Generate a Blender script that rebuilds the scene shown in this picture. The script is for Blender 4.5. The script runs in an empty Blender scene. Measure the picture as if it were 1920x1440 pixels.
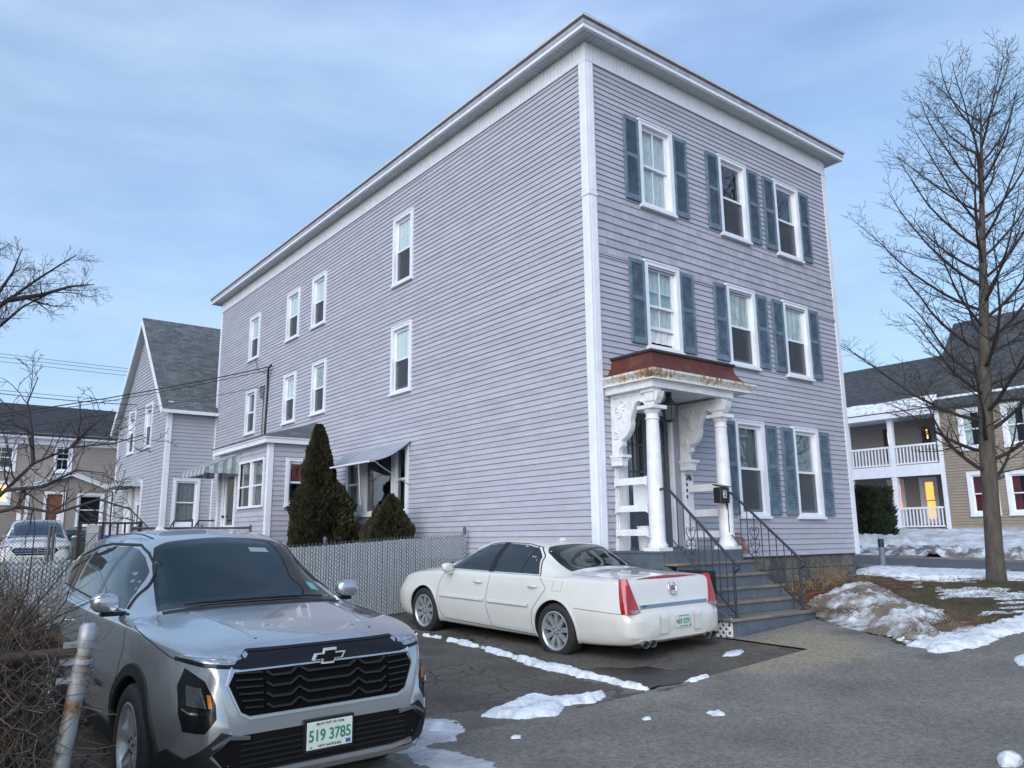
import bpy, bmesh, math, random
import numpy as np
from mathutils import Vector, Matrix, noise as mnoise
from mathutils.bvhtree import BVHTree
from mathutils.geometry import delaunay_2d_cdt, tessellate_polygon

sc = bpy.context.scene
COL = sc.collection
rnd = random.Random(7)

# ---------------------------------------------------------------- camera
EYE = Vector((-8.8128, -9.1196, 1.6))
PITCH, ROLL, YAW = 0.1921, -0.0108, 0.6606
def cam_axes():
    F = Vector((math.sin(YAW), math.cos(YAW), 0)); R = Vector((math.cos(YAW), -math.sin(YAW), 0)); U = Vector((0, 0, 1))
    F2 = F*math.cos(PITCH)+U*math.sin(PITCH); U2 = U*math.cos(PITCH)-F*math.sin(PITCH)
    return R*math.cos(ROLL)+U2*math.sin(ROLL), U2*math.cos(ROLL)-R*math.sin(ROLL), F2
_r, _u, _f = cam_axes()
cd = bpy.data.cameras.new('camera'); cam = bpy.data.objects.new('camera', cd); COL.objects.link(cam)
M = Matrix((( _r.x, _u.x, -_f.x, EYE.x), (_r.y, _u.y, -_f.y, EYE.y), (_r.z, _u.z, -_f.z, EYE.z), (0, 0, 0, 1)))
cam.matrix_world = M
cd.sensor_width = 36; cd.lens = 1469.93/1920*36; cd.clip_start = .05; cd.clip_end = 3000
sc.camera = cam

# ---------------------------------------------------------------- sky, sun, exposure
SUN_EL, SUN_AZ = math.radians(30), math.radians(238)      # azimuth measured clockwise from +Y
w = bpy.data.worlds.new('World'); sc.world = w; w.use_nodes = True
nt = w.node_tree; nt.nodes.clear()
def N(t, **k):
    n = nt.nodes.new(t)
    for a, b in k.items(): setattr(n, a, b)
    return n
out = N('ShaderNodeOutputWorld'); bg = N('ShaderNodeBackground'); sky = N('ShaderNodeTexSky', sky_type='NISHITA')
sky.sun_disc = False; sky.sun_elevation = math.radians(12); sky.sun_rotation = SUN_AZ; sky.air_density = 1.0; sky.dust_density = .6; sky.ozone_density = 2.5
tc = N('ShaderNodeTexCoord'); mp = N('ShaderNodeMapping'); mp.inputs['Scale'].default_value = (1.0, 1.0, 3.2); mp.inputs['Rotation'].default_value = (.25, .1, .6)
n1 = N('ShaderNodeTexNoise'); n1.inputs['Scale'].default_value = 1.7; n1.inputs['Detail'].default_value = 4; n1.inputs['Roughness'].default_value = .55; n1.inputs['Distortion'].default_value = .35
r1 = N('ShaderNodeValToRGB'); r1.color_ramp.elements[0].position = .12; r1.color_ramp.elements[1].position = .72
n2 = N('ShaderNodeTexNoise'); n2.inputs['Scale'].default_value = 2.6; n2.inputs['Detail'].default_value = 5; n2.inputs['Roughness'].default_value = .6
r2 = N('ShaderNodeValToRGB'); r2.color_ramp.elements[0].position = .28; r2.color_ramp.elements[1].position = .74
mul = N('ShaderNodeMix', data_type='RGBA', blend_type='MULTIPLY'); mul.inputs[0].default_value = 1; mul.inputs[7].default_value = (.24, .245, .235, 1)
cl = N('ShaderNodeMix', data_type='RGBA'); cl.inputs[6].default_value = (.42, .58, .98, 1); cl.inputs[7].default_value = (.66, .87, 1.12, 1)
mx = N('ShaderNodeMix', data_type='RGBA')
sc_f = N('ShaderNodeMath', operation='MULTIPLY'); sc_f.inputs[1].default_value = .92
L = nt.links.new
L(tc.outputs['Generated'], mp.inputs[0]); L(mp.outputs[0], n1.inputs['Vector']); L(mp.outputs[0], n2.inputs['Vector'])
L(n1.outputs['Fac'], r1.inputs[0]); L(n2.outputs['Fac'], r2.inputs[0])
L(sky.outputs[0], mul.inputs[6]); L(r2.outputs[0], cl.inputs[0])
L(r1.outputs[0], sc_f.inputs[0]); L(sc_f.outputs[0], mx.inputs[0]); L(mul.outputs[2], mx.inputs[6]); L(cl.outputs[2], mx.inputs[7])
L(mx.outputs[2], bg.inputs['Color']); bg.inputs['Strength'].default_value = .56
L(bg.outputs[0], out.inputs[0])
sd = bpy.data.lights.new('sun', 'SUN'); sun = bpy.data.objects.new('sun', sd); COL.objects.link(sun)
sd.energy = 1.5; sd.angle = math.radians(60); sd.color = (1.0, .975, .96)
sdir = Vector((math.sin(SUN_AZ)*math.cos(SUN_EL), math.cos(SUN_AZ)*math.cos(SUN_EL), math.sin(SUN_EL)))
sun.rotation_euler = sdir.to_track_quat('Z', 'Y').to_euler()
sc.view_settings.view_transform = 'Standard'; sc.view_settings.look = 'None'; sc.view_settings.exposure = .85; sc.view_settings.gamma = 1
sc.cycles.max_bounces = 6; sc.cycles.transparent_max_bounces = 12; sc.cycles.diffuse_bounces = 3; sc.cycles.glossy_bounces = 3
sc.cycles.sample_clamp_indirect = 4

# ---------------------------------------------------------------- helpers
def smooth(a, b, x):
    t = max(0., min(1., (x-a)/(b-a))); return t*t*(3-2*t)
def zg(x, y):
    """height of the ground"""
    xs = x if x < 7.5 else 7.5+(x-7.5)*.18
    s = .27+.06*max(xs, -30)+.02*min(y, 16)
    b = .5*(s+math.sqrt(s*s+.01))
    b += .22*smooth(5, 15, y)*smooth(1, -3, x)
    b += .55*smooth(16.5, 22, x)
    return b
class MB:
    """collects geometry for ONE mesh object"""
    def __init__(s): s.v = []; s.f = []; s.m = []; s.cur = 0
    def add(s, vs, fs):
        o = len(s.v); s.v += [tuple(p) for p in vs]
        for f in fs: s.f.append(tuple(o+i for i in f)); s.m.append(s.cur)
    def box(s, x0, x1, y0, y1, z0, z1, T=None):
        P = [(x0,y0,z0),(x1,y0,z0),(x1,y1,z0),(x0,y1,z0),(x0,y0,z1),(x1,y0,z1),(x1,y1,z1),(x0,y1,z1)]
        if T: P = [T(*p) for p in P]
        s.add(P, [(0,3,2,1),(4,5,6,7),(0,1,5,4),(1,2,6,5),(2,3,7,6),(3,0,4,7)])
    def prism(s, prof, a, b, T):
        """prof: 2-D closed outline (p,q); extruded along the third axis from a to b; T(p,q,t)->world"""
        n = len(prof)
        s.add([T(p,q,a) for p,q in prof]+[T(p,q,b) for p,q in prof],
              [tuple(range(n)), tuple(range(2*n-1, n-1, -1))]+[(i,(i+1)%n,n+(i+1)%n,n+i) for i in range(n)])
    def tube(s, pts, rad, n=6, cap=True):
        pts = [Vector(p) for p in pts]
        if not hasattr(rad, '__len__'): rad = [rad]*len(pts)
        rings = []; ref = None
        for i, p in enumerate(pts):
            d = (pts[min(i+1, len(pts)-1)]-pts[max(i-1, 0)])
            if d.length < 1e-9: d = Vector((0,0,1))
            d.normalize()
            if ref is None: ref = Vector((0,0,1)) if abs(d.z) < .9 else Vector((1,0,0))
            a = d.cross(ref)
            if a.length < 1e-6: a = d.orthogonal()
            a.normalize(); b = d.cross(a)
            ref = a.cross(d)
            rings.append([p+(a*math.cos(2*math.pi*k/n)+b*math.sin(2*math.pi*k/n))*rad[i] for k in range(n)])
        fs = []
        for i in range(len(pts)-1):
            for k in range(n): fs.append((i*n+k, i*n+(k+1)%n, (i+1)*n+(k+1)%n, (i+1)*n+k))
        if cap: fs += [tuple(range(n-1,-1,-1)), tuple((len(pts)-1)*n+k for k in range(n))]
        s.add([p for r in rings for p in r], fs)
    def lathe(s, prof, c=(0,0,0), n=24, T=None, cap=True):
        """prof (r,z) pairs round the z axis"""
        vs = []
        for r, z in prof:
            for k in range(n):
                a = 2*math.pi*k/n; p = (r*math.cos(a), r*math.sin(a), z)
                p = T(*p) if T else (c[0]+p[0], c[1]+p[1], c[2]+p[2])
                vs.append(p)
        fs = []
        for i in range(len(prof)-1):
            for k in range(n): fs.append((i*n+k, i*n+(k+1)%n, (i+1)*n+(k+1)%n, (i+1)*n+k))
        if cap: fs += [tuple(range(n-1,-1,-1)), tuple((len(prof)-1)*n+k for k in range(n))]
        s.add(vs, fs)
    def build(s, name, mats, parent=None, smooth_=False, fix=True, bevel=0, auto=None):
        me = bpy.data.meshes.new(name); me.from_pydata(s.v, [], s.f)
        for m in (mats if isinstance(mats, (list, tuple)) else [mats]): me.materials.append(m)
        if any(s.m): me.polygons.foreach_set('material_index', s.m)
        if fix:
            bm = bmesh.new(); bm.from_mesh(me)
            bmesh.ops.recalc_face_normals(bm, faces=bm.faces)
            if bevel: bmesh.ops.bevel(bm, geom=bm.edges[:], offset=bevel, segments=1, affect='EDGES', profile=.7, clamp_overlap=True)
            bm.to_mesh(me); bm.free()
        if smooth_:
            me.polygons.foreach_set('use_smooth', [True]*len(me.polygons))
            if auto: me.set_sharp_from_angle(angle=math.radians(auto))
        return link(name, me, parent)
def link(name, me, parent=None):
    o = bpy.data.objects.new(name, me); COL.objects.link(o)
    if parent: o.parent = parent
    return o
def tag(o, label, cat, group=None, kind=None):
    if label: o['label'] = label
    if cat: o['category'] = cat
    if group: o['group'] = group
    if kind: o['kind'] = kind
    return o
def thing(name, label, cat, loc=(0,0,0), rz=0, group=None):
    o = bpy.data.objects.new(name, None); COL.objects.link(o); o.empty_display_size = .2
    o.location = loc; o.rotation_euler = (0,0,rz)
    return tag(o, label, cat, group)
def stuff(o): o['kind'] = 'stuff'; return o
def struct(o): o['kind'] = 'structure'; return o
def text_mesh(txt, size, name='lettering', thick=.002, bold=0.0, sx=1.0):
    cu = bpy.data.curves.new(name, 'FONT'); cu.body = txt; cu.size = size; cu.extrude = thick; cu.align_x = 'CENTER'; cu.align_y = 'CENTER'; cu.offset = bold
    o = bpy.data.objects.new(name, cu); COL.objects.link(o)
    dg = bpy.context.evaluated_depsgraph_get()
    me = bpy.data.meshes.new_from_object(o.evaluated_get(dg)); bpy.data.objects.remove(o)
    if sx != 1:
        for v in me.vertices: v.co.x *= sx
    me.name = name
    return me
def place_text(txt, size, T, mat, parent, name='lettering', **k):
    """T(u, v, n) -> world"""
    me = text_mesh(txt, size, name, **k)
    for v in me.vertices: v.co = Vector(T(v.co.x, v.co.y, v.co.z))
    me.materials.clear(); me.materials.append(mat)
    return link(name, me, parent)
# ---------------------------------------------------------------- materials
MATS = {}
def mat(name, col, rough=.6, var=.0, scale=8., metal=0., bump=0., bscale=60., coat=0., spec=.5, stretch=(1,1,1), col2=None, ior=None, coords='Object', detail=5, lo=.35, hi=.65, bdist=.01):
    if name in MATS: return MATS[name]
    m = bpy.data.materials.new(name); m.use_nodes = True; t = m.node_tree; b = t.nodes['Principled BSDF']
    b.inputs['Roughness'].default_value = rough; b.inputs['Metallic'].default_value = metal; b.inputs['Specular IOR Level'].default_value = spec
    if coat: b.inputs['Coat Weight'].default_value = coat; b.inputs['Coat Roughness'].default_value = .04
    b.inputs['Base Color'].default_value = (*col, 1)
    if var or col2 or bump:
        c = t.nodes.new('ShaderNodeTexCoord'); mp = t.nodes.new('ShaderNodeMapping'); mp.inputs['Scale'].default_value = stretch
        t.links.new(c.outputs[coords], mp.inputs[0])
    if var or col2:
        n = t.nodes.new('ShaderNodeTexNoise'); n.inputs['Scale'].default_value = scale; n.inputs['Detail'].default_value = detail; n.inputs['Roughness'].default_value = .65
        r = t.nodes.new('ShaderNodeValToRGB'); e = r.color_ramp.elements
        e[0].position = lo; e[1].position = hi
        if col2: e[0].color = (*col, 1); e[1].color = (*col2, 1)
        else:
            e[0].color = (*[max(0, x*(1-var)) for x in col], 1); e[1].color = (*[min(1, x*(1+var)) for x in col], 1)
        t.links.new(mp.outputs[0], n.inputs['Vector']); t.links.new(n.outputs['Fac'], r.inputs[0]); t.links.new(r.outputs[0], b.inputs['Base Color'])
    if bump:
        n = t.nodes.new('ShaderNodeTexNoise'); n.inputs['Scale'].default_value = bscale; n.inputs['Detail'].default_value = 4
        bp = t.nodes.new('ShaderNodeBump'); bp.inputs['Strength'].default_value = bump; bp.inputs['Distance'].default_value = bdist
        t.links.new(mp.outputs[0], n.inputs['Vector']); t.links.new(n.outputs['Fac'], bp.inputs['Height']); t.links.new(bp.outputs[0], b.inputs['Normal'])
    MATS[name] = m; return m
def glass(name, tint=(.9,.95,.95), refl=1.0, rough=.0):
    if name in MATS: return MATS[name]
    m = bpy.data.materials.new(name); m.use_nodes = True; t = m.node_tree; t.nodes.clear()
    o = t.nodes.new('ShaderNodeOutputMaterial'); mx = t.nodes.new('ShaderNodeMixShader'); tr = t.nodes.new('ShaderNodeBsdfTransparent'); gl = t.nodes.new('ShaderNodeBsdfGlossy'); fr = t.nodes.new('ShaderNodeFresnel')
    fr.inputs['IOR'].default_value = 1.52; tr.inputs[0].default_value = (*tint, 1); gl.inputs['Roughness'].default_value = rough
    ml = t.nodes.new('ShaderNodeMath'); ml.operation = 'MULTIPLY'; ml.inputs[1].default_value = 2.7*refl; ml.use_clamp = True
    # old panes are never flat
    c = t.nodes.new('ShaderNodeTexCoord'); n = t.nodes.new('ShaderNodeTexNoise'); n.inputs['Scale'].default_value = 1.3; bp = t.nodes.new('ShaderNodeBump'); bp.inputs['Strength'].default_value = .12; bp.inputs['Distance'].default_value = .05
    t.links.new(c.outputs['Object'], n.inputs['Vector']); t.links.new(n.outputs['Fac'], bp.inputs['Height']); t.links.new(bp.outputs[0], gl.inputs['Normal'])
    ge = t.nodes.new('ShaderNodeNewGeometry'); sb = t.nodes.new('ShaderNodeMath'); sb.operation = 'SUBTRACT'; sb.inputs[0].default_value = 1; t.links.new(ge.outputs['Backfacing'], sb.inputs[1]); m2 = t.nodes.new('ShaderNodeMath'); m2.operation = 'MULTIPLY'
    t.links.new(fr.outputs[0], ml.inputs[0]); t.links.new(ml.outputs[0], m2.inputs[0]); t.links.new(sb.outputs[0], m2.inputs[1]); t.links.new(m2.outputs[0], mx.inputs[0]); t.links.new(tr.outputs[0], mx.inputs[1]); t.links.new(gl.outputs[0], mx.inputs[2]); t.links.new(mx.outputs[0], o.inputs[0])
    MATS[name] = m; return m
def emit(name, col, st):
    if name in MATS: return MATS[name]
    m = bpy.data.materials.new(name); m.use_nodes = True; b = m.node_tree.nodes['Principled BSDF']
    b.inputs['Base Color'].default_value = (*col, 1); b.inputs['Emission Color'].default_value = (*col, 1); b.inputs['Emission Strength'].default_value = st
    MATS[name] = m; return m

SIDING = mat('siding_vinyl', (.408,.418,.495), .55, var=.09, scale=1.3, stretch=(1,1,3), bump=.15, bscale=40, bdist=.003)
SIDING2 = mat('siding_wing', (.37,.40,.46), .55, var=.06, scale=1.3)
SIDINGS = [SIDING, mat('siding_vinyl_faded', (.422,.430,.502), .55, var=.08, scale=1.1, stretch=(1,1,3), bump=.15, bscale=40, bdist=.003), mat('siding_vinyl_dull', (.392,.404,.478), .58, var=.08, scale=1.5, stretch=(1,1,3), bump=.15, bscale=40, bdist=.003)]
WALLBACK = mat('wall_backing', (.30,.31,.37), .8)
WHITE = mat('white_trim', (.74,.78,.86), .45, var=.05, scale=3)
OLDWHITE = mat('old_white_paint', (.72,.74,.78), .5, var=.10, scale=6, bump=.2, bscale=50, bdist=.002)
SHUT = mat('shutter_blue', (.125,.185,.255), .65, var=.28, scale=6)
GLASS = glass('window_glass')
DARKIN = mat('dark_room', (.03,.035,.045), .9)  # near-black colour stands in for the shade of unlit rooms
PALE = mat('pale_sheet', (.86,.88,.90), .8, var=.04, scale=3)  # plain pale sheet set close behind some upper panes
CURT = mat('lace_curtain', (.68,.70,.72), .9, var=.25, scale=9, stretch=(6,6,.6))
CURTD = mat('dim_curtain', (.20,.22,.24), .9, var=.4, scale=7, stretch=(6,6,.5))
SCREEN = mat('insect_screen', (.09,.10,.115), .8, var=.15, scale=6)
SOFFIT = mat('soffit_vinyl', (.50,.55,.56), .55, var=.08, scale=4)
IRON = mat('black_iron', (.025,.03,.04), .45, var=.3, scale=30)
STEPGREY = mat('step_paint', (.10,.125,.155), .55, var=.15, scale=6)
DOORC = mat('door_paint', (.075,.09,.115), .5, var=.1, scale=4)
# ================================================================ the three-storey house
HW, HL, ZB, ZS = 7.676, 19.785, 1.17, 10.267
def TF(y0):                      # plane facing -Y : (u, n, z) -> world, n outward
    return lambda u, n, z: (u, y0-n, z)
def TSd(x0):                     # plane facing -X : u runs along +Y
    return lambda u, n, z: (x0-n, u, z)
def segs(u0, u1, z0, z1, holes):
    """free spans of [u0,u1] in the band z0..z1"""
    cuts = sorted((max(a, u0), min(b, u1)) for a, b, c, d in holes if c < z1-.004 and d > z0+.004 and b > u0 and a < u1)
    r = []; p = u0
    for a, b in cuts:
        if a > p+.005: r.append((p, a))
        p = max(p, b)
    if u1 > p+.005: r.append((p, u1))
    return r
def backing(T, u0, u1, z0, z1, holes, t=.16, n1=0.0):
    """solid wall with openings cut out"""
    mb = MB(); zs = sorted({z0, z1, *[h[2] for h in holes], *[h[3] for h in holes]})
    zs = [z for z in zs if z0 <= z <= z1]
    for a, b in zip(zs, zs[1:]):
        for p, q in segs(u0, u1, a, b, holes): mb.box(p, q, -t, n1, a, b, T)
    return mb
def boards(T, u0, u1, z0, z1, step, holes, m, parent, out=.021, name='siding_board', gap=.010, seam=True, r=None, joined=False):
    """lapped siding: one object per course"""
    r = r or random.Random(3); z = z0; J = MB(); SJ = MB()
    while z < z1-.02:
        zt = min(z+step, z1); o = out+r.uniform(-.0015, .0015)
        prof = [(0, z+gap), (o-.003, z+gap-.001), (o, z+gap+.004), (.005, zt+.002), (0, zt+.002)]
        for a, b in segs(u0, u1, z, zt, holes):
            mb = J if joined or b-a < 1.3 else MB()
            mb.prism(prof, a, b, lambda pn, pz, u: T(u, pn, pz))
            if mb is not J: mb.build(name, r.choice(SIDINGS) if m is SIDING else m, parent)
            if seam and b-a > 2.2:
                p = a+r.uniform(.5, 3.6)
                while p < b-.3: SJ.prism([(.002, z+gap+.001), (o+.0012, z+gap+.001), (o+.0012, z+gap+.006), (.006, zt)], p, p+.0035, lambda pn, pz, u: T(u, pn, pz)); p += 3.66
        z += step
    if SJ.v and not joined: stuff(SJ.build('butt_joints', mat('joint_shadow', (.20,.21,.25), .7), parent))
    if J.v: return stuff(J.build('short_siding_boards' if not joined else name, m, parent))
def frame(mb, T, u0, u1, z0, z1, wd, n0, n1, wb=None, wt=None):
    wb = wb or wd; wt = wt or wd
    mb.box(u0, u1, n0, n1, z1-wt, z1, T); mb.box(u0, u1, n0, n1, z0, z0+wb, T)
    mb.box(u0, u0+wd, n0, n1, z0+wb, z1-wt, T); mb.box(u1-wd, u1, n0, n1, z0+wb, z1-wt, T)
def window(parent, T, u0, u1, z0, z1, cas=.095, up=None, low='screen', grid=None, depth=.10, proud=.05, sill=True, drop=0., trim=None, lit=None, sheetfrac=1.0, name='window'):
    """double-hung window in its casing; up = curtain or pale sheet material behind the upper sash"""
    trim = trim or WHITE
    mb = MB(); frame(mb, T, u0, u1, z0, z1, cas, -.02, proud, wb=cas*(.9 if sill else 1))
    mb.box(u0+.02, u1-.02, proud, proud+.012, z1-.03, z1, T)
    f0, f1, g0, g1 = u0+cas, u1-cas, z0+cas*.9, z1-cas
    frame(mb, T, f0-.002, f1+.002, g0-.002, g1+.002, .022, -depth-.03, -.02)     # jambs
    wo = mb.build(name, trim, parent)
    if sill:
        s = MB(); s.box(u0-.012, u1+.012, -.02, proud+.035, z0-.02, z0+.03, T); s.build('sill', trim, wo)
    f0 += .02; f1 -= .02; g0 += .02; g1 -= .02; zm = (g0+g1)/2
    s = MB(); frame(s, T, f0, f1, zm-.02, g1, .045, -.055, -.025); s.build('sash', trim, wo)
    p = MB(); p.box(f0+.045, f1-.045, -.044, -.040, zm+.025, g1-.045, T)
    po = p.build('pane', GLASS, wo)
    s = MB(); b0 = g0+drop; t0 = zm+.02+drop
    frame(s, T, f0, f1, b0, t0, .045, -.09, -.06, wb=.06); s.build('sash', trim, wo)
    p = MB(); p.box(f0+.045, f1-.045, -.078, -.074, b0+.06, t0-.045, T); p.build('pane', GLASS, wo)
    if grid:
        g = MB()
        for k in range(1, grid[0]): u = f0+.045+(f1-f0-.09)*k/grid[0]; g.box(u-.009, u+.009, -.062, -.032, zm+.025, g1-.045, T); g.box(u-.009, u+.009, -.095, -.066, b0+.06, t0-.045, T)
        for k in range(1, grid[1]): z = zm+(g1-zm)*k/grid[1]; g.box(f0+.045, f1-.045, -.0625, -.0315, z-.009, z+.009, T)
        g.build('muntin', trim, wo)
    if low == 'screen':
        p = MB(); p.box(f0+.01, f1-.01, -.036, -.033, g0+.01, zm-.02, T)
        so = p.build('screen', MATS.get('screen_mesh') or screen_mat(), wo)
    if up:
        p = MB(); zl = g1-(g1-zm)*sheetfrac; cn = -.062 if sheetfrac <= 1 else -.115
        n = 14
        for k in range(n):           # slightly wavy cloth
            a = f0+(f1-f0)*k/n; b = f0+(f1-f0)*(k+1)/n; da = .010*math.sin(k*1.9+u0*5); db = .010*math.sin((k+1)*1.9+u0*5)
            p.add([T(a, cn+da, zl), T(b, cn+db, zl), T(b, cn+db, g1), T(a, cn+da, g1)], [(0,1,2,3)])
        p.build('curtain', up, wo, fix=False, smooth_=True)
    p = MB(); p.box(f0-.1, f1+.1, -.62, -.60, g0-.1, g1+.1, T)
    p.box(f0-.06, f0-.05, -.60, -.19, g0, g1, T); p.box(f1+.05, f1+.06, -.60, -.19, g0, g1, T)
    p.build('room_stub', lit or DARKIN, wo)  # stub box added behind the sashes to block light
    return wo
def screen_mat():
    m = bpy.data.materials.new('screen_mesh'); m.use_nodes = True; t = m.node_tree; t.nodes.clear()
    o = t.nodes.new('ShaderNodeOutputMaterial'); mx = t.nodes.new('ShaderNodeMixShader'); tr = t.nodes.new('ShaderNodeBsdfTransparent'); d = t.nodes.new('ShaderNodeBsdfDiffuse')
    d.inputs[0].default_value = (.10,.115,.135,1); mx.inputs[0].default_value = .45
    t.links.new(tr.outputs[0], mx.inputs[1]); t.links.new(d.outputs[0], mx.inputs[2]); t.links.new(mx.outputs[0], o.inputs[0])
    MATS['screen_mesh'] = m; return m
def shutter(parent, T, u0, u1, z0, z1, i):
    mb = MB(); st = .05; zm = z0+(z1-z0)*.53
    mb.box(u0, u0+st, .026, .062, z0, z1, T); mb.box(u1-st, u1, .026, .062, z0, z1, T)
    for a, b in ((z0, z0+.10), (zm-.035, zm+.035), (z1-.08, z1)): mb.box(u0+st, u1-st, .026, .060, a, b, T)
    mb.box(u0+st, u1-st, .026, .032, z0+.10, z1-.08, T)
    so = mb.build('shutter', SHUT, parent)
    lv = MB()
    for a, b in ((z0+.10, zm-.035), (zm+.035, z1-.08)):
        n = max(4, int((b-a)/.031))
        for k in range(n):
            z = a+(b-a)*(k+.15)/n; h = (b-a)/n
            lv.add([T(u0+st, .056, z), T(u1-st, .056, z), T(u1-st, .034, z+h*1.05), T(u0+st, .034, z+h*1.05), T(u0+st, .050, z-.004), T(u1-st, .050, z-.004), T(u1-st, .030, z+h*.95), T(u0+st, .030, z+h*.95)],
                   [(0,1,2,3),(4,7,6,5),(0,4,5,1),(2,6,7,3),(0,3,7,4),(1,5,6,2)])
    stuff(lv.build('louvers', SHUT, so, fix=False))

H = thing('apartment_house', 'three storey lavender grey clapboard house with blue shutters and flat bracketed roof', 'house', (0, 0, 0))
# --- openings
FW = {}
COLS = [(1.255, 2.205), (3.585, 4.53), (5.49, 6.435)]
FR = [(7.47, 9.21), (4.81, 6.46), (1.90, 3.765)]
front_holes = []; fwins = []
for r_, (z0, z1) in enumerate(FR):
    for c_, (u0, u1) in enumerate(COLS):
        if r_ == 2 and c_ == 0: continue
        fwins.append((r_, c_, u0, u1, z0, z1)); front_holes.append((u0+.05, u1-.05, z0+.05, z1-.05))
DOOR = (.62, 1.86, 1.40, 3.72)
front_holes.append((DOOR[0], DOOR[1], DOOR[2]-.2, DOOR[3]))
swins = [('b3', 5.88, 6.80, 7.46, 9.19), ('b2', 5.88, 6.80, 4.84, 6.47),
         ('3A', 15.67, 16.62, 7.44, 8.96), ('3B', 12.42, 13.38, 7.46, 8.965), ('3C', 10.58, 11.51, 7.46, 8.965),
         ('2A', 15.71, 16.64, 4.95, 6.43), ('2B', 12.46, 13.38, 4.925, 6.43), ('2C', 10.405, 11.315, 4.935, 6.43)]
TRIP = (5.94, 8.94, 2.12, 3.64)
side_holes = [(a+.05, b-.05, c+.05, d-.05) for _, a, b, c, d in swins]+[(TRIP[0]+.05, TRIP[1]-.05, TRIP[2]+.05, TRIP[3]-.05)]
# --- walls
TFr, TSi = TF(0), TSd(0)
fw = backing(TFr, 0.0, HW, ZB, ZS, front_holes).build('wall', WALLBACK, H)
swl = backing(TSi, .16, HL, ZB, ZS, side_holes).build('wall', WALLBACK, H)
mb = MB(); mb.box(HW-.16, HW, .16, HL, ZB, ZS); mb.box(0.16, HW-.16, HL-.16, HL, ZB, ZS); mb.build('wall', SIDING, H)
cb = .15
sh = [(a-.05, b+.05, c-.05, d+.05) for a, b, c, d in side_holes]; fh = [(a-.05, b+.05, c-.05, d+.05) for a, b, c, d in front_holes[:-1]]
fh.append((.40, 2.27, 1.0, 3.99))
step = .1042
boards(TSi, cb, HL-.10, ZB, 9.91, step, sh, SIDING, swl, r=random.Random(11))
boards(TFr, cb, HW-.11, ZB, 6.35, step, fh, SIDING, fw, r=random.Random(12))
boards(TFr, cb, HW-.11, 7.38, 9.91, step, fh, SIDING, fw, r=random.Random(13))
# --- shingle band between second and third storey
SHING = [mat('shingle_%d' % k, c, .7, var=.05, scale=5) for k, c in enumerate([(.37,.385,.46), (.40,.415,.49), (.345,.36,.435)])]
r = random.Random(5); rows = 7; rh = 1.03/rows
for k in range(rows):
    z = 6.35+k*rh; u = cb
    while u < HW-.11:
        wd = r.choice((.17, .20, .23))
        u1 = min(u+wd, HW-.11)
        for a, b in segs(u, u1-.006, z, z+rh, fh):
            if b-a < .03: continue
            mb = MB(); o = .026+r.uniform(-.003, .004)
            mb.prism([(0, z+.008), (o, z+.008+r.uniform(0, .004)), (.008, z+rh+.004), (0, z+rh+.004)], a, b, lambda pn, pz, uu: TFr(uu, pn, pz))
            mb.build('shingle', r.choice(SHING), fw)
        u = u1
mb = MB(); mb.box(cb, HW-.11, 0, .034, 6.325, 6.35, TFr); mb.build('drip_cap', SIDING, H)
# --- corner boards, frieze, soffit, fascia, roof
mb = MB()
for a, b in ((ZB-.02, 7.36), (7.40, 9.99)):
    mb.box(-.034, cb, -.034, 0, a, b); mb.box(-.034, 0, 0, cb, a, b)
    for k in range(4): u = .012+k*.034; mb.box(u, u+.014, -.042, -.034, a+.06, b-.02)
    for u in (.0, ): mb.box(-.040, -.034, .015, cb-.012, a+.05, b-.02)
mb.box(-.05, cb+.005, -.05, 0, 7.355, 7.405); mb.box(-.05, 0, 0, cb+.005, 7.355, 7.405)
mb.build('corner_board', WHITE, H)
mb = MB(); mb.box(HW-.11, HW+.034, -.034, 0, ZB-.02, 9.99); mb.box(HW, HW+.034, 0, .12, ZB-.02, 9.99); mb.build('corner_board', WHITE, H)
mb = MB(); mb.box(-.034, 0, HL-.10, HL+.03, ZB-.02, 9.99); mb.build('corner_board', WHITE, H)
mb = MB(); u = -.036
while u < HW+.036:
    b = min(u+.1, HW+.036); mb.box(u, b-.009, -.038, -.001, 9.912, ZS, None); mb.box(b-.009, b, -.026, -.001, 9.912, ZS); u = b
mb.box(-.037, HW+.037, -.045, -.002, 9.895, 9.925); stuff(mb.build('frieze', WHITE, H))
mb = MB(); u = 0.
while u < HL+.03:
    b = min(u+.1, HL+.03); mb.box(-.037, -.001, u, b-.009, 9.912, ZS); mb.box(-.026, -.001, b-.009, b, 9.912, ZS); u = b
mb.box(-.044, -.002, -.002, HL+.03, 9.895, 9.925); stuff(mb.build('frieze', WHITE, H))
OV = .33
mb = MB(); u = -OV                                   # front soffit, mitred by the near corner
while u < HW+OV:
    b = min(u+.1, HW+OV); mb.box(u, b-.007, -OV, 0, ZS, ZS+.02); mb.box(b-.007, b, -OV, 0, ZS+.008, ZS+.02); u = b
u = 0.
while u < HL+OV:
    b = min(u+.1, HL+OV); mb.box(-OV, 0, u, b-.007, ZS, ZS+.02); mb.box(-OV, 0, b-.007, b, ZS+.008, ZS+.02); u = b
mb.box(HW, HW+OV, 0, HL+OV, ZS, ZS+.02); mb.box(0, HW, HL, HL+OV, ZS, ZS+.02)
stuff(mb.build('soffit', SOFFIT, H))
def ringbox(mb, o0, o1, z0, z1):
    a0, a1, b0, b1 = -o1, HW+o1, -o1, HL+o1; t = o1-o0
    mb.box(a0, a1, b0, b0+t, z0, z1); mb.box(a0, a1, b1-t, b1, z0, z1); mb.box(a0, a0+t, b0+t, b1-t, z0, z1); mb.box(a1-t, a1, b0+t, b1-t, z0, z1)
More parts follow.
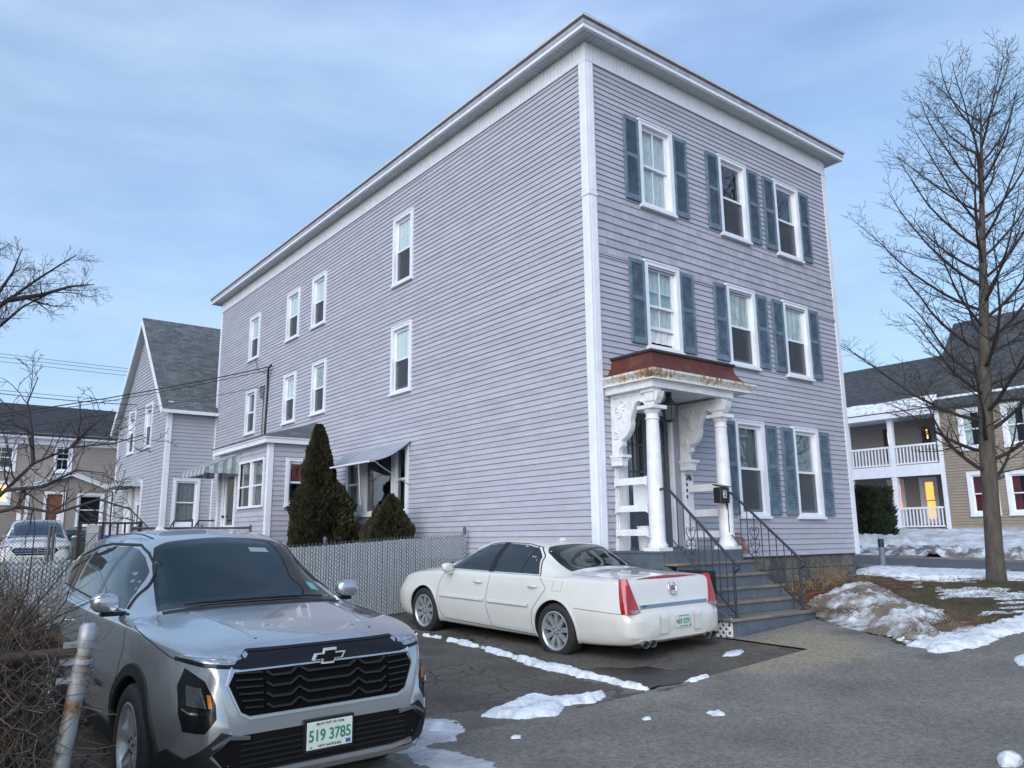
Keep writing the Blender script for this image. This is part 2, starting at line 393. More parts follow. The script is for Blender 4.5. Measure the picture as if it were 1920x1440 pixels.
mb = MB(); ringbox(mb, .28, .345, ZS-.012, ZS+.055); mb.build('fascia', WHITE, H)
mb = MB(); ringbox(mb, .28, .352, ZS+.06, ZS+.165)
mb.build('fascia', mat('fascia_aged', (.36,.37,.43), .5, var=.2, scale=5, stretch=(1,1,.3)), H)
mb = MB(); ringbox(mb, .25, .385, ZS+.178, ZS+.235); mb.build('drip_edge', mat('drip_metal', (.50,.55,.60), .4, var=.1), H)
mb = MB(); mb.box(-.37, HW+.37, -.37, HL+.37, ZS+.15, ZS+.232); mb.build('roof', mat('membrane_roof', (.12,.12,.13), .8), H)
# --- windows
rr = random.Random(21)
upm = {(0,0): CURT, (0,1): None, (0,2): None, (1,0): CURT, (1,1): CURT, (1,2): CURT, (2,1): CURTD, (2,2): CURTD}
for r_, c_, u0, u1, z0, z1 in fwins:
    window(H, TFr, u0, u1, z0, z1, up=upm[(r_, c_)], grid=(2, 1) if c_ == 0 else None, drop=.30 if (r_, c_) == (1, 0) else 0, sheetfrac=1.9 if c_ == 0 or r_ == 2 else 1.0, low=None if c_ == 0 else 'screen')
    for a, b in ((u0-.385, u0-.005), (u1+.005, u1+.385)):
        if r_ == 2 and c_ == 1 and a < u0: a += .0
        shutter(H, TFr, a, b, z0+.06, z1-.055, 0)
for n_, a, b, c, d in swins:
    window(H, TSi, a, b, c, d, up={'3A': CURT, '2A': CURTD, '2C': mat('floral_curtain', (.62,.63,.60), .9, col2=(.18,.19,.17), scale=14)}.get(n_, PALE))
# triple picture window under the awning
u0, u1, z0, z1 = TRIP; mb = MB(); frame(mb, TSi, u0, u1, z0, z1, .10, -.03, .05)
for a, b in ((6.49, 6.68), (7.95, 8.32)): mb.box(a, b, -.04, .045, z0+.1, z1-.1, TSi)
for a, b in ((6.04, 6.49), (8.32, 8.84)): mb.box(a, b, -.04, .02, 2.86, 2.91, TSi)
tw = mb.build('picture_window', WHITE, H)
mb = MB(); mb.box(u0-.02, u1+.02, -.02, .10, z0-.03, z0+.03, TSi); mb.build('sill', WHITE, tw)
for a, b, c, d in ((6.04, 6.49, z0+.1, 2.86), (6.04, 6.49, 2.91, z1-.1), (8.32, 8.84, z0+.1, 2.86), (8.32, 8.84, 2.91, z1-.1), (6.68, 7.95, z0+.1, z1-.1)):
    mb = MB(); mb.box(a, b, -.035, -.03, c, d, TSi); mb.build('pane', GLASS, tw)
mb = MB(); mb.box(6.0, 6.5, -.2, -.19, 2.4, z1-.1, TSi); mb.build('curtain', CURTD, tw)
mb = MB(); mb.box(5.9, 9.0, -.9, -.88, z0, z1, TSi); mb.build('room_stub', DARKIN, tw)
# --- canvas awning over the picture window
CANV = mat('awning_canvas', (.30,.33,.38), .75, var=.12, scale=4)
mb = MB(); n = 12; prof = []
for k in range(n+1):
    t = k/n; prof.append((.03+1.02*t, 3.70-.50*t-.10*math.sin(math.pi*t)))
# sides run slightly outwards, sheet 12 mm thick
lo = [(p, q-.012) for p, q in prof]
T = lambda p, q, u: TSi(u, p, q)
mb.prism(prof+lo[::-1], 5.85, 8.97, T)
aw = mb.build('window_awning', CANV, H)
mb = MB(); mb.tube([TSi(5.83, 1.05, 3.19), TSi(8.99, 1.05, 3.19)], .022, 8); mb.build('front_bar', WHITE, aw)
for u in (5.84, 8.98):
    mb = MB(); mb.tube([TSi(u, 1.05, 3.19), TSi(u, .9, 3.2), TSi(u, .75, 3.10), TSi(u-.02*(1 if u < 7 else -1), .06, 2.72)], .011, 6); mb.build('arm', mat('galvanised', (.45,.47,.50), .4, metal=.6, var=.2), aw)
mb = MB(); mb.tube([TSi(6.35, 1.03, 3.19), TSi(6.35, .96, 2.3)], .006, 5); mb.build('pull_cord', WHITE, aw)
# --- foundation
mb = MB(); mb.box(.06, HW-.06, .06, HL-.06, -.4, ZB); 
fo = mb.build('foundation', mat('foundation_mortar', (.13,.12,.11), .95, var=.3, scale=12), H)
BLK = [mat('foundation_block_%d' % k, c, .9, var=.35, scale=9, bump=.5, bscale=25) for k, c in enumerate([(.085,.085,.10), (.11,.11,.115), (.14,.13,.12)])]
r = random.Random(31)
for row in range(3):
    z = .42+row*.25; u = 2.1+(row % 2)*.2
    while u < HW-.1:
        b = min(u+r.uniform(.36, .5), HW-.05); mb = MB(); mb.box(u, b-.018, .03+r.uniform(0, .012), .08, z, z+.232); mb.build('foundation_block', r.choice(BLK), fo, bevel=.01); u = b
u = .1
for row in range(3):
    u = .1+(row % 2)*.2; z = .42+row*.25
    while u < 4.2: mb = MB(); b = u+r.uniform(.36, .5); mb.box(.03+r.uniform(0, .012), .08, u, b-.018, z, z+.232); mb.build('foundation_block', r.choice(BLK), fo, bevel=.01); u = b
# --- side bay with hipped roof, doors and windows
BX, BY0, BY1, BZ = -1.5, 10.36, 14.25, 4.02
TB, TBf = TSd(BX), TF(BY0)
bh = [(10.68, 12.44, 2.46, 3.60), (12.78, 13.72, 1.30, 3.47)]; bfh = [(-1.0, -.20, 2.47, 3.59)]
bw = backing(TB, BY0, BY1, ZB, BZ, bh, t=.12).build('bay_wall', WALLBACK, H)
bf = backing(TBf, BX+.12, -.03, ZB, BZ, bfh, t=.12).build('bay_wall', WALLBACK, H)
mb = MB(); mb.box(BX+.12, -.03, BY1-.12, BY1, ZB, BZ); mb.build('bay_wall', SIDING, H)
boards(TB, BY0+.10, BY1-.08, ZB, BZ-.02, .125, [(10.61, 12.50, 2.40, 3.67), (12.70, 13.80, 1.2, 3.54)], SIDING, bw, r=random.Random(14))
boards(TBf, BX+.10, -.03, ZB, BZ-.02, .125, [(-1.06, -.14, 2.41, 3.65)], SIDING, bf, r=random.Random(15))
mb = MB(); mb.box(BX-.034, BX+.10, BY0-.034, BY0, ZB, BZ); mb.box(BX-.034, BX, BY0, BY0+.10, ZB, BZ); mb.build('corner_board', WHITE, H)
mb = MB(); mb.box(BX-.034, BX, BY1-.08, BY1+.02, ZB, BZ); mb.build('corner_board', WHITE, H)
window(H, TBf, -1.06, -.14, 2.41, 3.65, cas=.085, up=mat('red_curtain', (.20,.05,.05), .9, var=.3), low=None)
mb = MB(); frame(mb, TB, 10.61, 12.50, 2.40, 3.67, .06, -.03, .045); mb.box(11.50, 11.62, -.03, .035, 2.46, 3.61, TB)
mb.box(10.67, 11.5, -.05, -.01, 2.96, 3.0, TB); mb.box(11.62, 12.44, -.05, -.01, 2.96, 3.0, TB)
dw = mb.build('double_window', WHITE, H)
for a, b, c, d in ((10.67, 11.5, 2.46, 2.96), (10.67, 11.5, 3.0, 3.61), (11.62, 12.44, 2.46, 2.96), (11.62, 12.44, 3.0, 3.61)):
    mb = MB(); mb.box(a, b, -.035, -.03, c, d, TB); mb.build('pane', GLASS, dw)
mb = MB(); mb.box(10.7, 11.5, -.11, -.10, 2.5, 3.5, TB); mb.box(11.66, 12.4, -.11, -.10, 3.0, 3.5, TB); mb.build('curtain', CURTD, dw)
mb = MB(); frame(mb, TB, 12.70, 13.80, 1.2, 3.54, .07, -.04, .045, wb=.02); mb.build('door_frame', WHITE, H)
mb = MB(); frame(mb, TB, 12.77, 13.73, 1.24, 3.47, .12, -.05, -.01, wb=.75)
bd = mb.build('bay_door', WHITE, H)
mb = MB(); mb.box(12.89, 13.61, -.035, -.03, 1.99, 3.35, TB); mb.build('pane', GLASS, bd)
mb = MB(); mb.box(13.64, 13.70, -.01, .05, 2.22, 2.27, TB); mb.box(13.60, 13.68, .03, .05, 2.20, 2.24, TB); mb.build('handle', IRON, bd)
mb = MB()
for k in range(9): a = k*.7; mb.box(13.2+.09*math.cos(a*2)-.03, 13.2+.09*math.cos(a*2)+.03, -.012, -.002, 1.74+.06*math.sin(a*3)-.03, 1.74+.06*math.sin(a*3)+.03, TB)
mb.build('door_emblem', IRON, bd)
mb = MB(); e = .17
mb.box(BX-e, BX-e+.03, BY0-e, BY1+e, BZ-.02, BZ+.15); mb.box(BX-e+.03, -.0, BY0-e, BY0-e+.03, BZ-.02, BZ+.15); mb.box(BX-e-.03, BX-e, BY0-e-.03, BY1+e, BZ+.10, BZ+.17); mb.box(BX-e, 0, BY0-e-.03, BY0-e, BZ+.10, BZ+.17)
mb.box(BX-e+.03, -.01, BY0-e+.03, BY1+e, BZ-.015, BZ+.005); mb.build('bay_cornice', WHITE, H)
ROOF = None
def shingle_mat(name, c1, c2, sx=1.0, rot=(0,0,0), bw=.30, rhh=.14):
    m = bpy.data.materials.new(name); m.use_nodes = True; t = m.node_tree; b = t.nodes['Principled BSDF']; b.inputs['Roughness'].default_value = .9
    c = t.nodes.new('ShaderNodeTexCoord'); br = t.nodes.new('ShaderNodeTexBrick'); br.inputs['Scale'].default_value = 1
    br.inputs['Brick Width'].default_value = bw; br.inputs['Row Height'].default_value = rhh; br.inputs['Mortar Size'].default_value = .008; br.inputs['Bias'].default_value = -.1
    br.inputs['Color1'].default_value = (*c1, 1); br.inputs['Color2'].default_value = (*c2, 1); br.inputs['Mortar'].default_value = (*[x*.45 for x in c1], 1); br.offset = .37
    n = t.nodes.new('ShaderNodeTexNoise'); n.inputs['Scale'].default_value = 3; mx = t.nodes.new('ShaderNodeMix'); mx.data_type = 'RGBA'; mx.blend_type = 'MULTIPLY'; mx.inputs[0].default_value = .5
    bp = t.nodes.new('ShaderNodeBump'); bp.inputs['Strength'].default_value = .6; bp.inputs['Distance'].default_value = .012
    t.links.new(c.outputs['UV'], br.inputs['Vector']); t.links.new(br.outputs['Color'], mx.inputs[6]); t.links.new(n.outputs['Fac'], mx.inputs[7]); t.links.new(c.outputs['Object'], n.inputs['Vector'])
    t.links.new(mx.outputs[2], b.inputs['Base Color']); t.links.new(br.outputs['Fac'], bp.inputs['Height']); bp.invert = True; t.links.new(bp.outputs[0], b.inputs['Normal'])
    MATS[name] = m; return m
def roof_uv(o):
    """UV in metres: u along the eave, v up the slope"""
    me = o.data; uv = me.uv_layers.new(name='UVMap')
    for p in me.polygons:
        n = p.normal; h = Vector((-n.y, n.x, 0))
        h = h.normalized() if h.length > 1e-4 else Vector((1,0,0)); v = n.cross(h)
        for li in p.loop_indices:
            c = me.vertices[me.loops[li].vertex_index].co; uv.data[li].uv = (c.dot(h), c.dot(v))
    return o
SHG = shingle_mat('shingle_grey', (.115,.135,.15), (.20,.225,.24))
SHD = shingle_mat('shingle_dark', (.035,.04,.05), (.065,.07,.08))
SHC = shingle_mat('shingle_charcoal', (.055,.065,.075), (.095,.105,.115))
mb = MB(); zt = BZ+.17; P = [(BX-e-.05, BY0-e-.05, zt), (-.002, BY0-e-.05, zt), (-.002, BY0+.62, zt+.52), (-.002, BY1+e, zt+.52), (BX-e-.05, BY1+e, zt)]
Q = [(x, y, z-.03) for x, y, z in P]
mb.add(P+Q, [(0,1,2), (0,2,3,4), (5,7,6), (5,9,8,7), (0,5,6,1), (4,9,5,0), (3,8,9,4)]); roof_uv(mb.build('bay_roof', SHG, H))
# corrugated metal awning over the bay door
mb = MB(); ALU = mat('awning_aluminium', (.55,.60,.62), .35, metal=.35, var=.25, scale=9, stretch=(1,8,1))
y0, y1 = 12.45, 14.65; n = 24; xo = -2.45
for k in range(n):
    ya = y0+(y1-y0)*k/n; yb = y0+(y1-y0)*(k+1)/n; d = .022 if k % 2 else 0
    P = [(BX-.02, ya, 3.93+d), (BX-.02, yb, 3.93+d), (xo, yb, 3.50+d), (xo, ya, 3.50+d), (xo-.03, ya, 3.32+d), (xo-.03, yb, 3.32+d)]
    mb.cur = (k//2) % 2
    mb.add(P+[(x, y, z-.012) for x, y, z in P], [(0,1,2,3), (3,2,5,4), (6,9,8,7), (9,10,11,8), (0,6,7,1), (4,5,11,10), (0,3,9,6), (3,4,10,9), (1,7,8,2), (2,8,11,5)])
for y in (y0, y1-.01):
    P = [(BX-.02, 3.93), (xo, 3.50), (xo-.03, 3.32), (BX-.02, 3.42)]
    for k in range(8):
        t0, t1 = k/8, (k+1)/8
        f = lambda t: ((BX-.02)*(1-t)+xo*t, 3.93*(1-t)+3.50*t)
        (xa, za), (xb, zb) = f(t0), f(t1); d = .012 if k % 2 else 0; mb.cur = k % 2
        mb.add([(xa, y+d, za), (xb, y+d, zb), (xb, y+d, 3.36), (xa, y+d, 3.36), (xa, y+d+.008, za), (xb, y+d+.008, zb), (xb, y+d+.008, 3.36), (xa, y+d+.008, 3.36)], [(0,1,2,3), (4,7,6,5), (3,2,6,7), (0,3,7,4), (1,5,6,2)])
mb.build('door_awning', [ALU, mat('awning_shade_stripe', (.30,.35,.39), .4, metal=.3, var=.15)], H, fix=False)
# landing, steps rails by the bay door
mb = MB(); mb.box(-2.75, BX, 12.5, 14.2, .3, 1.18); mb.build('bay_landing', mat('concrete_step', (.28,.28,.28), .9, var=.2, scale=6), H)
def railing(pts, posts, rad=.022):
    mb = MB()
    for p in pts: mb.tube(p, rad, 6)
    for p in posts: mb.tube(p, rad, 6)
    return mb
railing([[(-2.7, 14.15, 2.12), (-2.7, 12.4, 2.12)], [(-2.7, 14.15, 1.72), (-2.7, 12.4, 1.72)], [(-2.7, 14.15, 2.12), (-2.75, 15.3, 1.45)], [(-2.0, 14.3, 2.12), (-2.0, 15.4, 1.5)], [(-2.0, 14.3, 2.14), (-1.55, 14.3, 2.14)]],
        [[(-2.7, 14.15, 1.0), (-2.7, 14.15, 2.12)], [(-2.7, 12.4, .9), (-2.7, 12.4, 2.12)], [(-2.0, 14.3, .9), (-2.0, 14.3, 2.14)], [(-2.75, 15.3, .6), (-2.75, 15.3, 1.45)]]).build('bay_handrail', IRON, H)
# ================================================================ front porch, steps, rails
LZ = 1.36                                  # landing level
CX0, CX1, CY = .36, 2.05, -.88
def scroll(cx, cz, r0, r1, a0, turns, n=40, sgn=1):
    pts = []
    for k in range(n+1):
        t = k/n; a = a0+sgn*turns*2*math.pi*t; rr_ = r0+(r1-r0)*t
        pts.append((cx+rr_*math.cos(a), cz+rr_*math.sin(a)))
    return pts
def column(x):
    mb = MB(); c = (x, CY, 0)
    mb.box(x-.155, x+.155, CY-.155, CY+.155, LZ, LZ+.05)
    pr = [(.150, LZ+.05), (.155, LZ+.075), (.146, LZ+.10), (.134, LZ+.115), (.127, LZ+.14), (.122, LZ+.16), (.122, 1.9), (.116, 2.5), (.106, 3.1), (.099, 3.36), (.113, 3.375), (.113, 3.392), (.099, 3.405), (.099, 3.455), (.115, 3.475), (.130, 3.505), (.138, 3.53)]
    mb.lathe(pr, c, 28)
    mb.box(x-.165, x+.165, CY-.165, CY+.165, 3.53, 3.585)
    return mb.build('porch_column', OLDWHITE, H, smooth_=True, auto=35)
# fascia of the shelf above each column, little console block
BR = [(-.78,3.6), (-.74,3.66), (-.67,3.69), (-.6,3.67), (-.55,3.6), (-.5,3.51), (-.47,3.42), (-.475,3.34), (-.44,3.25), (-.37,3.16), (-.27,3.09), (-.265,3.02), (-.22,3.0), (-.18,2.96), (-.165,2.87)]
def bracket(x):
    mb = MB(); hw = .045
    T = lambda p, q, t: (t, p, q)
    # the panel is cut into convex slices so that the curved edge stays clean
    top = 3.86
    for (a, b), (c, d) in zip(BR, BR[1:]):
        mb.add([(x-hw, a, b), (x-hw, c, d), (x-hw, min(c, -.02), top) , (x-hw, a, top), (x+hw, a, b), (x+hw, c, d), (x+hw, c, top), (x+hw, a, top)], [(0,1,2,3), (4,7,6,5), (0,4,5,1), (3,2,6,7)])
    mb.box(x-hw, x+hw, -.165, -.02, 2.87, top)
    mb.box(x-hw, x+hw, -.97, -.78, 3.59, top)
    o = mb.build('porch_bracket', OLDWHITE, H)
    mb = MB()                              # raised rim along the curve
    for s in (-1, 1):
        mb.tube([(x+s*(hw+.004), a+.012, b+.012) for a, b in BR[1:11]], .013, 6)
        mb.tube([(x+s*(hw+.003), -.10, 3.80), (x+s*(hw+.003), -.62, 3.80)], .007, 5); mb.tube([(x+s*(hw+.003), -.09, 3.80), (x+s*(hw+.003), -.09, 3.12)], .007, 5)
        # carved scrolls
        pts = scroll(-.30, 3.68, .085, .02, -1.9, 1.35, 36, 1); mb.tube([(x+s*(hw+.006), a, b) for a, b in pts], [.016-.007*k/36 for k in range(37)], 6)
        pts = scroll(-.20, 3.52, .075, .02, .6, 1.25, 32, 1); mb.tube([(x+s*(hw+.006), a, b) for a, b in pts], [.016-.007*k/32 for k in range(33)], 6)
        mb.tube([(x+s*(hw+.006), a, b) for a, b in ((-.27,3.60), (-.30,3.53), (-.29,3.46), (-.32,3.40), (-.30,3.36))], [.014,.016,.014,.012,.006], 6)
        mb.tube([(x+s*(hw+.006), a, b) for a, b in ((-.24,3.60), (-.16,3.66), (-.13,3.60))], [.012,.014,.006], 6)
        pts = scroll(-.145, 3.20, .075, .018, 1.2, 1.5, 36, -1); mb.tube([(x+s*(hw+.006), a, b) for a, b in pts], [.015-.006*k/36 for k in range(37)], 6)
    mb.build('carving', OLDWHITE, o, smooth_=True)
    mb = MB()                              # pendant under the bracket, console over the column
    mb.box(x-.10, x+.10, -.31, -.02, 2.83, 2.875); mb.box(x-.085, x+.085, -.27, -.02, 2.79, 2.83)
    for k in range(3): mb.box(x-.075+k*.05, x-.04+k*.05, -.265, -.02, 2.70-.01*(k % 2), 2.79)
    mb.build('pendant', OLDWHITE, o); mb = MB()
    mb.box(x-.10, x+.10, -1.0, -.74, 3.80, 3.86); mb.box(x-.075, x+.075, -.99, -.80, 3.66, 3.80); mb.prism([(-1.0, 3.80), (-1.09, 3.80), (-1.06, 3.70), (-1.0, 3.62)], x-.07, x+.07, lambda p, q, t: (t, p, q))
    mb.build('console', OLDWHITE, o)
for x in (CX0, CX1): column(x); bracket(x)
# wall pilasters, entablature, ceiling
for a, b in ((.36, .60), (2.02, 2.27)):
    mb = MB(); mb.box(a, b, -.05, .01, LZ-.02, 3.87); mb.box(a-.02, b+.02, -.065, .01, LZ-.02, LZ+.20); mb.box(a+.03, b-.03, -.062, -.05, LZ+.28, 2.66); mb.build('pilaster', OLDWHITE, H)
mb = MB(); x0, x1, yf = .20, 2.22, -1.05
mb.box(x0, x0+.14, yf, 0, 3.86, 3.95); mb.box(x1-.14, x1, yf, 0, 3.86, 3.95); mb.box(x0+.14, x1-.14, yf, yf+.14, 3.86, 3.95)
mb.box(x0+.14, x1-.14, yf+.14, -.0, 3.90, 3.945)
mb.box(x0-.015, x1+.015, yf-.015, 0, 3.95, 3.975)
mb.box(.13, 2.62, -1.14, 0, 3.976, 3.995); mb.build('entablature', OLDWHITE, H)
RUSTW = bpy.data.materials.new('rust_streaked_gutter'); RUSTW.use_nodes = True
t = RUSTW.node_tree; b = t.nodes['Principled BSDF']; b.inputs['Roughness'].default_value = .55
c = t.nodes.new('ShaderNodeTexCoord'); mp = t.nodes.new('ShaderNodeMapping'); mp.inputs['Scale'].default_value = (14, 14, .7); n = t.nodes.new('ShaderNodeTexNoise'); n.inputs['Scale'].default_value = 1.6; n.inputs['Detail'].default_value = 6; n.inputs['Roughness'].default_value = .7
n2_ = t.nodes.new('ShaderNodeTexNoise'); n2_.inputs['Scale'].default_value = 1.7; ad = t.nodes.new('ShaderNodeMath'); ad.operation = 'MULTIPLY_ADD'; ad.inputs[1].default_value = .55
r_ = t.nodes.new('ShaderNodeValToRGB'); e = r_.color_ramp.elements; e[0].position = .76; e[0].color = (.62,.66,.64,1); e[1].position = .95; e[1].color = (.16,.045,.018,1); k_ = e.new(.84); k_.color = (.52,.36,.20,1)
t.links.new(c.outputs['Object'], mp.inputs[0]); t.links.new(mp.outputs[0], n.inputs['Vector']); t.links.new(c.outputs['Object'], n2_.inputs['Vector']); t.links.new(n2_.outputs['Fac'], ad.inputs[0]); t.links.new(n.outputs['Fac'], ad.inputs[2]); t.links.new(ad.outputs[0], r_.inputs[0]); t.links.new(r_.outputs[0], b.inputs['Base Color'])
mb = MB()                                   # moulded gutter, running round three sides
prof = [(0, 3.996), (.02, 3.996), (.025, 4.03), (.06, 4.07), (.085, 4.10), (.085, 4.135), (0, 4.135)]
gx0, gx1, gy = .19, 2.66, -1.085
path = [(gx0, 0.0, -1, 0), (gx0, gy, -1, -1), (gx1, gy, 1, -1), (gx1, 0.0, 1, 0)]
rings = [[(px+dx*o, py+dy*o, z) for o, z in prof] for px, py, dx, dy in path]
n_ = len(prof)
mb.add([p for r in rings for p in r], [(i*n_+k, i*n_+(k+1) % n_, (i+1)*n_+(k+1) % n_, (i+1)*n_+k) for i in range(3) for k in range(n_)]+[tuple(range(n_)), tuple(3*n_+k for k in range(n_))])
mb.build('porch_gutter', RUSTW, H)
RUST = mat('rusty_tin', (.105,.026,.020), .5, col2=(.19,.085,.045), scale=5, metal=.2, lo=.45, hi=.8, stretch=(1,1,.5), bump=.2)
mb = MB(); K = 8; rings = []                # concave mansard of the porch
for k in range(K+1):
    t_ = k/K; ins = .25*(1-(1-t_)**2.2); z = 4.115+.36*t_**1.15
    a0, a1, f = gx0-.06+ins, gx1+.06-ins*.95, gy-.06+ins
    rings.append([(a0, 0, z), (a0, f, z), (a1, f, z), (a1, 0, z)])
mb.add([p for r in rings for p in r], [(i*4+k, i*4+k+1, i*4+k+5, i*4+k+4) for i in range(K) for k in range(3)])
zt = rings[-1][0][2]; a0, f, a1 = rings[-1][0][0], rings[-1][1][1], rings[-1][2][0]
pr_ = mb.build('porch_roof', RUST, H, fix=False)
mb = MB(); mb.box(a0-.03, a1+.03, f-.03, 0, zt-.005, zt+.035); mb.build('roof_cap', mat('black_flashing', (.03,.025,.03), .6), pr_)
# porch side boards
def chamfer(x, ya, yb, z0, z1, t=.03):
    mb = MB(); c = .03
    mb.prism([(ya, z0-c), (ya-.045, z0), (yb+.045, z0), (yb, z0-c), (yb, z1+c*.4), (yb+.045, z1), (ya-.045, z1), (ya, z1+c*.4)], x-t/2, x+t/2, lambda p, q, u: (u, p, q))
    return mb
for z0, z1 in ((2.38, 2.49), (1.96, 2.06), (1.59, 1.69)): chamfer(CX0-.04, -.05, -.75, z0, z1).build('porch_rail_board', OLDWHITE, H)
for z0, z1 in ((2.33, 2.45), (1.90, 2.02), (1.55, 1.66)): chamfer(CX1+.08, -.05, -.75, z0, z1).build('porch_rail_board', OLDWHITE, H)
# front doors
TD = TF(.06)
mb = MB(); frame(mb, TF(.0), DOOR[0]-.0, DOOR[1], DOOR[2]-.04, DOOR[3], .07, -.12, -.001, wb=.03); mb.build('door_frame', OLDWHITE, H)
for a, b in ((DOOR[0]+.07, 1.235), (1.245, DOOR[1]-.07)):
    mb = MB(); wdt = b-a
    frame(mb, TD, a, b, DOOR[2], DOOR[3]-.07, .10, -.045, 0, wb=.95)
    mb.box(a+.14, b-.14, 0, .008, DOOR[2]+.18, DOOR[2]+.82, TD)
    for k in (1, 2): u = a+.10+(wdt-.2)*k/3; mb.box(u-.012, u+.012, -.03, -.005, DOOR[2]+.95, DOOR[3]-.17, TD)
    z = DOOR[2]+1.25; mb.box(a+.10, b-.10, -.03, -.005, z-.015, z+.015, TD)
    mb.box(a+.10, b-.10, -.03, -.005, 3.1, 3.125, TD)
    d_ = mb.build('front_door', DOORC, H)
    mb = MB(); mb.box(a+.10, b-.10, -.025, -.02, DOOR[2]+.95, DOOR[3]-.17, TD); mb.build('pane', GLASS, d_)
    mb = MB(); mb.box(a+.05, b-.05, -.20, -.19, DOOR[2], DOOR[3], TD); mb.build('curtain', CURTD, d_)
    mb = MB(); mb.lathe([(0, -.01), (.03, 0), (.03, .02), (.012, .03), (.012, .05), (.03, .06), (.03, .085), (0, .095)], n=12, T=lambda x, y, z, a=a, b=b: ((b-.05 if a < 1 else a+.05)+x, .06-z, 2.32+y)); mb.build('door_knob', IRON, d_)
mb = MB(); mb.box(DOOR[0]-.02, DOOR[1]+.02, -.10, .10, LZ, LZ+.045); mb.build('threshold', STEPGREY, H)
# house number and bells on the pilaster
place_text('346', .15, lambda u, v, n: (2.135+u, -.070-n, 2.58+v), IRON, H, 'house_number', thick=.003, bold=.004, sx=.70)
for z in (2.46, 2.36, 2.25):
    mb = MB(); mb.box(2.06, 2.09, -.085, -.05, z-.03, z+.03); mb.build('door_bell', IRON, H, bevel=.008)
# landing and steps
SX0, SX1 = .18, 2.14
mb = MB()
k = 0; y = -1.12
while y < -.05:
    b = min(y+.105, -.03); pass; y = b
WORN = mat('worn_tread', (.115,.125,.13), .7, col2=(.24,.20,.13), scale=3.2, stretch=(.5,6,1), lo=.42, hi=.62)
ny = 10
for k in range(ny):
    mb = MB(); ya = -1.14+1.10*k/ny; mb.box(SX0, SX1, ya, ya+1.10/ny-.006, LZ-.03, LZ); mb.build('porch_plank', STEPGREY, H)
mb = MB(); mb.box(SX0+.02, SX1-.02, -1.10, -.04, 1.10, LZ-.031); mb.box(SX0+.02, SX1-.02, -1.115, -1.10, 1.18, LZ-.031); mb.build('porch_frame', STEPGREY, H)
ST = mb_ = None
TR = [(1.185, -1.14, -1.385), (1.01, -1.36, -1.60), (.835, -1.575, -1.82), (.66, -1.795, -2.04), (.485, -2.015, -2.37)]
mb = MB()
zprev = LZ
for i, (z, ya, yb) in enumerate(TR):
    ex = .02 if i < 4 else .05
    mb.box(SX0+.05, SX1-.05, yb+.03, yb+.05, (TR[i+1][0] if i < 4 else .12), z-.036)
for x in (SX0+.01, SX1-.05):
    mb.prism([(-1.10, 1.2), (-1.10, .25), (-2.33, .02), (-2.33, .44), (-1.99, .62)], x, x+.04, lambda p, q, t: (t, p, q))
st = mb.build('stair', STEPGREY, H)
mb = MB(); mb.box(SX0+.05, SX1-.05, -1.135, -1.12, 1.185, LZ-.031); mb.build('riser', STEPGREY, st)
for i, (z, ya, yb) in enumerate(TR):
    ex = .0 if i < 4 else .06
    mb = MB(); mb.box(SX0-.01-ex, SX1+.01+ex, yb, ya, z-.036, z); mb.build('tread', WORN, st, bevel=.006)
# diagonal lattice beside the steps and porch
def lattice(x, y0, y1, z0, z1, name='lattice'):
    pass
LAT = OLDWHITE
lo_ = MB(); frame(lo_, TSd(SX0-.0), -2.28, -1.25, .12, .50, .02, -.0, .012); la = None
lo_ = MB(); lo_.box(SX0-.014, SX0-.002, -2.30, -2.27, .10, .49); lo_.box(SX0-.014, SX0-.002, -2.27, -.06, .10, .125); lattice_o = lo_.build('lattice_panel', LAT, H)
def strip_clip(a, b, y0, y1, ztop):
    return None
n_l = 0
for s in (-1, 1):
    c = -4.0
    while c < 1.6:
        # line z = s*y + c' ; strips clipped to the region below the stringer
        pts = []
        for k in range(61):
            y = -2.27+(2.2)*k/60; z = s*(y+1.2)+c
            zt = .45 if y < -2.05 else min(.95, .45+(y+2.05)*.62)
            if .12 < z < zt: pts.append((y, z))
        if len(pts) > 2:
            (ya, za), (yb, zb) = pts[0], pts[-1]; d = Vector((yb-ya, zb-za)).normalized(); nn = Vector((-d.y, d.x))*.017
            mb = MB(); o = -.012 if s > 0 else -.004
            mb.add([(SX0+o, ya+nn.x, za+nn.y), (SX0+o, yb+nn.x, zb+nn.y), (SX0+o, yb-nn.x, zb-nn.y), (SX0+o, ya-nn.x, za-nn.y), (SX0+o-.007, ya+nn.x, za+nn.y), (SX0+o-.007, yb+nn.x, zb+nn.y), (SX0+o-.007, yb-nn.x, zb-nn.y), (SX0+o-.007, ya-nn.x, za-nn.y)], [(0,1,2,3), (7,6,5,4), (0,4,5,1), (1,5,6,2), (2,6,7,3), (3,7,4,0)])
            mb.build('lattice_strip', LAT, lattice_o); n_l += 1
        c += .10
mb = MB(); mb.box(SX0+.06, SX0+.08, -2.0, -.05, .05, 1.1); mb.build('lattice_back', mat('void_dark', (.01,.01,.012), .9), H)
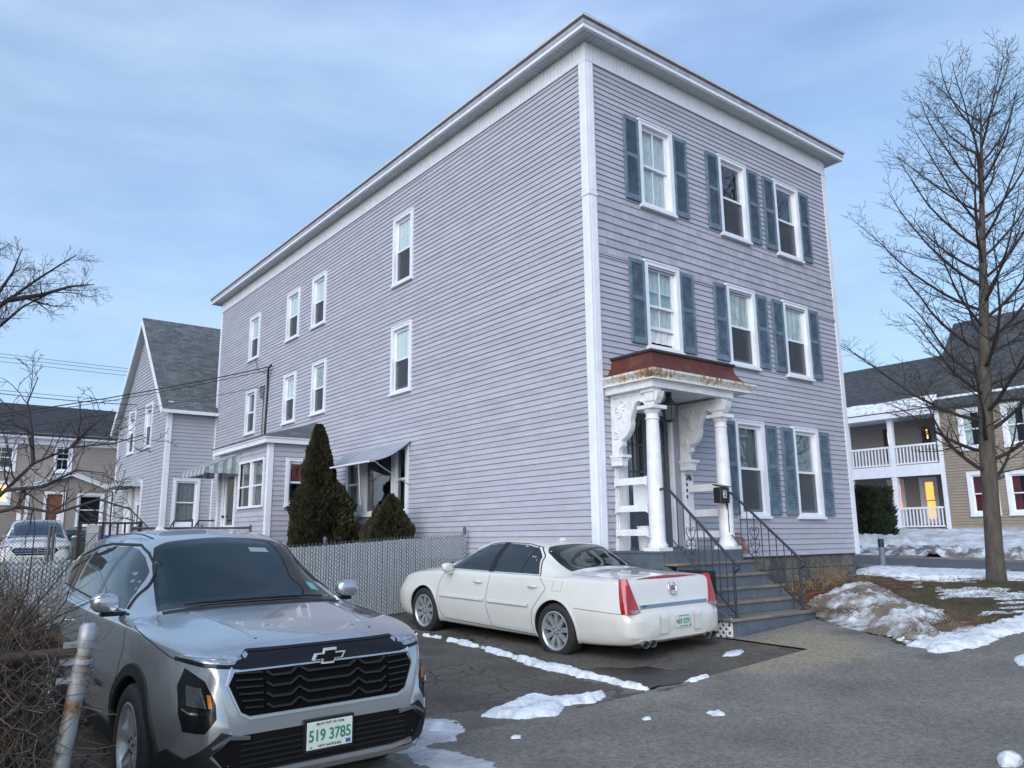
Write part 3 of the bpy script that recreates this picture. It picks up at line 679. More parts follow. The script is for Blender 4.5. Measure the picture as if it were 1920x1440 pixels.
# wrought-iron stair rails
def stair_rail(x, yt, yb, zt, zb, zfoot, ztop_foot):
    mb = MB()
    top = [(x, yt+.28, zt+.0), (x, yt+.10, zt+.02), (x, yt, zt-.02), (x, yb, zb), (x, yb-.10, zb-.06)]
    mb.tube(top, .021, 8)
    mb.tube([(x, yb-.10, zb-.06), (x, yb-.09, zb-.10), (x, yb-.0, zb-.16)], .014, 6)
    f = lambda y: zt-.02+(zb-zt+.02)*(y-yt)/(yb-yt)
    low = lambda y: f(y)-.72
    mb.tube([(x, yt+.06, f(yt)-.66), (x, yt, low(yt)), (x, yb+.01, low(yb)+.02)], .010, 6)
    o = mb.build('stair_handrail', IRON, H, smooth_=True)
    mb = MB(); mb.tube([(x, yb, zfoot), (x, yb, zb)], .019, 8); mb.lathe([(.05, zfoot), (.05, zfoot+.008), (.022, zfoot+.012)], (x, yb, 0), 12); mb.build('newel', IRON, o)
    mb = MB(); mb.tube([(x, yt+.26, LZ), (x, yt+.26, zt)], .015, 8); mb.build('newel', IRON, o)
    n = 9
    for k in range(1, n):
        y = yt+(yb-yt)*k/n
        mb = MB(); mb.tube([(x, y, low(y)), (x, y, f(y))], .0085, 5); mb.build('baluster', IRON, o)
    mb = MB(); mb.tube([(x, yt+.10, low(yt)+.1), (x, yt+.10, zt)], .0085, 5); mb.build('baluster', IRON, o)
    # heart scrolls
    mb = MB(); yc = yt+(yb-yt)*3/n; zc = f(yc)-.36
    for s in (-1, 1):
        p = scroll(0, 0, .035, .012, math.pi*.0, 1.1, 24, 1)
        def put(pts): mb.tube([(x, yc+s*a, zc+b) for a, b in pts], .0065, 5)
        put([(0, -.06), (.04, .0), (.075, .06), (.085, .11), (.065, .145), (.035, .145), (.018, .12), (.028, .098), (.045, .108)])
        put([(0, -.06), (.02, -.03), (.05, -.025), (.08, -.05), (.085, -.09), (.06, -.12), (.03, -.11), (.022, -.085), (.04, -.075)])
        put([(.085, -.09), (.08, -.15), (.04, -.20), (0, -.235)])
        put([(0, -.235), (.03, -.24), (.07, -.26), (.075, -.30), (.05, -.32), (.028, -.305), (.035, -.285)])
    mb.build('scroll_ornament', IRON, o)
stair_rail(.34, -1.18, -2.25, 2.27, 1.235, .485, 0)
stair_rail(1.98, -1.08, -2.22, 2.27, 1.235, .485, 0)
# porch lantern
LN = thing('porch_lantern', 'black tapered lantern hanging under the porch ceiling', 'lantern', (1.02, -.66, 3.54))
mb = MB(); mb.lathe([(.0, .36), (.05, .36), (.05, .30), (.035, .29)], n=8); mb.lathe([(.035, .30), (.06, .25), (.075, .215), (.15, .16), (.15, .145), (.13, .14)], n=6); mb.lathe([(.09, -.10), (.06, -.12), (.02, -.135), (.0, -.15)], n=6)
mb.build('cap', IRON, LN)
mb = MB()
for k in range(6):
    a = k*math.pi/3; mb.tube([(.128*math.cos(a), .128*math.sin(a), .145), (.088*math.cos(a), .088*math.sin(a), -.10)], .008, 5)
mb.build('cage', IRON, LN)
mb = MB(); mb.lathe([(.12, .14), (.08, -.10)], n=6); mb.build('shade', mat('smoked_glass', (.10,.11,.13), .15, spec=.6), LN)
# mailbox
MBX = thing('mailbox', 'small black metal mailbox with number 2 on the stair railing', 'mailbox', (1.82, -.98, 2.10))
mb = MB(); mb.box(-.12, .12, -.08, .06, 0, .25); mb.prism([(-.10, .25), (.07, .29), (.07, .31), (-.12, .265)], -.13, .13, lambda p, q, t: (t, p, q)); mb.build('box', mat('mailbox_black', (.012,.012,.014), .35), MBX, bevel=.006)
mb = MB(); mb.box(-.045, .035, -.086, -.081, .08, .20); mb.build('number_plate', mat('plate_white', (.7,.7,.72), .5), MBX)
place_text('2', .125, lambda u, v, n: (-.005+u, -.088-n, .14+v), IRON, MBX, 'number', thick=.001, bold=.004)
mb = MB(); mb.tube([(.15, 0.02, .0), (.17, .02, -.30), (.17, .02, -.74)], .014, 6); mb.build('bracket_arm', IRON, MBX)
# bucket, poster board on the porch
BK = thing('bucket', 'white plastic bucket standing on the porch behind the rail boards', 'bucket', (.62, -.42, LZ))
mb = MB(); mb.lathe([(.12, 0), (.125, .01), (.145, .30), (.152, .31), (.152, .33), (.147, .335), (.147, .36), (.152, .365), (.152, .38), (.138, .38), (.12, .03), (0, .03)], n=24); mb.build('pail', mat('white_plastic', (.7,.72,.74), .4), BK, smooth_=True, auto=40)
mb = MB(); mb.tube([(.15*math.cos(a), .15*math.sin(a)*.4, .36+.12*math.sin(a)) for a in [math.pi*k/10 for k in range(11)]], .005, 5); mb.build('bail', IRON, BK)
PB = MB(); PB.box(.50, .515, -.62, -.28, 2.04, 2.46); o = PB.build('notice_board', mat('white_board', (.72,.75,.80), .6, var=.04), None); tag(o, 'blank white board fixed between the porch rail boards', 'board')
# gas meter pipes beside the steps
GM = thing('gas_meter', 'cluster of rusty gas pipes and meters at the foot of the front wall', 'gas meter', (3.20, -.22, 1.27))
RUSTP = mat('rusty_pipe', (.20,.09,.07), .7, col2=(.36,.25,.22), scale=20)
for k in range(3):
    x = -.22+k*.2
    mb = MB(); mb.lathe([(.0, 0), (.085, 0), (.095, .02), (.095, .14), (.085, .16), (.03, .17), (.03, .20), (0, .2)], (x, 0, -.02), 14); mb.build('meter', RUSTP, GM, smooth_=True, auto=40)
    mb = MB(); mb.tube([(x-.04, 0, .16), (x-.04, 0, .26), (x-.04, .10, .26)], .018, 8); mb.tube([(x+.04, 0, .16), (x+.04, 0, .22), (x+.14, 0, .22)], .016, 8); mb.build('pipe', RUSTP, GM)
mb = MB(); mb.tube([(-.42, .02, .27), (.1, .02, .27), (.22, .02, .24), (.25, .02, .1)], .022, 8); mb.tube([(-.40, .02, .34), (.12, .02, .34)], .018, 8); mb.tube([(-.3, .02, -.4), (-.3, .02, .0)], .018, 8); mb.build('manifold', RUSTP, GM)
# service cables on the side wall
CBL = mat('black_cable', (.015,.015,.02), .6)
SC = thing('service_cable', 'black electric service cable running down the side wall to the bay roof', 'cable', (-.05, 14.66, 4.75))
def lc(p): return (p[0]+.05, p[1]-14.66, p[2]-4.75)
mb = MB(); mb.tube([lc(p) for p in ((-.09, 14.3, 6.92), (-.12, 14.45, 6.85), (-.07, 14.62, 6.6), (-.045, 14.66, 6.2), (-.045, 14.7, 5.5), (-.045, 14.74, 4.75))], .032, 7); mb.build('riser_cable', CBL, SC)
mb = MB(); mb.tube([lc(p) for p in ((-.05, 14.95, 6.4), (-.05, 14.98, 5.6), (-.05, 15.0, 4.6))], .012, 6); mb.tube([lc(p) for p in ((-.05, 15.9, 7.40), (-.05, 15.6, 7.0), (-.05, 15.0, 6.8), (-.08, 14.4, 6.88))], .008, 5); mb.build('drop_wire', CBL, SC)
mb = MB(); mb.tube([lc((-.05, 15.15+.22*math.cos(a)*(1-.03*k), 6.2+.2*math.sin(a))) for k, a in enumerate([2*math.pi*j/14 for j in range(32)])], .008, 5); mb.build('coil', CBL, SC)
# ================================================================ ground, paving, street, snow
def nz(x, y, s=1., seed=0.): return mnoise.noise(Vector((x*s+seed, y*s-seed, seed*.37)))
def sheet(name, inside, x0, x1, y0, y1, res, dz, m, hf=None, edge=None):
    """a sheet that follows the ground; hf adds height"""
    nx = max(2, int(round((x1-x0)/res))+1); ny = max(2, int(round((y1-y0)/res))+1); idx = {}; mb = MB()
    for j in range(ny):
        for i in range(nx):
            x = x0+(x1-x0)*i/(nx-1); y = y0+(y1-y0)*j/(ny-1)
            if inside is None or inside(x, y):
                idx[i, j] = len(mb.v); mb.v.append((x, y, zg(x, y)+dz+(hf(x, y) if hf else 0)))
    for j in range(ny-1):
        for i in range(nx-1):
            q = [(i, j), (i+1, j), (i+1, j+1), (i, j+1)]
            if all(k in idx for k in q): mb.f.append(tuple(idx[k] for k in q)); mb.m.append(0)
    return mb.build(name, m, None, smooth_=True, fix=False)
def ground_mat(name, cols, speck=.35, cracks=0., tan=None, rough=.85, sscale=150., big=.7, wet=None):
    m = bpy.data.materials.new(name); m.use_nodes = True; t = m.node_tree; b = t.nodes['Principled BSDF']; b.inputs['Roughness'].default_value = rough; b.inputs['Specular IOR Level'].default_value = .3
    A = t.nodes.new; K = t.links.new
    c = A('ShaderNodeTexCoord'); n = A('ShaderNodeTexNoise'); n.inputs['Scale'].default_value = big; n.inputs['Detail'].default_value = 6; n.inputs['Roughness'].default_value = .62
    r = A('ShaderNodeValToRGB'); r.color_ramp.elements[0].position = .3; r.color_ramp.elements[1].position = .7; r.color_ramp.elements[0].color = (*cols[0], 1); r.color_ramp.elements[1].color = (*cols[1], 1)
    K(c.outputs['Object'], n.inputs['Vector']); K(n.outputs['Fac'], r.inputs[0]); col = r.outputs[0]
    if tan:
        sep = A('ShaderNodeVectorMath'); sep.operation = 'DISTANCE'; sep.inputs[1].default_value = tan[1]
        mpn = A('ShaderNodeMapping'); mpn.inputs['Scale'].default_value = tan[3]; cc = A('ShaderNodeTexCoord'); K(cc.outputs['Object'], mpn.inputs[0]); K(mpn.outputs[0], sep.inputs[0])
        nn = A('ShaderNodeTexNoise'); nn.inputs['Scale'].default_value = 1.4; nn.inputs['Detail'].default_value = 5; K(c.outputs['Object'], nn.inputs['Vector'])
        ma = A('ShaderNodeMath'); ma.operation = 'MULTIPLY_ADD'; ma.inputs[1].default_value = 1.3; K(nn.outputs['Fac'], ma.inputs[0]); K(sep.outputs['Value'], ma.inputs[2])
        rr_ = A('ShaderNodeMapRange'); rr_.inputs[1].default_value = tan[2]+.65; rr_.inputs[2].default_value = tan[2]+.25; K(ma.outputs[0], rr_.inputs[0])
        mm = A('ShaderNodeMix'); mm.data_type = 'RGBA'; mm.inputs[7].default_value = (*tan[0], 1); K(rr_.outputs[0], mm.inputs[0]); K(col, mm.inputs[6]); col = mm.outputs[2]
    s = A('ShaderNodeTexNoise'); s.inputs['Scale'].default_value = sscale; s.inputs['Detail'].default_value = 3; s.inputs['Roughness'].default_value = .8; K(c.outputs['Object'], s.inputs['Vector'])
    sr = A('ShaderNodeMapRange'); sr.inputs[1].default_value = .25; sr.inputs[2].default_value = .75; sr.inputs[3].default_value = 1-speck; sr.inputs[4].default_value = 1+speck; K(s.outputs['Fac'], sr.inputs[0])
    mx = A('ShaderNodeMix'); mx.data_type = 'RGBA'; mx.blend_type = 'MULTIPLY'; mx.inputs[0].default_value = 1; K(col, mx.inputs[6]); K(sr.outputs[0], mx.inputs[7]); col = mx.outputs[2]
    s2 = A('ShaderNodeTexNoise'); s2.inputs['Scale'].default_value = sscale*.28; s2.inputs['Detail'].default_value = 6; s2.inputs['Roughness'].default_value = .75; K(c.outputs['Object'], s2.inputs['Vector'])
    sr2 = A('ShaderNodeMapRange'); sr2.inputs[1].default_value = .3; sr2.inputs[2].default_value = .7; sr2.inputs[3].default_value = 1-speck*.75; sr2.inputs[4].default_value = 1+speck*.75; K(s2.outputs['Fac'], sr2.inputs[0])
    mx2 = A('ShaderNodeMix'); mx2.data_type = 'RGBA'; mx2.blend_type = 'MULTIPLY'; mx2.inputs[0].default_value = 1; K(col, mx2.inputs[6]); K(sr2.outputs[0], mx2.inputs[7]); col = mx2.outputs[2]
    bp = A('ShaderNodeBump'); bp.inputs['Strength'].default_value = .5; bp.inputs['Distance'].default_value = .008; K(s.outputs['Fac'], bp.inputs['Height']); K(bp.outputs[0], b.inputs['Normal'])
    if cracks:
        v = A('ShaderNodeTexVoronoi'); v.feature = 'DISTANCE_TO_EDGE'; v.inputs['Scale'].default_value = 3.0; v.inputs['Randomness'].default_value = 1
        dn = A('ShaderNodeTexNoise'); dn.inputs['Scale'].default_value = 5; vm = A('ShaderNodeMix'); vm.data_type = 'VECTOR'; vm.inputs[0].default_value = .12; K(c.outputs['Object'], dn.inputs['Vector']); K(c.outputs['Object'], vm.inputs[4]); K(dn.outputs['Color'], vm.inputs[5]); K(vm.outputs[1], v.inputs['Vector'])
        cr = A('ShaderNodeMapRange'); cr.inputs[1].default_value = .004; cr.inputs[2].default_value = .034; cr.inputs[3].default_value = 1.; cr.inputs[4].default_value = 0.; K(v.outputs['Distance'], cr.inputs[0])
        mk = A('ShaderNodeTexNoise'); mk.inputs['Scale'].default_value = .55; mk.inputs['Detail'].default_value = 3; K(c.outputs['Object'], mk.inputs['Vector']); mr = A('ShaderNodeMapRange'); mr.inputs[1].default_value = .42; mr.inputs[2].default_value = .56; K(mk.outputs['Fac'], mr.inputs[0])
        mu = A('ShaderNodeMath'); mu.operation = 'MULTIPLY'; K(cr.outputs[0], mu.inputs[0]); K(mr.outputs[0], mu.inputs[1]); mu2 = A('ShaderNodeMath'); mu2.operation = 'MULTIPLY'; mu2.inputs[1].default_value = cracks; K(mu.outputs[0], mu2.inputs[0])
        cm = A('ShaderNodeMix'); cm.data_type = 'RGBA'; cm.inputs[7].default_value = (.012,.011,.010,1); K(mu2.outputs[0], cm.inputs[0]); K(col, cm.inputs[6]); col = cm.outputs[2]
    if wet:
        wn = A('ShaderNodeTexNoise'); wn.inputs['Scale'].default_value = .8; wn.inputs['Detail'].default_value = 5; K(c.outputs['Object'], wn.inputs['Vector']); wr = A('ShaderNodeMapRange'); wr.inputs[1].default_value = wet; wr.inputs[2].default_value = wet+.12; K(wn.outputs['Fac'], wr.inputs[0])
        wm = A('ShaderNodeMix'); wm.data_type = 'RGBA'; wm.blend_type = 'MULTIPLY'; wm.inputs[7].default_value = (.42,.42,.44,1); K(wr.outputs[0], wm.inputs[0]); K(col, wm.inputs[6]); col = wm.outputs[2]
        ro = A('ShaderNodeMapRange'); ro.inputs[3].default_value = rough; ro.inputs[4].default_value = .38; K(wr.outputs[0], ro.inputs[0]); K(ro.outputs[0], b.inputs['Roughness'])
    K(col, b.inputs['Base Color']); MATS[name] = m; return m
LAWN = ground_mat('winter_lawn', [(.045,.035,.022), (.10,.085,.045)], speck=.7, sscale=45, big=2.2, rough=.95)
PADM = ground_mat('old_asphalt', [(.064,.056,.048), (.128,.116,.100)], speck=.6, cracks=1., wet=.60, sscale=70, big=1.1)
ROADM = ground_mat('front_asphalt', [(.138,.127,.113), (.228,.211,.190)], speck=.6, tan=((.27,.235,.175), (-.10, -3.3, 0), 1.1, (.72, 1, 0)), sscale=75, wet=.64, big=.9)
STREETM = ground_mat('street_asphalt', [(.10,.105,.115), (.135,.14,.15)], speck=.2)
LOTM = ground_mat('yard_gravel', [(.10,.095,.09), (.17,.165,.16)], speck=.4)
# terrain: fine near, coarse far, one sheet
xs = [-900,-400,-200,-120,-80,-60]+[-50+k*1.0 for k in range(101)]+[60,80,120,200,400,900]
ys = [-900,-400,-200,-120,-80,-60]+[-50+k*1.0 for k in range(111)]+[70,90,130,220,420,900]
mb = MB(); mb.v = [(x, y, zg(x, y)-.012) for y in ys for x in xs]; nx = len(xs)
mb.f = [(j*nx+i, j*nx+i+1, (j+1)*nx+i+1, (j+1)*nx+i) for j in range(len(ys)-1) for i in range(nx-1)]; mb.m = [0]*len(mb.f)
struct(mb.build('ground', LAWN, None, smooth_=True, fix=False))
def lawn_edge(x, y):              # true on paving
    if y > -2.38: return x < .3
    if y > -4.72: return x < 2.1+(y+2.38)*.58+.12*nz(x, y, 2.5)
    return y < -4.72+.08*nz(x, y, 2.) or x < .75
pad_edge = lambda x: -3.42+.05*nz(x, 0, 1.2)
struct(sheet('parking_pad', lambda x, y: y < 3.75 and x < .16, -16, .16, -4.0, 3.7, .15, .004, PADM))
struct(sheet('road', lambda x, y: (y < pad_edge(x) or x > .05) and lawn_edge(x, y), -13, 5, -10, -2.2, .06, .010, ROADM)); struct(sheet('road', lambda x, y: y < -9.8 or x < -12.8 or x > 4.8 and y < -4.8, -60, 60, -40, -3.4, .8, .009, ROADM))
struct(sheet('street', None, 10.2, 14.9, -40, 60, .5, .0, STREETM))
struct(sheet('yard_lot', None, -14, -3.0, 4.2, 40, .5, .003, LOTM))
for x in (10.05, 14.9):
    mb = MB()
    for k in range(48): y = -38+k*2; mb.box(x, x+.15, y, y+1.99, zg(x, y)-.2, zg(x, y)+.085)
    struct(mb.build('kerb', mat('granite_kerb', (.22,.22,.23), .8, var=.25, scale=4), None))
# --- snow
SNOW = mat('snow', (.40,.40,.40), .65, col2=(.78,.83,.89), lo=.28, hi=.54, scale=7, detail=9, bump=.8, bscale=45, bdist=.02)
def dirty_snow(name, lo, hi, dirt=(.20,.17,.13), sc_=1.6, clean=(.70,.75,.82), st=(1,1,1)):
    return mat(name, dirt, .75, col2=clean, scale=sc_, lo=lo, hi=hi, bump=.7, bscale=22, bdist=.03, detail=9, stretch=st)
SNOWD = dirty_snow('dirty_snow', .44, .64, dirt=(.17,.135,.10), sc_=2.3); SNOWG = dirty_snow('grey_snow', .30, .62, dirt=(.30,.29,.28))
ICE = mat('grey_ice', (.42,.46,.50), .22, var=.3, scale=4, stretch=(1,1,1), bump=.3, bscale=9, bdist=.01)
def pdist(poly):
    E_ = list(zip(poly, poly[1:]+poly[:1]))
    def d(x, y):
        ins = False; m = 1e9
        for (ax, ay), (bx, by) in E_:
            if (ay > y) != (by > y) and x < (bx-ax)*(y-ay)/(by-ay)+ax: ins = not ins
            vx, vy = bx-ax, by-ay; L_ = vx*vx+vy*vy or 1e-9; t_ = max(0, min(1, ((x-ax)*vx+(y-ay)*vy)/L_)); m = min(m, math.hypot(x-ax-t_*vx, y-ay-t_*vy))
        return m if ins else -m
    return d
def snow(name, poly, h, soft, m, label, res=.04, rag=.12, rs=3.5, lump=.35, seed=1., cat='snow', group=None, base=.0, kind=None):
    d = pdist(poly); xs_ = [p[0] for p in poly]; ys_ = [p[1] for p in poly]; P = .15
    def hf(x, y):
        q = d(x, y)+rag*nz(x, y, rs, seed)+rag*.5*nz(x, y, rs*3, seed+5)+rag*.32*nz(x, y, rs*8, seed+9)+rag*.16*nz(x, y, rs*19, seed+11)
        t_ = q/soft
        if t_ < 0: return max(-.03, t_*.12)
        t_ = min(1, t_); s_ = t_*(2-t_)*.85+.15*smooth(0, .25, t_)
        return base+h*s_*(1+lump*nz(x, y, 2.2, seed+2)+lump*.6*nz(x, y, 7, seed+3)+lump*.5*nz(x, y, 16, seed+4)+lump*.35*nz(x, y, 34, seed+6))
    o = sheet(name, lambda x, y: d(x, y) > -P, min(xs_)-P, max(xs_)+P, min(ys_)-P, max(ys_)+P, res, .008, m, hf)
    return tag(o, label, cat, group, kind)
def ribbon(pts, wd):
    L_, R_ = [], []
    for i, p in enumerate(pts):
        a = Vector(pts[max(0, i-1)]); b = Vector(pts[min(len(pts)-1, i+1)]); t_ = (b-a).normalized(); n_ = Vector((-t_.y, t_.x))*(wd[i] if hasattr(wd, '__len__') else wd)
        L_.append((p[0]+n_.x, p[1]+n_.y)); R_.append((p[0]-n_.x, p[1]-n_.y))
    return L_+R_[::-1]
snow('snow_strip', ribbon([(-2.45,1.75), (-2.42,1.1), (-2.40,.35), (-2.46,-.4), (-2.54,-1.0), (-2.63,-1.63), (-2.67,-2.31), (-2.67,-2.89), (-2.70,-3.42)], [.03,.04,.04,.05,.065,.085,.085,.07,.03]), .045, .07, SNOW, 'long thin strip of melting snow on the asphalt beside the white sedan', res=.02, rag=.075, rs=4)
snow('snow_patch', [(-4.54,-3.06), (-3.96,-2.83), (-3.71,-2.80), (-3.48,-3.10), (-3.12,-3.22), (-3.43,-3.41), (-3.7,-3.32), (-4.03,-3.53), (-4.37,-3.37)], .06, .16, SNOW, 'bright patch of snow on the asphalt in front of the silver car', res=.025, rag=.06, rs=5)
snow('ice_patch', [(-4.9,-2.7), (-4.8,-3.02), (-4.92,-3.43), (-5.12,-3.69), (-5.5,-3.6), (-5.5,-3.0)], .022, .2, ICE, 'grey sheet of ice beside the front bumper of the silver car', res=.03, rag=.10, rs=4)
snow('ice_patch', [(-5.6,-3.40), (-5.30,-3.80), (-5.30,-4.26), (-5.22,-4.75), (-5.60,-4.7), (-5.75,-4.0)], .022, .2, ICE, 'long tongue of grey ice running out from under the silver car towards the road', res=.03, rag=.10, rs=4)
snow('snow_patch', [(-4.98,-3.0), (-4.9,-3.12), (-5.02,-3.44), (-5.2,-3.3)], .03, .06, SNOW, 'small crust of white snow lying on the grey ice', res=.025, rag=.06)
snow('snow_patch', [(-2.16,-3.40), (-1.85,-3.38), (-1.70,-3.46), (-1.95,-3.52), (-2.14,-3.56)], .03, .06, SNOW, 'small thin snow remnant behind the white sedan on the asphalt', res=.025, rag=.06)
snow('snow_patch', [(-.95,-2.92), (-.6,-2.82), (-.5,-2.92), (-.8,-3.05)], .02, .05, SNOWG, 'small grey snow remnant near the lattice of the steps', res=.025, rag=.06)
for k, (x, y, lb) in enumerate([(-4.75,-3.86,'small white chunk of snow between the ice and the road'), (-3.0,-4.45,'flat crumb of snow alone on the road asphalt'), (-3.55,-4.15,'tiny pair of snow crumbs near the bright snow patch')]):
    snow('snow_chunk', [(x-.10,y-.05), (x+.05,y-.08), (x+.12,y+.03), (x-.02,y+.07)], .025, .05, SNOW, lb, res=.02, rag=.04)
snow('snow_pile', [(3.3,-1.45), (4.52,-1.22), (5.44,-1.20), (4.98,-1.92), (3.85,-3.0), (2.85,-4.0), (2.39,-4.40), (1.25,-4.45), (1.55,-3.75), (1.75,-3.2), (2.0,-2.75), (2.6,-2.05)], .30, 1.25, SNOWD, 'dirty ploughed snow pile beside the front steps', res=.05, rag=.22, rs=2, lump=.4)
snow('snow_edge', [(1.5,-3.9), (.72,-4.68), (1.03,-4.82), (1.73,-4.86), (2.86,-4.86), (6.5,-4.9), (8,-4.7), (3.7,-4.45), (2.61,-4.40), (1.95,-4.25)], .06, .20, SNOW, 'ragged white snow edge along the lawn by the road', res=.04, rag=.16, rs=3)
snow('snow_field', [(7.75,.3), (9.95,.9), (9.95,3.5), (9.95,-2.2), (9.95,-4.0), (8.6,-3.1), (7.9,-2.2), (7.2,-1.75), (7.15,-.9), (7.5,-.2)], .07, .3, SNOW, 'smooth white snow cover between the house corner and the street', res=.06, rag=.25, rs=1.6)
def patchy_h(x, y): return -.036+.075*nz(x, y*1.6, .75, 3.)+.030*nz(x, y*1.8, 2.6, 8.)+.012*nz(x, y, 8, 2.)
o = sheet('patchy_snow', lambda x, y: pp(x, y) > 0, 2.5, 9.5, -4.8, -1.0, .06, .006, SNOW, patchy_h) if False else None
pp = pdist([(5.6,-1.3), (7.0,-1.6), (8.4,-3.4), (9.4,-4.7), (3.6,-4.7), (2.9,-4.2), (4.3,-3.0)])
tag(sheet('snow_remnants', lambda x, y: pp(x, y) > -.1, 2.7, 9.6, -4.9, -1.0, .055, .004, SNOW, patchy_h), 'scattered melting snow remnants over the brown lawn', None, kind='stuff')
snow('snow_field', [(15.1,-14), (19.5,-14), (24,-6), (24,14), (20,24), (15.1,26)], .16, 1.0, SNOWG, 'grey old snow covering the yard of the tan corner house', res=.25, rag=.4, rs=.7)
snow('snow_bank', ribbon([(15.6,-12), (15.7,-4), (15.6,1), (15.7,4), (15.8,9), (15.6,16), (15.6,24)], [.5,.55,.6,.55,.5,.5,.4]),   .26, .5, dirty_snow('bank_snow', .44, .62, dirt=(.16,.15,.14), sc_=3), 'low ploughed snow bank along the far kerb of the street', res=.10, rag=.3, rs=1.5, lump=.6)
snow('snow_bank', ribbon([(18.0,3.3), (18.2,5.5), (18.5,7.5), (18.8,10)], [.7,.9,.9,.6]), .42, .9, SNOWG, 'rounded old snow heap before the hedge across the street', res=.12, rag=.3, rs=1.)
snow('snow_patch', [(.3,-5.75), (.86,-5.42), (1.3,-5.42), (1.2,-5.65), (.5,-5.9)], .03, .08, SNOW, 'thin snow scrap on the road beside the lawn corner', res=.03, rag=.08)
WETM = mat('wet_asphalt', (.034,.031,.028), .38, spec=.5, var=.4, scale=6, bump=.3, bscale=70, bdist=.004)
snow('meltwater', [(-2.95,-3.35), (-2.6,-2.3), (-2.2,-2.2), (-1.7,-2.9), (-1.5,-3.3), (-2.2,-3.42)], .0015, .25, WETM, 'dark damp asphalt spreading from the end of the snow strip', res=.05, rag=.22, rs=2, lump=.2, cat='wet patch', base=-.004)
snow('meltwater', [(-5.0,-2.6), (-4.4,-2.85), (-3.0,-3.15), (-3.2,-3.42), (-4.4,-3.5), (-4.9,-3.6), (-5.2,-3.3)], .0015, .2, WETM, 'dark damp margin around the bright snow patch', res=.05, rag=.16, rs=2.5, lump=.2, cat='wet patch', base=-.004)
# stone at the bottom right
mb = MB()
for k in range(9):
    pass
def blob(mb, c, r, seed, n=10, amp=.35, sq=(1,1,1)):
    vs = []; fs = []
    for i in range(n+1):
        for j in range(n*2):
            th = math.pi*i/n; ph = math.pi*j/n; d = Vector((math.sin(th)*math.cos(ph), math.sin(th)*math.sin(ph), math.cos(th)))
            rr_ = r*(1+amp*mnoise.noise(d*1.7+Vector((seed, seed*2, 0))))
            vs.append((c[0]+d.x*rr_*sq[0], c[1]+d.y*rr_*sq[1], c[2]+d.z*rr_*sq[2]))
    for i in range(n):
        for j in range(n*2): fs.append((i*n*2+j, (i+1)*n*2+j, (i+1)*n*2+(j+1) % (n*2), i*n*2+(j+1) % (n*2)))
    mb.add(vs, fs)
mb = MB(); blob(mb, (-2.66, -6.66, zg(-2.66, -6.66)+.03), .085, 3, sq=(1.2,.8,.7)); tag(mb.build('ice_lump', SNOWG, None, smooth_=True), 'single pale lump of ice on the bare road asphalt', 'ice')
mb = MB(); blob(mb, (-2.5, -3.50, .03), .05, 4)
pud = sheet('puddle', lambda x, y: True, -2.85, -2.15, -3.75, -3.2, .03, .008, mat('puddle_water', (.012,.012,.012), .04, spec=.6), lambda x, y: .006-.02*((x+2.5)**2*6+(y+3.48)**2*26)+.008*nz(x, y, 5)); tag(pud, 'small dark puddle at the edge of the parking pad', 'puddle')
# ================================================================ wing behind the house
WX, WY0, WY1, WZ, RZ = -1.64, 19.80, 27.6, 6.42, 10.32
WG = thing('gabled_house', 'grey clapboard house with steep shingled gable behind the main house', 'house', (WX, WY0, 0))
def wl(f): return lambda u, n, z: tuple(Vector(f(u, n, z))-Vector((WX, WY0, 0)))
TWe, TWg = wl(TF(WY0)), wl(TSd(WX))
eh = [(-1.28, -.47, 2.10, 3.68)]
gw = [(21.95, 23.02, 5.0, 6.72), (24.66, 25.78, 5.0, 6.78), (22.75, 23.65, 2.05, 3.85), (24.3, 25.4, 1.4, 3.6)]
we = backing(TWe, WX+.12, 0, .3, WZ, [(-1.28, -.47, 2.10, 3.68)], t=.12).build('wall', WALLBACK, WG)
wg = backing(TWg, WY0, WY1, .3, WZ, [(a+.05, b-.05, c+.05, d-.05) for a, b, c, d in gw], t=.12).build('wall', WALLBACK, WG)
boards(TWe, WX+.12, -.045, 1.1, WZ, .128, [(-1.33, -.42, 2.05, 3.73)], SIDING2, we, r=random.Random(41))
boards(TWg, WY0+.13, WY1-.1, 1.1, WZ, .128, gw, SIDING2, wg, r=random.Random(42))
z = WZ; yc = (WY0+WY1)/2; half = (WY1-WY0)/2
mb = MB(); mb.add([TWg(WY0, -.02, WZ), TWg(WY1, -.02, WZ), TWg(yc, -.02, RZ-.1)], [(0,1,2)])
mb.build('gable_wall', WALLBACK, WG, fix=False)
while z < RZ-.3:
    hw = half*(1-(z-WZ)/(RZ-WZ))-.02; h2 = half*(1-(z+.128-WZ)/(RZ-WZ))-.02
    mb = MB(); P = [(yc-hw, .0, z+.013), (yc+hw, .0, z+.013), (yc+h2, .0, z+.13), (yc-h2, .0, z+.13), (yc-hw, .024, z+.013), (yc+hw, .024, z+.013), (yc+h2, .005, z+.13), (yc-h2, .005, z+.13)]
    mb.add([TWg(*p) for p in P], [(0,3,2,1), (4,5,6,7), (0,1,5,4), (1,2,6,5), (2,3,7,6), (3,0,4,7)]); mb.build('siding_board', SIDING2, wg); z += .128
mb = MB(); mb.box(WX-.035, WX+.13, WY0-.035, WY0, .8, WZ, lambda x, y, z: (x-WX, y-WY0, z)); mb.box(WX-.035, WX, WY0, WY0+.14, .8, WZ, lambda x, y, z: (x-WX, y-WY0, z)); mb.build('corner_board', WHITE, WG)
mb = MB(); mb.box(-.035, 0, WY1-WY0-.1, WY1-WY0+.02, .8, WZ); mb.build('corner_board', WHITE, WG)
window(WG, TWe, -1.33, -.42, 2.05, 3.73, cas=.10, up=CURTD, sheetfrac=1.9, low=None)
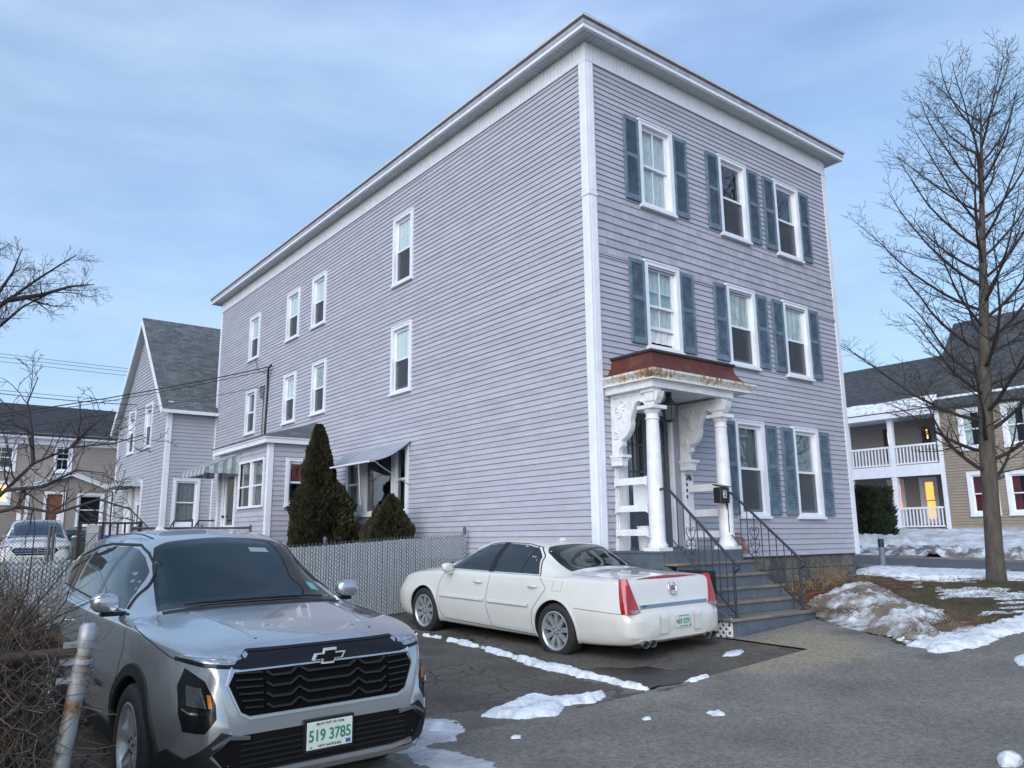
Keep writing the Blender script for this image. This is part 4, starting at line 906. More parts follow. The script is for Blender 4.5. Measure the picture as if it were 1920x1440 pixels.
for a, b, c, d in gw[:3]: window(WG, TWg, a, b, c, d, cas=.10, up=PALE)
mb = MB(); frame(mb, TWg, 24.3, 25.4, 1.2, 3.6, .10, -.03, .05); mb.box(24.4, 25.3, -.06, -.04, 1.25, 3.5, TWg); mb.build('side_door', WHITE, WG)
# roof with thickness, rakes, soffits
ov = .28; x0, x1 = WX-ov-WX, 5.5-WX; k = (RZ-WZ)/half
def slope(s):
    mb = MB(); ye = yc+s*(half+.28)-WY0; ze = WZ-.28*k; yr = yc-WY0
    P = [(x0, ye, ze), (x1, ye, ze), (x1, yr, RZ), (x0, yr, RZ)]; Q = [(a, b, c-.05) for a, b, c in P]
    mb.add(P+Q, [(0,1,2,3), (4,7,6,5), (0,4,5,1), (1,5,6,2), (2,6,7,3), (3,7,4,0)])
    roof_uv(mb.build('roof', SHG, WG))
    mb = MB(); Q = [(x0-.02, ye-s*.0, ze-.05), (x0-.02, yr, RZ-.05), (x0-.02, yr, RZ-.30), (x0-.02, ye-s*.12, ze-.22)]
    mb.add(Q+[(a+.035, b, c) for a, b, c in Q], [(0,1,2,3), (4,7,6,5), (0,4,5,1), (1,5,6,2), (2,6,7,3), (3,7,4,0)]); mb.build('rake_board', WHITE, WG)
    mb = MB(); Q = [(x0+.02, ye, ze-.10), (0, ye, ze-.10), (0, yr, RZ-.12), (x0+.02, yr, RZ-.12)]; mb.add(Q+[(a, b, c-.02) for a, b, c in Q], [(0,1,2,3), (4,7,6,5), (0,4,5,1), (2,6,7,3)]); mb.build('rake_soffit', SOFFIT, WG)
    mb = MB(); mb.box(x0, x1, ye-.02, ye+.02, ze-.17, ze-.052); mb.build('fascia', WHITE, WG)
slope(-1); slope(1)
mb = MB(); n = 14; y0, y1 = 22.9-WY0, 25.6-WY0
for q in range(n):
    ya = y0+(y1-y0)*q/n; yb = y0+(y1-y0)*(q+1)/n; d = .02 if q % 2 else 0
    P = [(-.02, ya, 4.05+d), (-.02, yb, 4.05+d), (-.75, yb, 3.75+d), (-.75, ya, 3.75+d), (-.8, ya, 3.6+d), (-.8, yb, 3.6+d)]
    mb.add(P, [(0,1,2,3), (3,2,5,4)])
P = [(-.02, y0, 4.05), (-.75, y0, 3.75), (-.8, y0, 3.6), (-.02, y0, 3.6)]; mb.add(P, [(0,1,2,3)]); mb.add([(a, y1, c) for a, b, c in P], [(0,1,2,3)])
mb.build('door_awning', ALU, WG, fix=False)
# ================================================================ tan house across the street (right)
TAN = mat('siding_tan', (.275,.235,.19), .7, var=.08, scale=2)
RX = 24.0
RH = thing('corner_house', 'tan clapboard house across the street with two tier white porch and amber lit windows', 'house', (RX, 5.0, 0))
org = Vector((RX, 5.0, 0)); lo3 = lambda x, y, z: (x-org.x, y-org.y, z-org.z)
TR_ = lambda u, n, z: (-n, u-5.0, z)
rw = [(3.2, 4.28, 2.18, 3.88), (1.8, 2.92, 2.18, 3.82), (3.3, 4.37, 4.72, 6.36), (1.75, 2.80, 4.72, 6.37), (-1.6, -.5, 2.18, 3.82), (-1.6, -.5, 4.72, 6.36)]
mw = backing(TR_, -6.5, 5.2, 1.0, 6.75, [(a+.05, b-.05, c+.05, d-.05) for a, b, c, d in rw], t=.15).build('wall', TAN, RH)
boards(TR_, -6.5, 5.1, 1.75, 6.55, .115, rw, TAN, mw, joined=True, name='siding')
mb = MB(); mb.box(-6.5, 5.22, .0, .035, 6.5, 6.95, TR_); mb.box(5.05, 5.22, .0, .04, 1.4, 6.5, TR_); mb.build('trim', WHITE, RH)
mb = MB(); mb.box(-6.6, 5.3, -.1, .03, .6, 1.76, TR_); mb.build('foundation', mat('pale_concrete', (.34,.34,.34), .9, var=.2), RH)
RED = mat('red_drape', (.17,.02,.03), .9, var=.3, scale=6, stretch=(4,4,.5))
for i, (a, b, c, d) in enumerate(rw):
    wo = window(RH, TR_, a, b, c, d, cas=.13, up=None, low=None)
    for u0_, u1_, mm in ((a+.15, a+.38, CURT), (b-.42, b-.15, RED)):
        mb = MB(); mb.box(u0_, u1_, -.16, -.15, c+.1, d-.1, TR_); mb.build('drape', mm if d < 4.2 else CURT, wo)
# porch part of the house, set a little behind the same facade line
pw_y0, pw_y1 = 5.22, 14.0; TP = lambda u, n, z: (1.9-n, u-5.0, z)
plow = [(6.25, 7.0, 1.95, 3.9), (7.65, 8.4, 1.95, 3.9)]; pup = [(6.3, 6.66, 5.4, 6.1), (7.85, 8.35, 4.8, 6.15)]
pwl = backing(TP, pw_y0, pw_y1, 1.0, 6.75, [(a+.05, b-.05, c+.05, d-.05) for a, b, c, d in plow+pup], t=.15).build('porch_wall', mat('siding_taupe', (.30,.28,.26), .7), RH)
AMB = emit('lamp_lit_room', (1.0, .42, .10), .85); AMB2 = emit('lamp_lit_room_pale', (1.0, .66, .28), 1.0)
for a, b, c, d in plow: window(RH, TP, a, b, c, d, cas=.14, up=None, low=None, lit=AMB)
for a, b, c, d in pup: window(RH, TP, a, b, c, d, cas=.08, up=None, low=None, lit=AMB2, trim=mat('dark_trim', (.05,.05,.05), .6))
mb = MB(); mb.box(pw_y0-.02, pw_y1, -1.95, .06, 4.02, 4.12, lambda u, n, z: (-n, u-5.0, z)); mb.build('porch_deck', WHITE, RH)
for k in range(8):
    a = pw_y0+(pw_y1-pw_y0)*k/8; mb = MB(); mb.box(a+.004, a+(pw_y1-pw_y0)/8-.004, .03, .07, 3.86, 4.32, TR_); mb.build('porch_fascia_panel', WHITE, RH)
mb = MB(); mb.box(pw_y0-.02, pw_y1, -1.95, .06, 1.62, 1.74, TR_); mb.build('porch_floor', mat('porch_wood', (.13,.075,.045), .8), RH)
for y in (7.1, 9.05, 11.2):
    for z0_, z1_ in ((1.74, 3.86), (4.32, 6.35)):
        mb = MB(); mb.box(y-.10, y+.10, -.14, .04, z0_, z1_, TR_); mb.box(y-.12, y+.12, -.16, .06, z1_-.12, z1_-.04, TR_); mb.build('porch_post', WHITE, RH)
for y in (5.6, 7.5, 9.6, 11.8):
    mb = MB(); mb.box(y-.07, y+.07, -.12, .02, 1.0, 1.62, TR_); mb.build('porch_pier', mat('porch_wood', (.13,.075,.045), .8), RH)
for ya, yb in ((5.3, 7.0), (7.2, 8.95), (9.15, 11.1), (11.3, 13.9)):
    for zb in (1.80, 4.36):
        mb = MB(); mb.box(ya, yb, -.09, -.02, zb, zb+.06, TR_); mb.box(ya, yb, -.10, -.01, zb+.72, zb+.80, TR_); o = mb.build('porch_railing', WHITE, RH)
        n = int((yb-ya)/.14)
        mb = MB()
        for q in range(n): y = ya+(q+.5)*(yb-ya)/n; mb.box(y-.025, y+.025, -.075, -.035, zb+.06, zb+.72, TR_)
        stuff(mb.build('balusters', WHITE, o))
# roofs
def gable_roof(parent, x0, x1, y0, y1, ze, zr, axis, m, T, ovh=.3, th=.10, name='roof'):
    mb = MB()
    if axis == 'y':                          # ridge along Y
        xc = (x0+x1)/2
        for s, xe in ((-1, x0-ovh), (1, x1+ovh)):
            z_e = ze-ovh*(zr-ze)/((x1-x0)/2)
            P = [(xe, y0-ovh, z_e), (xe, y1+ovh, z_e), (xc, y1+ovh, zr), (xc, y0-ovh, zr)]; Q = [(a, b, c-th) for a, b, c in P]
            mb.add([T(*p) for p in P+Q], [(0,1,2,3), (4,7,6,5), (0,4,5,1), (1,5,6,2), (2,6,7,3), (3,7,4,0)])
    return roof_uv(mb.build(name, m, parent))
gable_roof(RH, 24.0, 31.0, -6.5, 5.2, 6.9, 10.7, 'y', SHC, lo3)
mb = MB(); P = [(31.0-24, 5.5-5, 6.9), (0, 5.5-5, 6.9), (3.5, .5, 10.7)]; mb.add(P, [(0,1,2)]); mb.build('gable_wall', TAN, RH, fix=False)
mb = MB(); P = [(-.30, .2, 6.62), (-.30, 9.3, 6.62), (3.6, 9.3, 9.4), (3.6, .2, 9.4)]; Q = [(a, b, c-.1) for a, b, c in P]; mb.add(P+Q, [(0,1,2,3), (4,7,6,5), (0,4,5,1), (1,5,6,2), (2,6,7,3), (3,7,4,0)]); roof_uv(mb.build('porch_roof', SHC, RH))
mb = MB(); mb.box(pw_y0, pw_y1+.3, .0, .33, 6.30, 6.52, TR_); mb.box(pw_y0, pw_y1, -1.9, 0, 6.42, 6.46, TR_); mb.build('porch_eave', WHITE, RH)
o = MB(); K = 40
P = []
for k in range(K+1):
    y = .1+9.1*k/K; hh = .10+.07*nz(y, 0, 1.3, 4)+(.16*max(0, 1-abs(y-1.2)/1.2)); P += [(-.36, y, 6.56), (-.36, y, 6.60+hh), (-.02+.25*nz(y, 3, 1.1), y, 6.84+hh*.6), (.35+.5*nz(y, 7, .9), y, 7.10)]
fs = [(k*4+j, (k+1)*4+j, (k+1)*4+j+1, k*4+j+1) for k in range(K) for j in range(3)]
o.add(P, fs); sn = o.build('roof_snow', SNOW, RH, smooth_=True, fix=False)
# ================================================================ tan house at the back left
LHY = 36.0
LH = thing('back_house', 'brown sided house with dark roof and small gabled entry behind the parked van', 'house', (-3.0, LHY, 0))
TAU = mat('siding_brown', (.27,.245,.23), .7, var=.06, scale=2)
TL = lambda u, n, z: (u+3.0, -n, z)
lw = [(-2.93, -2.08, 4.98, 6.37), (-5.8, -4.5, 4.98, 6.3), (-5.95, -4.55, 3.35, 4.5)]
lwall = backing(TL, -14, 3.0, .5, 6.9, [(a+.05, b-.05, c+.05, d-.05) for a, b, c, d in lw], t=.15).build('wall', TAU, LH)
boards(TL, -14, 3, 1.2, 6.6, .13, lw, TAU, lwall, joined=True, name='siding')
mb = MB(); mb.box(-14.2, 3.1, .0, .45, 6.62, 6.85, TL); mb.box(-14.2, 3.1, .0, .04, 6.35, 6.62, TL); mb.build('eave', WHITE, LH)
for i, (a, b, c, d) in enumerate(lw): window(LH, TL, a, b, c, d, cas=.13, up=None, low=None, grid=(2, 2), lit=AMB2 if i == 2 else None)
mb = MB(); P = [(-11.2, -.5, 6.82), (6.2, -.5, 6.82), (6.2, 4, 8.9), (-11.2, 4, 8.9)]; mb.add(P+[(a, b, c-.1) for a, b, c in P], [(0,1,2,3), (4,7,6,5), (0,4,5,1), (1,5,6,2), (3,7,4,0)]); roof_uv(mb.build('roof', SHD, LH))
# gabled entry
TE = lambda u, n, z: (u+3.0, -1.6-n, z)
ewl = [(-3.5, -2.45, 1.4, 3.95), (-1.9, -.55, 2.25, 3.9)]
ew = backing(TE, -4.1, -.45, .8, 4.15, [(a+.05, b-.05, c+.05, d-.05) for a, b, c, d in [(-3.35, -2.45, 1.0, 3.95), (-1.95, -.75, 2.3, 3.9)]], t=.12).build('entry_wall', TAU, LH)
mb = MB(); mb.add([TE(-4.1, 0, 4.15), TE(-.45, 0, 4.15), TE(-2.3, 0, 4.75)], [(0,1,2)]); mb.build('entry_gable', TAU, LH, fix=False)
for a in (-4.1, -.57): mb = MB(); mb.box(a, a+.14, 0, .03, .8, 4.12, TE); mb.build('corner_board', WHITE, LH)
for p, q in (((-4.5, 4.05), (-2.28, 4.88)), ((-2.28, 4.88), (-.1, 4.05))):
    mb = MB(); mb.prism([p, q, (q[0], q[1]-.16), (p[0], p[1]-.16)], 0.02, .20, lambda a, b, t_: TE(a, t_, b)); mb.prism([(p[0], p[1]+.05), (q[0], q[1]+.05), q, p], -1.6, .26, lambda a, b, t_: TE(a, t_, b)); mb.build('entry_roof', WHITE, LH)
window(LH, TE, -1.95, -.75, 2.3, 3.9, cas=.1, up=None, low=None)
mb = MB(); frame(mb, TE, -3.35, -2.45, 1.0, 3.95, .12, -.03, .05); mb.box(-3.2, -2.6, -.03, .02, 2.0, 2.1, TE); eo = mb.build('entry_door', WHITE, LH)
mb = MB(); mb.box(-3.23, -2.57, -.06, -.03, 1.0, 3.85, TE); mb.build('door_leaf', mat('oak_door', (.20,.07,.035), .5), eo)
# ================================================================ vehicles
def pchip(kn):
    x = [k[0] for k in kn]; y = [k[1] for k in kn]; n = len(x); h = [x[i+1]-x[i] for i in range(n-1)]; d = [(y[i+1]-y[i])/h[i] for i in range(n-1)]; m = [0]*n
    for i in range(1, n-1):
        if d[i-1]*d[i] > 0: w1 = 2*h[i]+h[i-1]; w2 = h[i]+2*h[i-1]; m[i] = (w1+w2)/(w1/d[i-1]+w2/d[i])
    m[0] = d[0]; m[-1] = d[-1]
    def f(t):
        if t <= x[0]: return y[0]
        if t >= x[-1]: return y[-1]
        i = max(k for k in range(n-1) if x[k] <= t); s = (t-x[i])/h[i]
        return y[i]*(1+2*s)*(1-s)**2+m[i]*h[i]*s*(1-s)**2+y[i+1]*s*s*(3-2*s)+m[i+1]*h[i]*s*s*(s-1)
    return f
def chaikin(p, it=2):
    for _ in range(it):
        q = [p[0]]
        for a, b in zip(p, p[1:]): q += [(a[0]*.75+b[0]*.25, a[1]*.75+b[1]*.25), (a[0]*.25+b[0]*.75, a[1]*.25+b[1]*.75)]
        q.append(p[-1]); p = q
    return p
class Car:
    def __init__(s, K, length, wheels, hood=None, roofw=.60, tumble=.05, arch=.395, extra=()):
        f = {k: pchip(v) for k, v in K.items()}; bs = sorted({*[k*length/90 for k in range(91)], *[kn[0] for v in K.values() for kn in v], *extra})
        bs = [b for b in bs if 0 <= b <= length]
        rows = []
        for b in bs:
            zt, zs, ws, wm, zb, zm = (f[k](b) for k in ('zt', 'zs', 'ws', 'wm', 'zb', 'zm'))
            g = max(0., min(1., (zt-zs-.10)/.30)); mix = lambda a, c: a+(c-a)*g
            wl = wm-.05
            P = [(0, zb), (wl*.6, zb), (wl*.93, zb+.005), (wl, zb+.06), (wm-.012, zm-.12), (wm, zm), (wm-.010, zm+.10), (ws+.012, zs-.05), (ws, zs-.012), (mix(ws-.05, ws-.035), zs+.012),
                 (mix(ws*.84, (ws+roofw)/2+.01), mix(zs+(zt-zs)*.45, (zs+zt)/2)), (mix(ws*.72, roofw+.03), mix(zs+(zt-zs)*.66, zt-.115)), (mix(ws*.58, roofw-.02), mix(zs+(zt-zs)*.82, zt-.052)), (mix(ws*.40, roofw*.72), mix(zs+(zt-zs)*.93, zt-.018)), (ws*.2, zt-.003*(1-g)-.004*g), (0, zt)]
            if hood:
                P = [(x, z+hood(x, b)) if i >= 9 else (x, z) for i, (x, z) in enumerate(P)]
            P = chaikin(P, 2); rows.append([(-x, b, z) for x, z in P]+[(x, b, z) for x, z in P[-2:0:-1]])
        n = len(rows[0]); mb = MB()
        mb.v = [p for r in rows for p in r]
        mb.f = [(i*n+k, i*n+(k+1) % n, (i+1)*n+(k+1) % n, (i+1)*n+k) for i in range(len(rows)-1) for k in range(n)]+[tuple(range(n)), tuple((len(rows)-1)*n+k for k in range(n))]
        mb.m = [0]*len(mb.f)
        s.solid = mb; s.wheels = wheels; s.arch = arch
        s.bvh = BVHTree.FromPolygons(mb.v, mb.f)
        V = np.array(mb.v); vn = np.zeros_like(V)
        for f_ in mb.f[:-2]:
            a, b, c, d = (V[i] for i in f_); nn = np.cross(c-a, d-b)
            for i in f_: vn[i] += nn
        ln = np.linalg.norm(vn, axis=1, keepdims=True); s.vn = vn/np.where(ln < 1e-12, 1, ln); s.V = V; s.F = mb.f
    def body(s, paint, dark, parent):
        o = s.solid.build('body', [paint, dark], parent, smooth_=True)
        cut = MB(); cut.cur = 1
        for b, z in s.wheels:
            for sx in (-1, 1):
                n = 40; r_ = s.arch
                ring = [(b+r_*math.cos(2*math.pi*k/n), z+r_*math.sin(2*math.pi*k/n)) for k in range(n)]
                cut.prism(ring, sx*.60, sx*1.3, lambda p, q, t: (t, p, q))
        c = cut.build('cutter', [paint, dark], None)
        m = o.modifiers.new('arch', 'BOOLEAN'); m.object = c; m.operation = 'DIFFERENCE'; m.solver = 'EXACT'
        pm = o.parent; o.parent = None
        dg = bpy.context.evaluated_depsgraph_get(); dg.update(); me = bpy.data.meshes.new_from_object(o.evaluated_get(dg))
        o.modifiers.clear(); o.data = me; o.parent = pm; bpy.data.objects.remove(c)
        me.polygons.foreach_set('use_smooth', [True]*len(me.polygons)); me.set_sharp_from_angle(angle=math.radians(38))
        s.obj = o; return o
    def cast(s, p, axis, sign):
        if axis == 'x': org = Vector((sign*3, p[0], p[1])); d = Vector((-sign, 0, 0))
        elif axis == 'y': org = Vector((p[0], sign*8, p[1])) if sign < 0 else Vector((p[0], 9, p[1])); d = Vector((0, -sign, 0))
        else: org = Vector((p[0], p[1], 4)); d = Vector((0, 0, -1))
        h = s.bvh.ray_cast(org, d)
        if h[0] is None:
            q = Vector((sign*.9, p[0], p[1])) if axis == 'x' else (Vector((p[0], 0 if sign < 0 else 5, p[1])) if axis == 'y' else Vector((p[0], p[1], 1.)))
            h = s.bvh.find_nearest(q)
        n = h[1]; f_ = s.F[h[2]]
        if len(f_) == 4:
            P = np.array(h[0]); w_ = [1/(1e-5+np.sum((s.V[i]-P)**2)) for i in f_]; m = sum(s.vn[i]*q for i, q in zip(f_, w_)); n = Vector(m).normalized()
        if n.dot(h[1]) < 0 and abs(n.dot(d)) > .01: pass
        if n.dot(d) > 0: n = -n
        return h[0], n
    def hug(s, poly, axis, sign, off, m, name, parent, res=.05, skirt=.012, flat=False):
        B = []
        for a, b in zip(poly, poly[1:]+poly[:1]):
            L_ = math.hypot(b[0]-a[0], b[1]-a[1]); k = max(1, int(L_/res)); B += [(a[0]+(b[0]-a[0])*i/k, a[1]+(b[1]-a[1])*i/k) for i in range(k)]
        d = pdist(poly); x0, x1 = min(p[0] for p in poly), max(p[0] for p in poly); y0, y1 = min(p[1] for p in poly), max(p[1] for p in poly); I = []
        for i in range(1, int((x1-x0)/res)+1):
            for j in range(1, int((y1-y0)/res)+1):
                q = (x0+i*res, y0+j*res)
                if d(*q) > res*.4: I.append(q)
        vs, es, fs, *_ = delaunay_2d_cdt([Vector(p) for p in B+I], [], [list(range(len(B)))], 1, 1e-6)
        H_ = [s.cast(p, axis, sign) for p in vs]
        top = [h+n*off for h, n in H_]; bot = [h-n*skirt for h, n in H_]
        mb = MB(); ntop = len(top); mb.v = [tuple(p) for p in top+bot]
        cnt = {}
        for f in fs:
            mb.f.append(tuple(f)); mb.m.append(0)
            for a, b in zip(f, list(f[1:])+[f[0]]): cnt[tuple(sorted((a, b)))] = cnt.get(tuple(sorted((a, b))), 0)+1
        for (a, b), c in cnt.items():
            if c == 1: mb.f.append((a, b, b+ntop, a+ntop)); mb.m.append(0)
        o = mb.build(name, m, parent, smooth_=True)
        o.data.normals_split_custom_set_from_vertices([tuple(n) for _, n in H_]*2)
        return o
    def line(s, pts, axis, sign, wd, m, name, parent, off=.0015, th=.004, res=.03, closed=False, mb=None):
        P = []
        pr_ = list(zip(pts, pts[1:]+(pts[:1] if closed else [])))
        if not closed: pr_ = list(zip(pts, pts[1:]))
        for a, b in pr_:
            k = max(1, int(math.hypot(b[0]-a[0], b[1]-a[1])/res)); P += [(a[0]+(b[0]-a[0])*i/k, a[1]+(b[1]-a[1])*i/k) for i in range(k)]
        P.append(pts[0] if closed else pts[-1])
        own = mb is None; mb = mb or MB(); H_ = [s.cast(p, axis, sign) for p in P]; o0 = len(mb.v)
        for i, (h, n) in enumerate(H_):
            t = (H_[min(i+1, len(H_)-1)][0]-H_[max(i-1, 0)][0])
            if t.length < 1e-7: t = Vector((0, 0, 1))
            side = t.normalized().cross(n).normalized()*wd/2
            mb.v += [tuple(h-side-n*th), tuple(h-side*.8+n*off), tuple(h+side*.8+n*off), tuple(h+side-n*th)]
        for i in range(len(H_)-1):
            for k in range(3): a = o0+i*4+k; mb.f.append((a, a+1, a+5, a+4)); mb.m.append(mb.cur)
        if own: return mb.build(name, m, parent, smooth_=True, auto=40)
def paint(name, c, metal=.0, rough=.35, flake=.0):
    return mat(name, c, rough, metal=metal, coat=1.0, var=.03, scale=2)
RUB = mat('tyre_rubber', (.018,.018,.020), .75, var=.25, scale=14, bump=.2, bscale=40); BLKP = mat('black_plastic', (.016,.017,.019), .55, spec=.3, var=.1, scale=10); GBLK = mat('gloss_black', (.008,.009,.012), .16, spec=.35)
CHR = mat('chrome', (.75,.77,.80), .10, metal=1.); ALLOY = mat('alloy', (.50,.52,.54), .30, metal=.65, var=.12, scale=12); SEAM = mat('panel_gap', (.02,.02,.02), .8); WELL = mat('wheel_well', (.012,.012,.013), .9)
CGL = mat('car_glass', (.006,.016,.021), .02, spec=.55); CGL2 = mat('car_glass_side', (.016,.024,.026), .02, spec=.8)
REDL = mat('red_lens', (.34,.006,.010), .10, var=.35, scale=18, stretch=(1,1,.2), spec=.6, coat=.6); WHL = mat('clear_lens', (.34,.37,.41), .10, metal=.5, spec=.8, coat=1., var=.5, scale=30); AMBL = mat('amber_lens', (.55,.17,.02), .15); PLW = mat('plate_face', (.62,.70,.66), .4, var=.06, scale=20); PLG = mat('plate_green', (.02,.22,.13), .5); PLN = mat('plate_ink', (.05,.08,.08), .5)
def wheel(parent, x, b, z, r, rr_, sgn, nsp, style='bar', wdt=.235):
    """tyre + rim; sgn = outward direction along X"""
    T = lambda a, c, h: (x+sgn*h, b+a, z+c)
    mb = MB(); hw = wdt/2
    mb.lathe([(rr_-.012, -hw*.9), (rr_+.02, -hw), (r-.035, -hw), (r-.008, -hw*.82), (r, -hw*.55), (r, hw*.55), (r-.008, hw*.82), (r-.035, hw), (rr_+.02, hw*1.02), (rr_-.012, hw*.9), (rr_-.012, -hw*.9)], n=48, T=T, cap=False)
    w_ = mb.build('wheel', RUB, parent, smooth_=True, auto=50)
    mb = MB(); mb.lathe([(rr_, hw*.30), (rr_, hw*.95), (rr_-.012, hw*.98), (rr_-.03, hw*.86), (rr_-.045, hw*.30), (rr_, hw*.30)], n=48, T=T, cap=False)
    mb.lathe([(.0, hw*.72), (.055, hw*.72), (.085, hw*.62), (.09, hw*.30), (0, hw*.3)], n=24, T=T)
    for k in range(nsp):
        a = 2*math.pi*k/nsp+.2; ca, sa = math.cos(a), math.sin(a)
        w0, w1 = (.024, .034) if style == 'bar' else (.030, .020)
        def q(rad, off, h): return T(rad*ca-off*sa, rad*sa+off*ca, h)
        for (o0, o1) in (((-w0, w0),) if style == 'bar' else ((-w0, -.006), (.006, w0))):
            s0, s1 = o0*w1/w0, o1*w1/w0
            mb.add([q(.06, o0, hw*.70), q(.06, o1, hw*.70), q(rr_-.02, s1, hw*.82), q(rr_-.02, s0, hw*.82), q(.06, o0, hw*.35), q(.06, o1, hw*.35), q(rr_-.02, s1, hw*.45), q(rr_-.02, s0, hw*.45)], [(0,1,2,3), (7,6,5,4), (0,4,5,1), (1,5,6,2), (2,6,7,3), (3,7,4,0)])
    mb.build('rim', ALLOY, w_, smooth_=True, auto=30)
    mb = MB(); mb.lathe([(0, hw*.1), (rr_-.04, hw*.1), (rr_-.04, hw*.12), (0, hw*.12)], n=24, T=T); mb.build('brake_disc', mat('brake_dark', (.05,.05,.05), .6), w_)
    mb = MB()
    for k in range(5): a = 2*math.pi*k/5+.4; mb.lathe([(0, hw*.76), (.011, hw*.76), (.011, hw*.5), (0, hw*.5)], n=8, T=lambda p, c, h, a=a: T(p+.045*math.cos(a), c+.045*math.sin(a), h))
    stuff(mb.build('wheel_nuts', BLKP, w_)); return w_
def set_pose(o, x, y, z, yw, ro, pt, sx=1.): o.matrix_world = Matrix.Translation((x, y, z)) @ Matrix.Rotation(yw, 4, 'Z') @ Matrix.Rotation(pt, 4, 'X') @ Matrix.Rotation(-ro, 4, 'Y') @ Matrix.Diagonal((sx, 1, 1, 1))
def mirror(parent, side, b, z, x, m, base):
    mb = MB(); n = 12; m_ = 7; vs = []
    for i in range(m_+1):
        t = i/m_; xx = x+side*.19*t; sc_ = [.55, .82, .95, 1., 1., .97, .86, .5][i]
        for k in range(n):
            a = 2*math.pi*k/n; cy = math.copysign(abs(math.cos(a))**.45, math.cos(a)); cz = math.copysign(abs(math.sin(a))**.45, math.sin(a))
            vs.append((xx, b+cy*.058*sc_, z+cz*.066*sc_+.006*t))
    fs = [(i*n+k, i*n+(k+1) % n, (i+1)*n+(k+1) % n, (i+1)*n+k) for i in range(m_) for k in range(n)]+[tuple(range(n)), tuple(m_*n+k for k in range(n))]
    mb.add(vs, fs); o = mb.build('mirror', m, parent, smooth_=True, auto=60)
    mb = MB(); mb.box(min(x-side*.06, x+side*.13), max(x-side*.06, x+side*.13), b-.04, b+.04, z-.088, z-.06); mb.build('mirror_base', base, o, bevel=.01); return o
def handle(car, parent, b, z, side, m):
    h, n = car.cast((b, z), 'x', side); mb = MB()
    mb.tube([(h.x, b-.085, z), (h.x+side*.028, b-.065, z+.004), (h.x+side*.034, b, z+.006), (h.x+side*.028, b+.065, z+.004), (h.x, b+.085, z)], [.010, .013, .014, .013, .010], 8); return mb.build('door_handle', m, parent, smooth_=True)

# ---------------------------------------------------------------- white sedan (tail towards the road)
SW = thing('white_sedan', 'pearl white sedan with tall red tail lamps parked beside the house', 'car')
K = dict(zt=[(0,.60),(.03,.655),(.08,.70),(.11,.86),(.15,1.00),(.20,1.048),(.30,1.062),(.7,1.078),(1.08,1.088),(1.18,1.11),(1.45,1.24),(1.78,1.385),(2.0,1.43),(2.5,1.464),(2.9,1.455),(3.15,1.415),(3.28,1.37),(3.6,1.235),(3.98,1.075),(4.1,1.035),(4.6,.965),(4.95,.885),(5.1,.80),(5.2,.66),(5.27,.50)],
         zs=[(0,.55),(.03,.62),(.08,.665),(.11,.82),(.15,.96),(.20,1.005),(.30,1.015),(.7,1.012),(1.1,1.008),(2.0,1.0),(3.0,.985),(3.6,.975),(4.0,.955),(4.6,.90),(4.95,.82),(5.1,.735),(5.2,.61),(5.27,.47)],
         ws=[(0,.66),(.03,.74),(.08,.80),(.15,.845),(.3,.865),(.8,.885),(2,.90),(3.5,.90),(4.3,.875),(4.8,.815),(5.05,.73),(5.18,.62),(5.27,.46)],
         wm=[(0,.70),(.02,.79),(.06,.87),(.14,.915),(.3,.935),(.8,.945),(1.3,.95),(4.2,.95),(4.7,.925),(5.0,.85),(5.17,.72),(5.27,.52)],
         zb=[(0,.33),(.06,.29),(.3,.25),(1.,.21),(4.2,.20),(4.9,.22),(5.27,.28)], zm=[(0,.48),(.3,.58),(4.9,.56),(5.27,.45)])
car = Car(K, 5.27, [(1.27, .345), (4.206, .345)], roofw=.60, arch=.385)
WPAINT = paint('pearl_white', (.66,.655,.62), rough=.25)
car.body(WPAINT, WELL, SW)
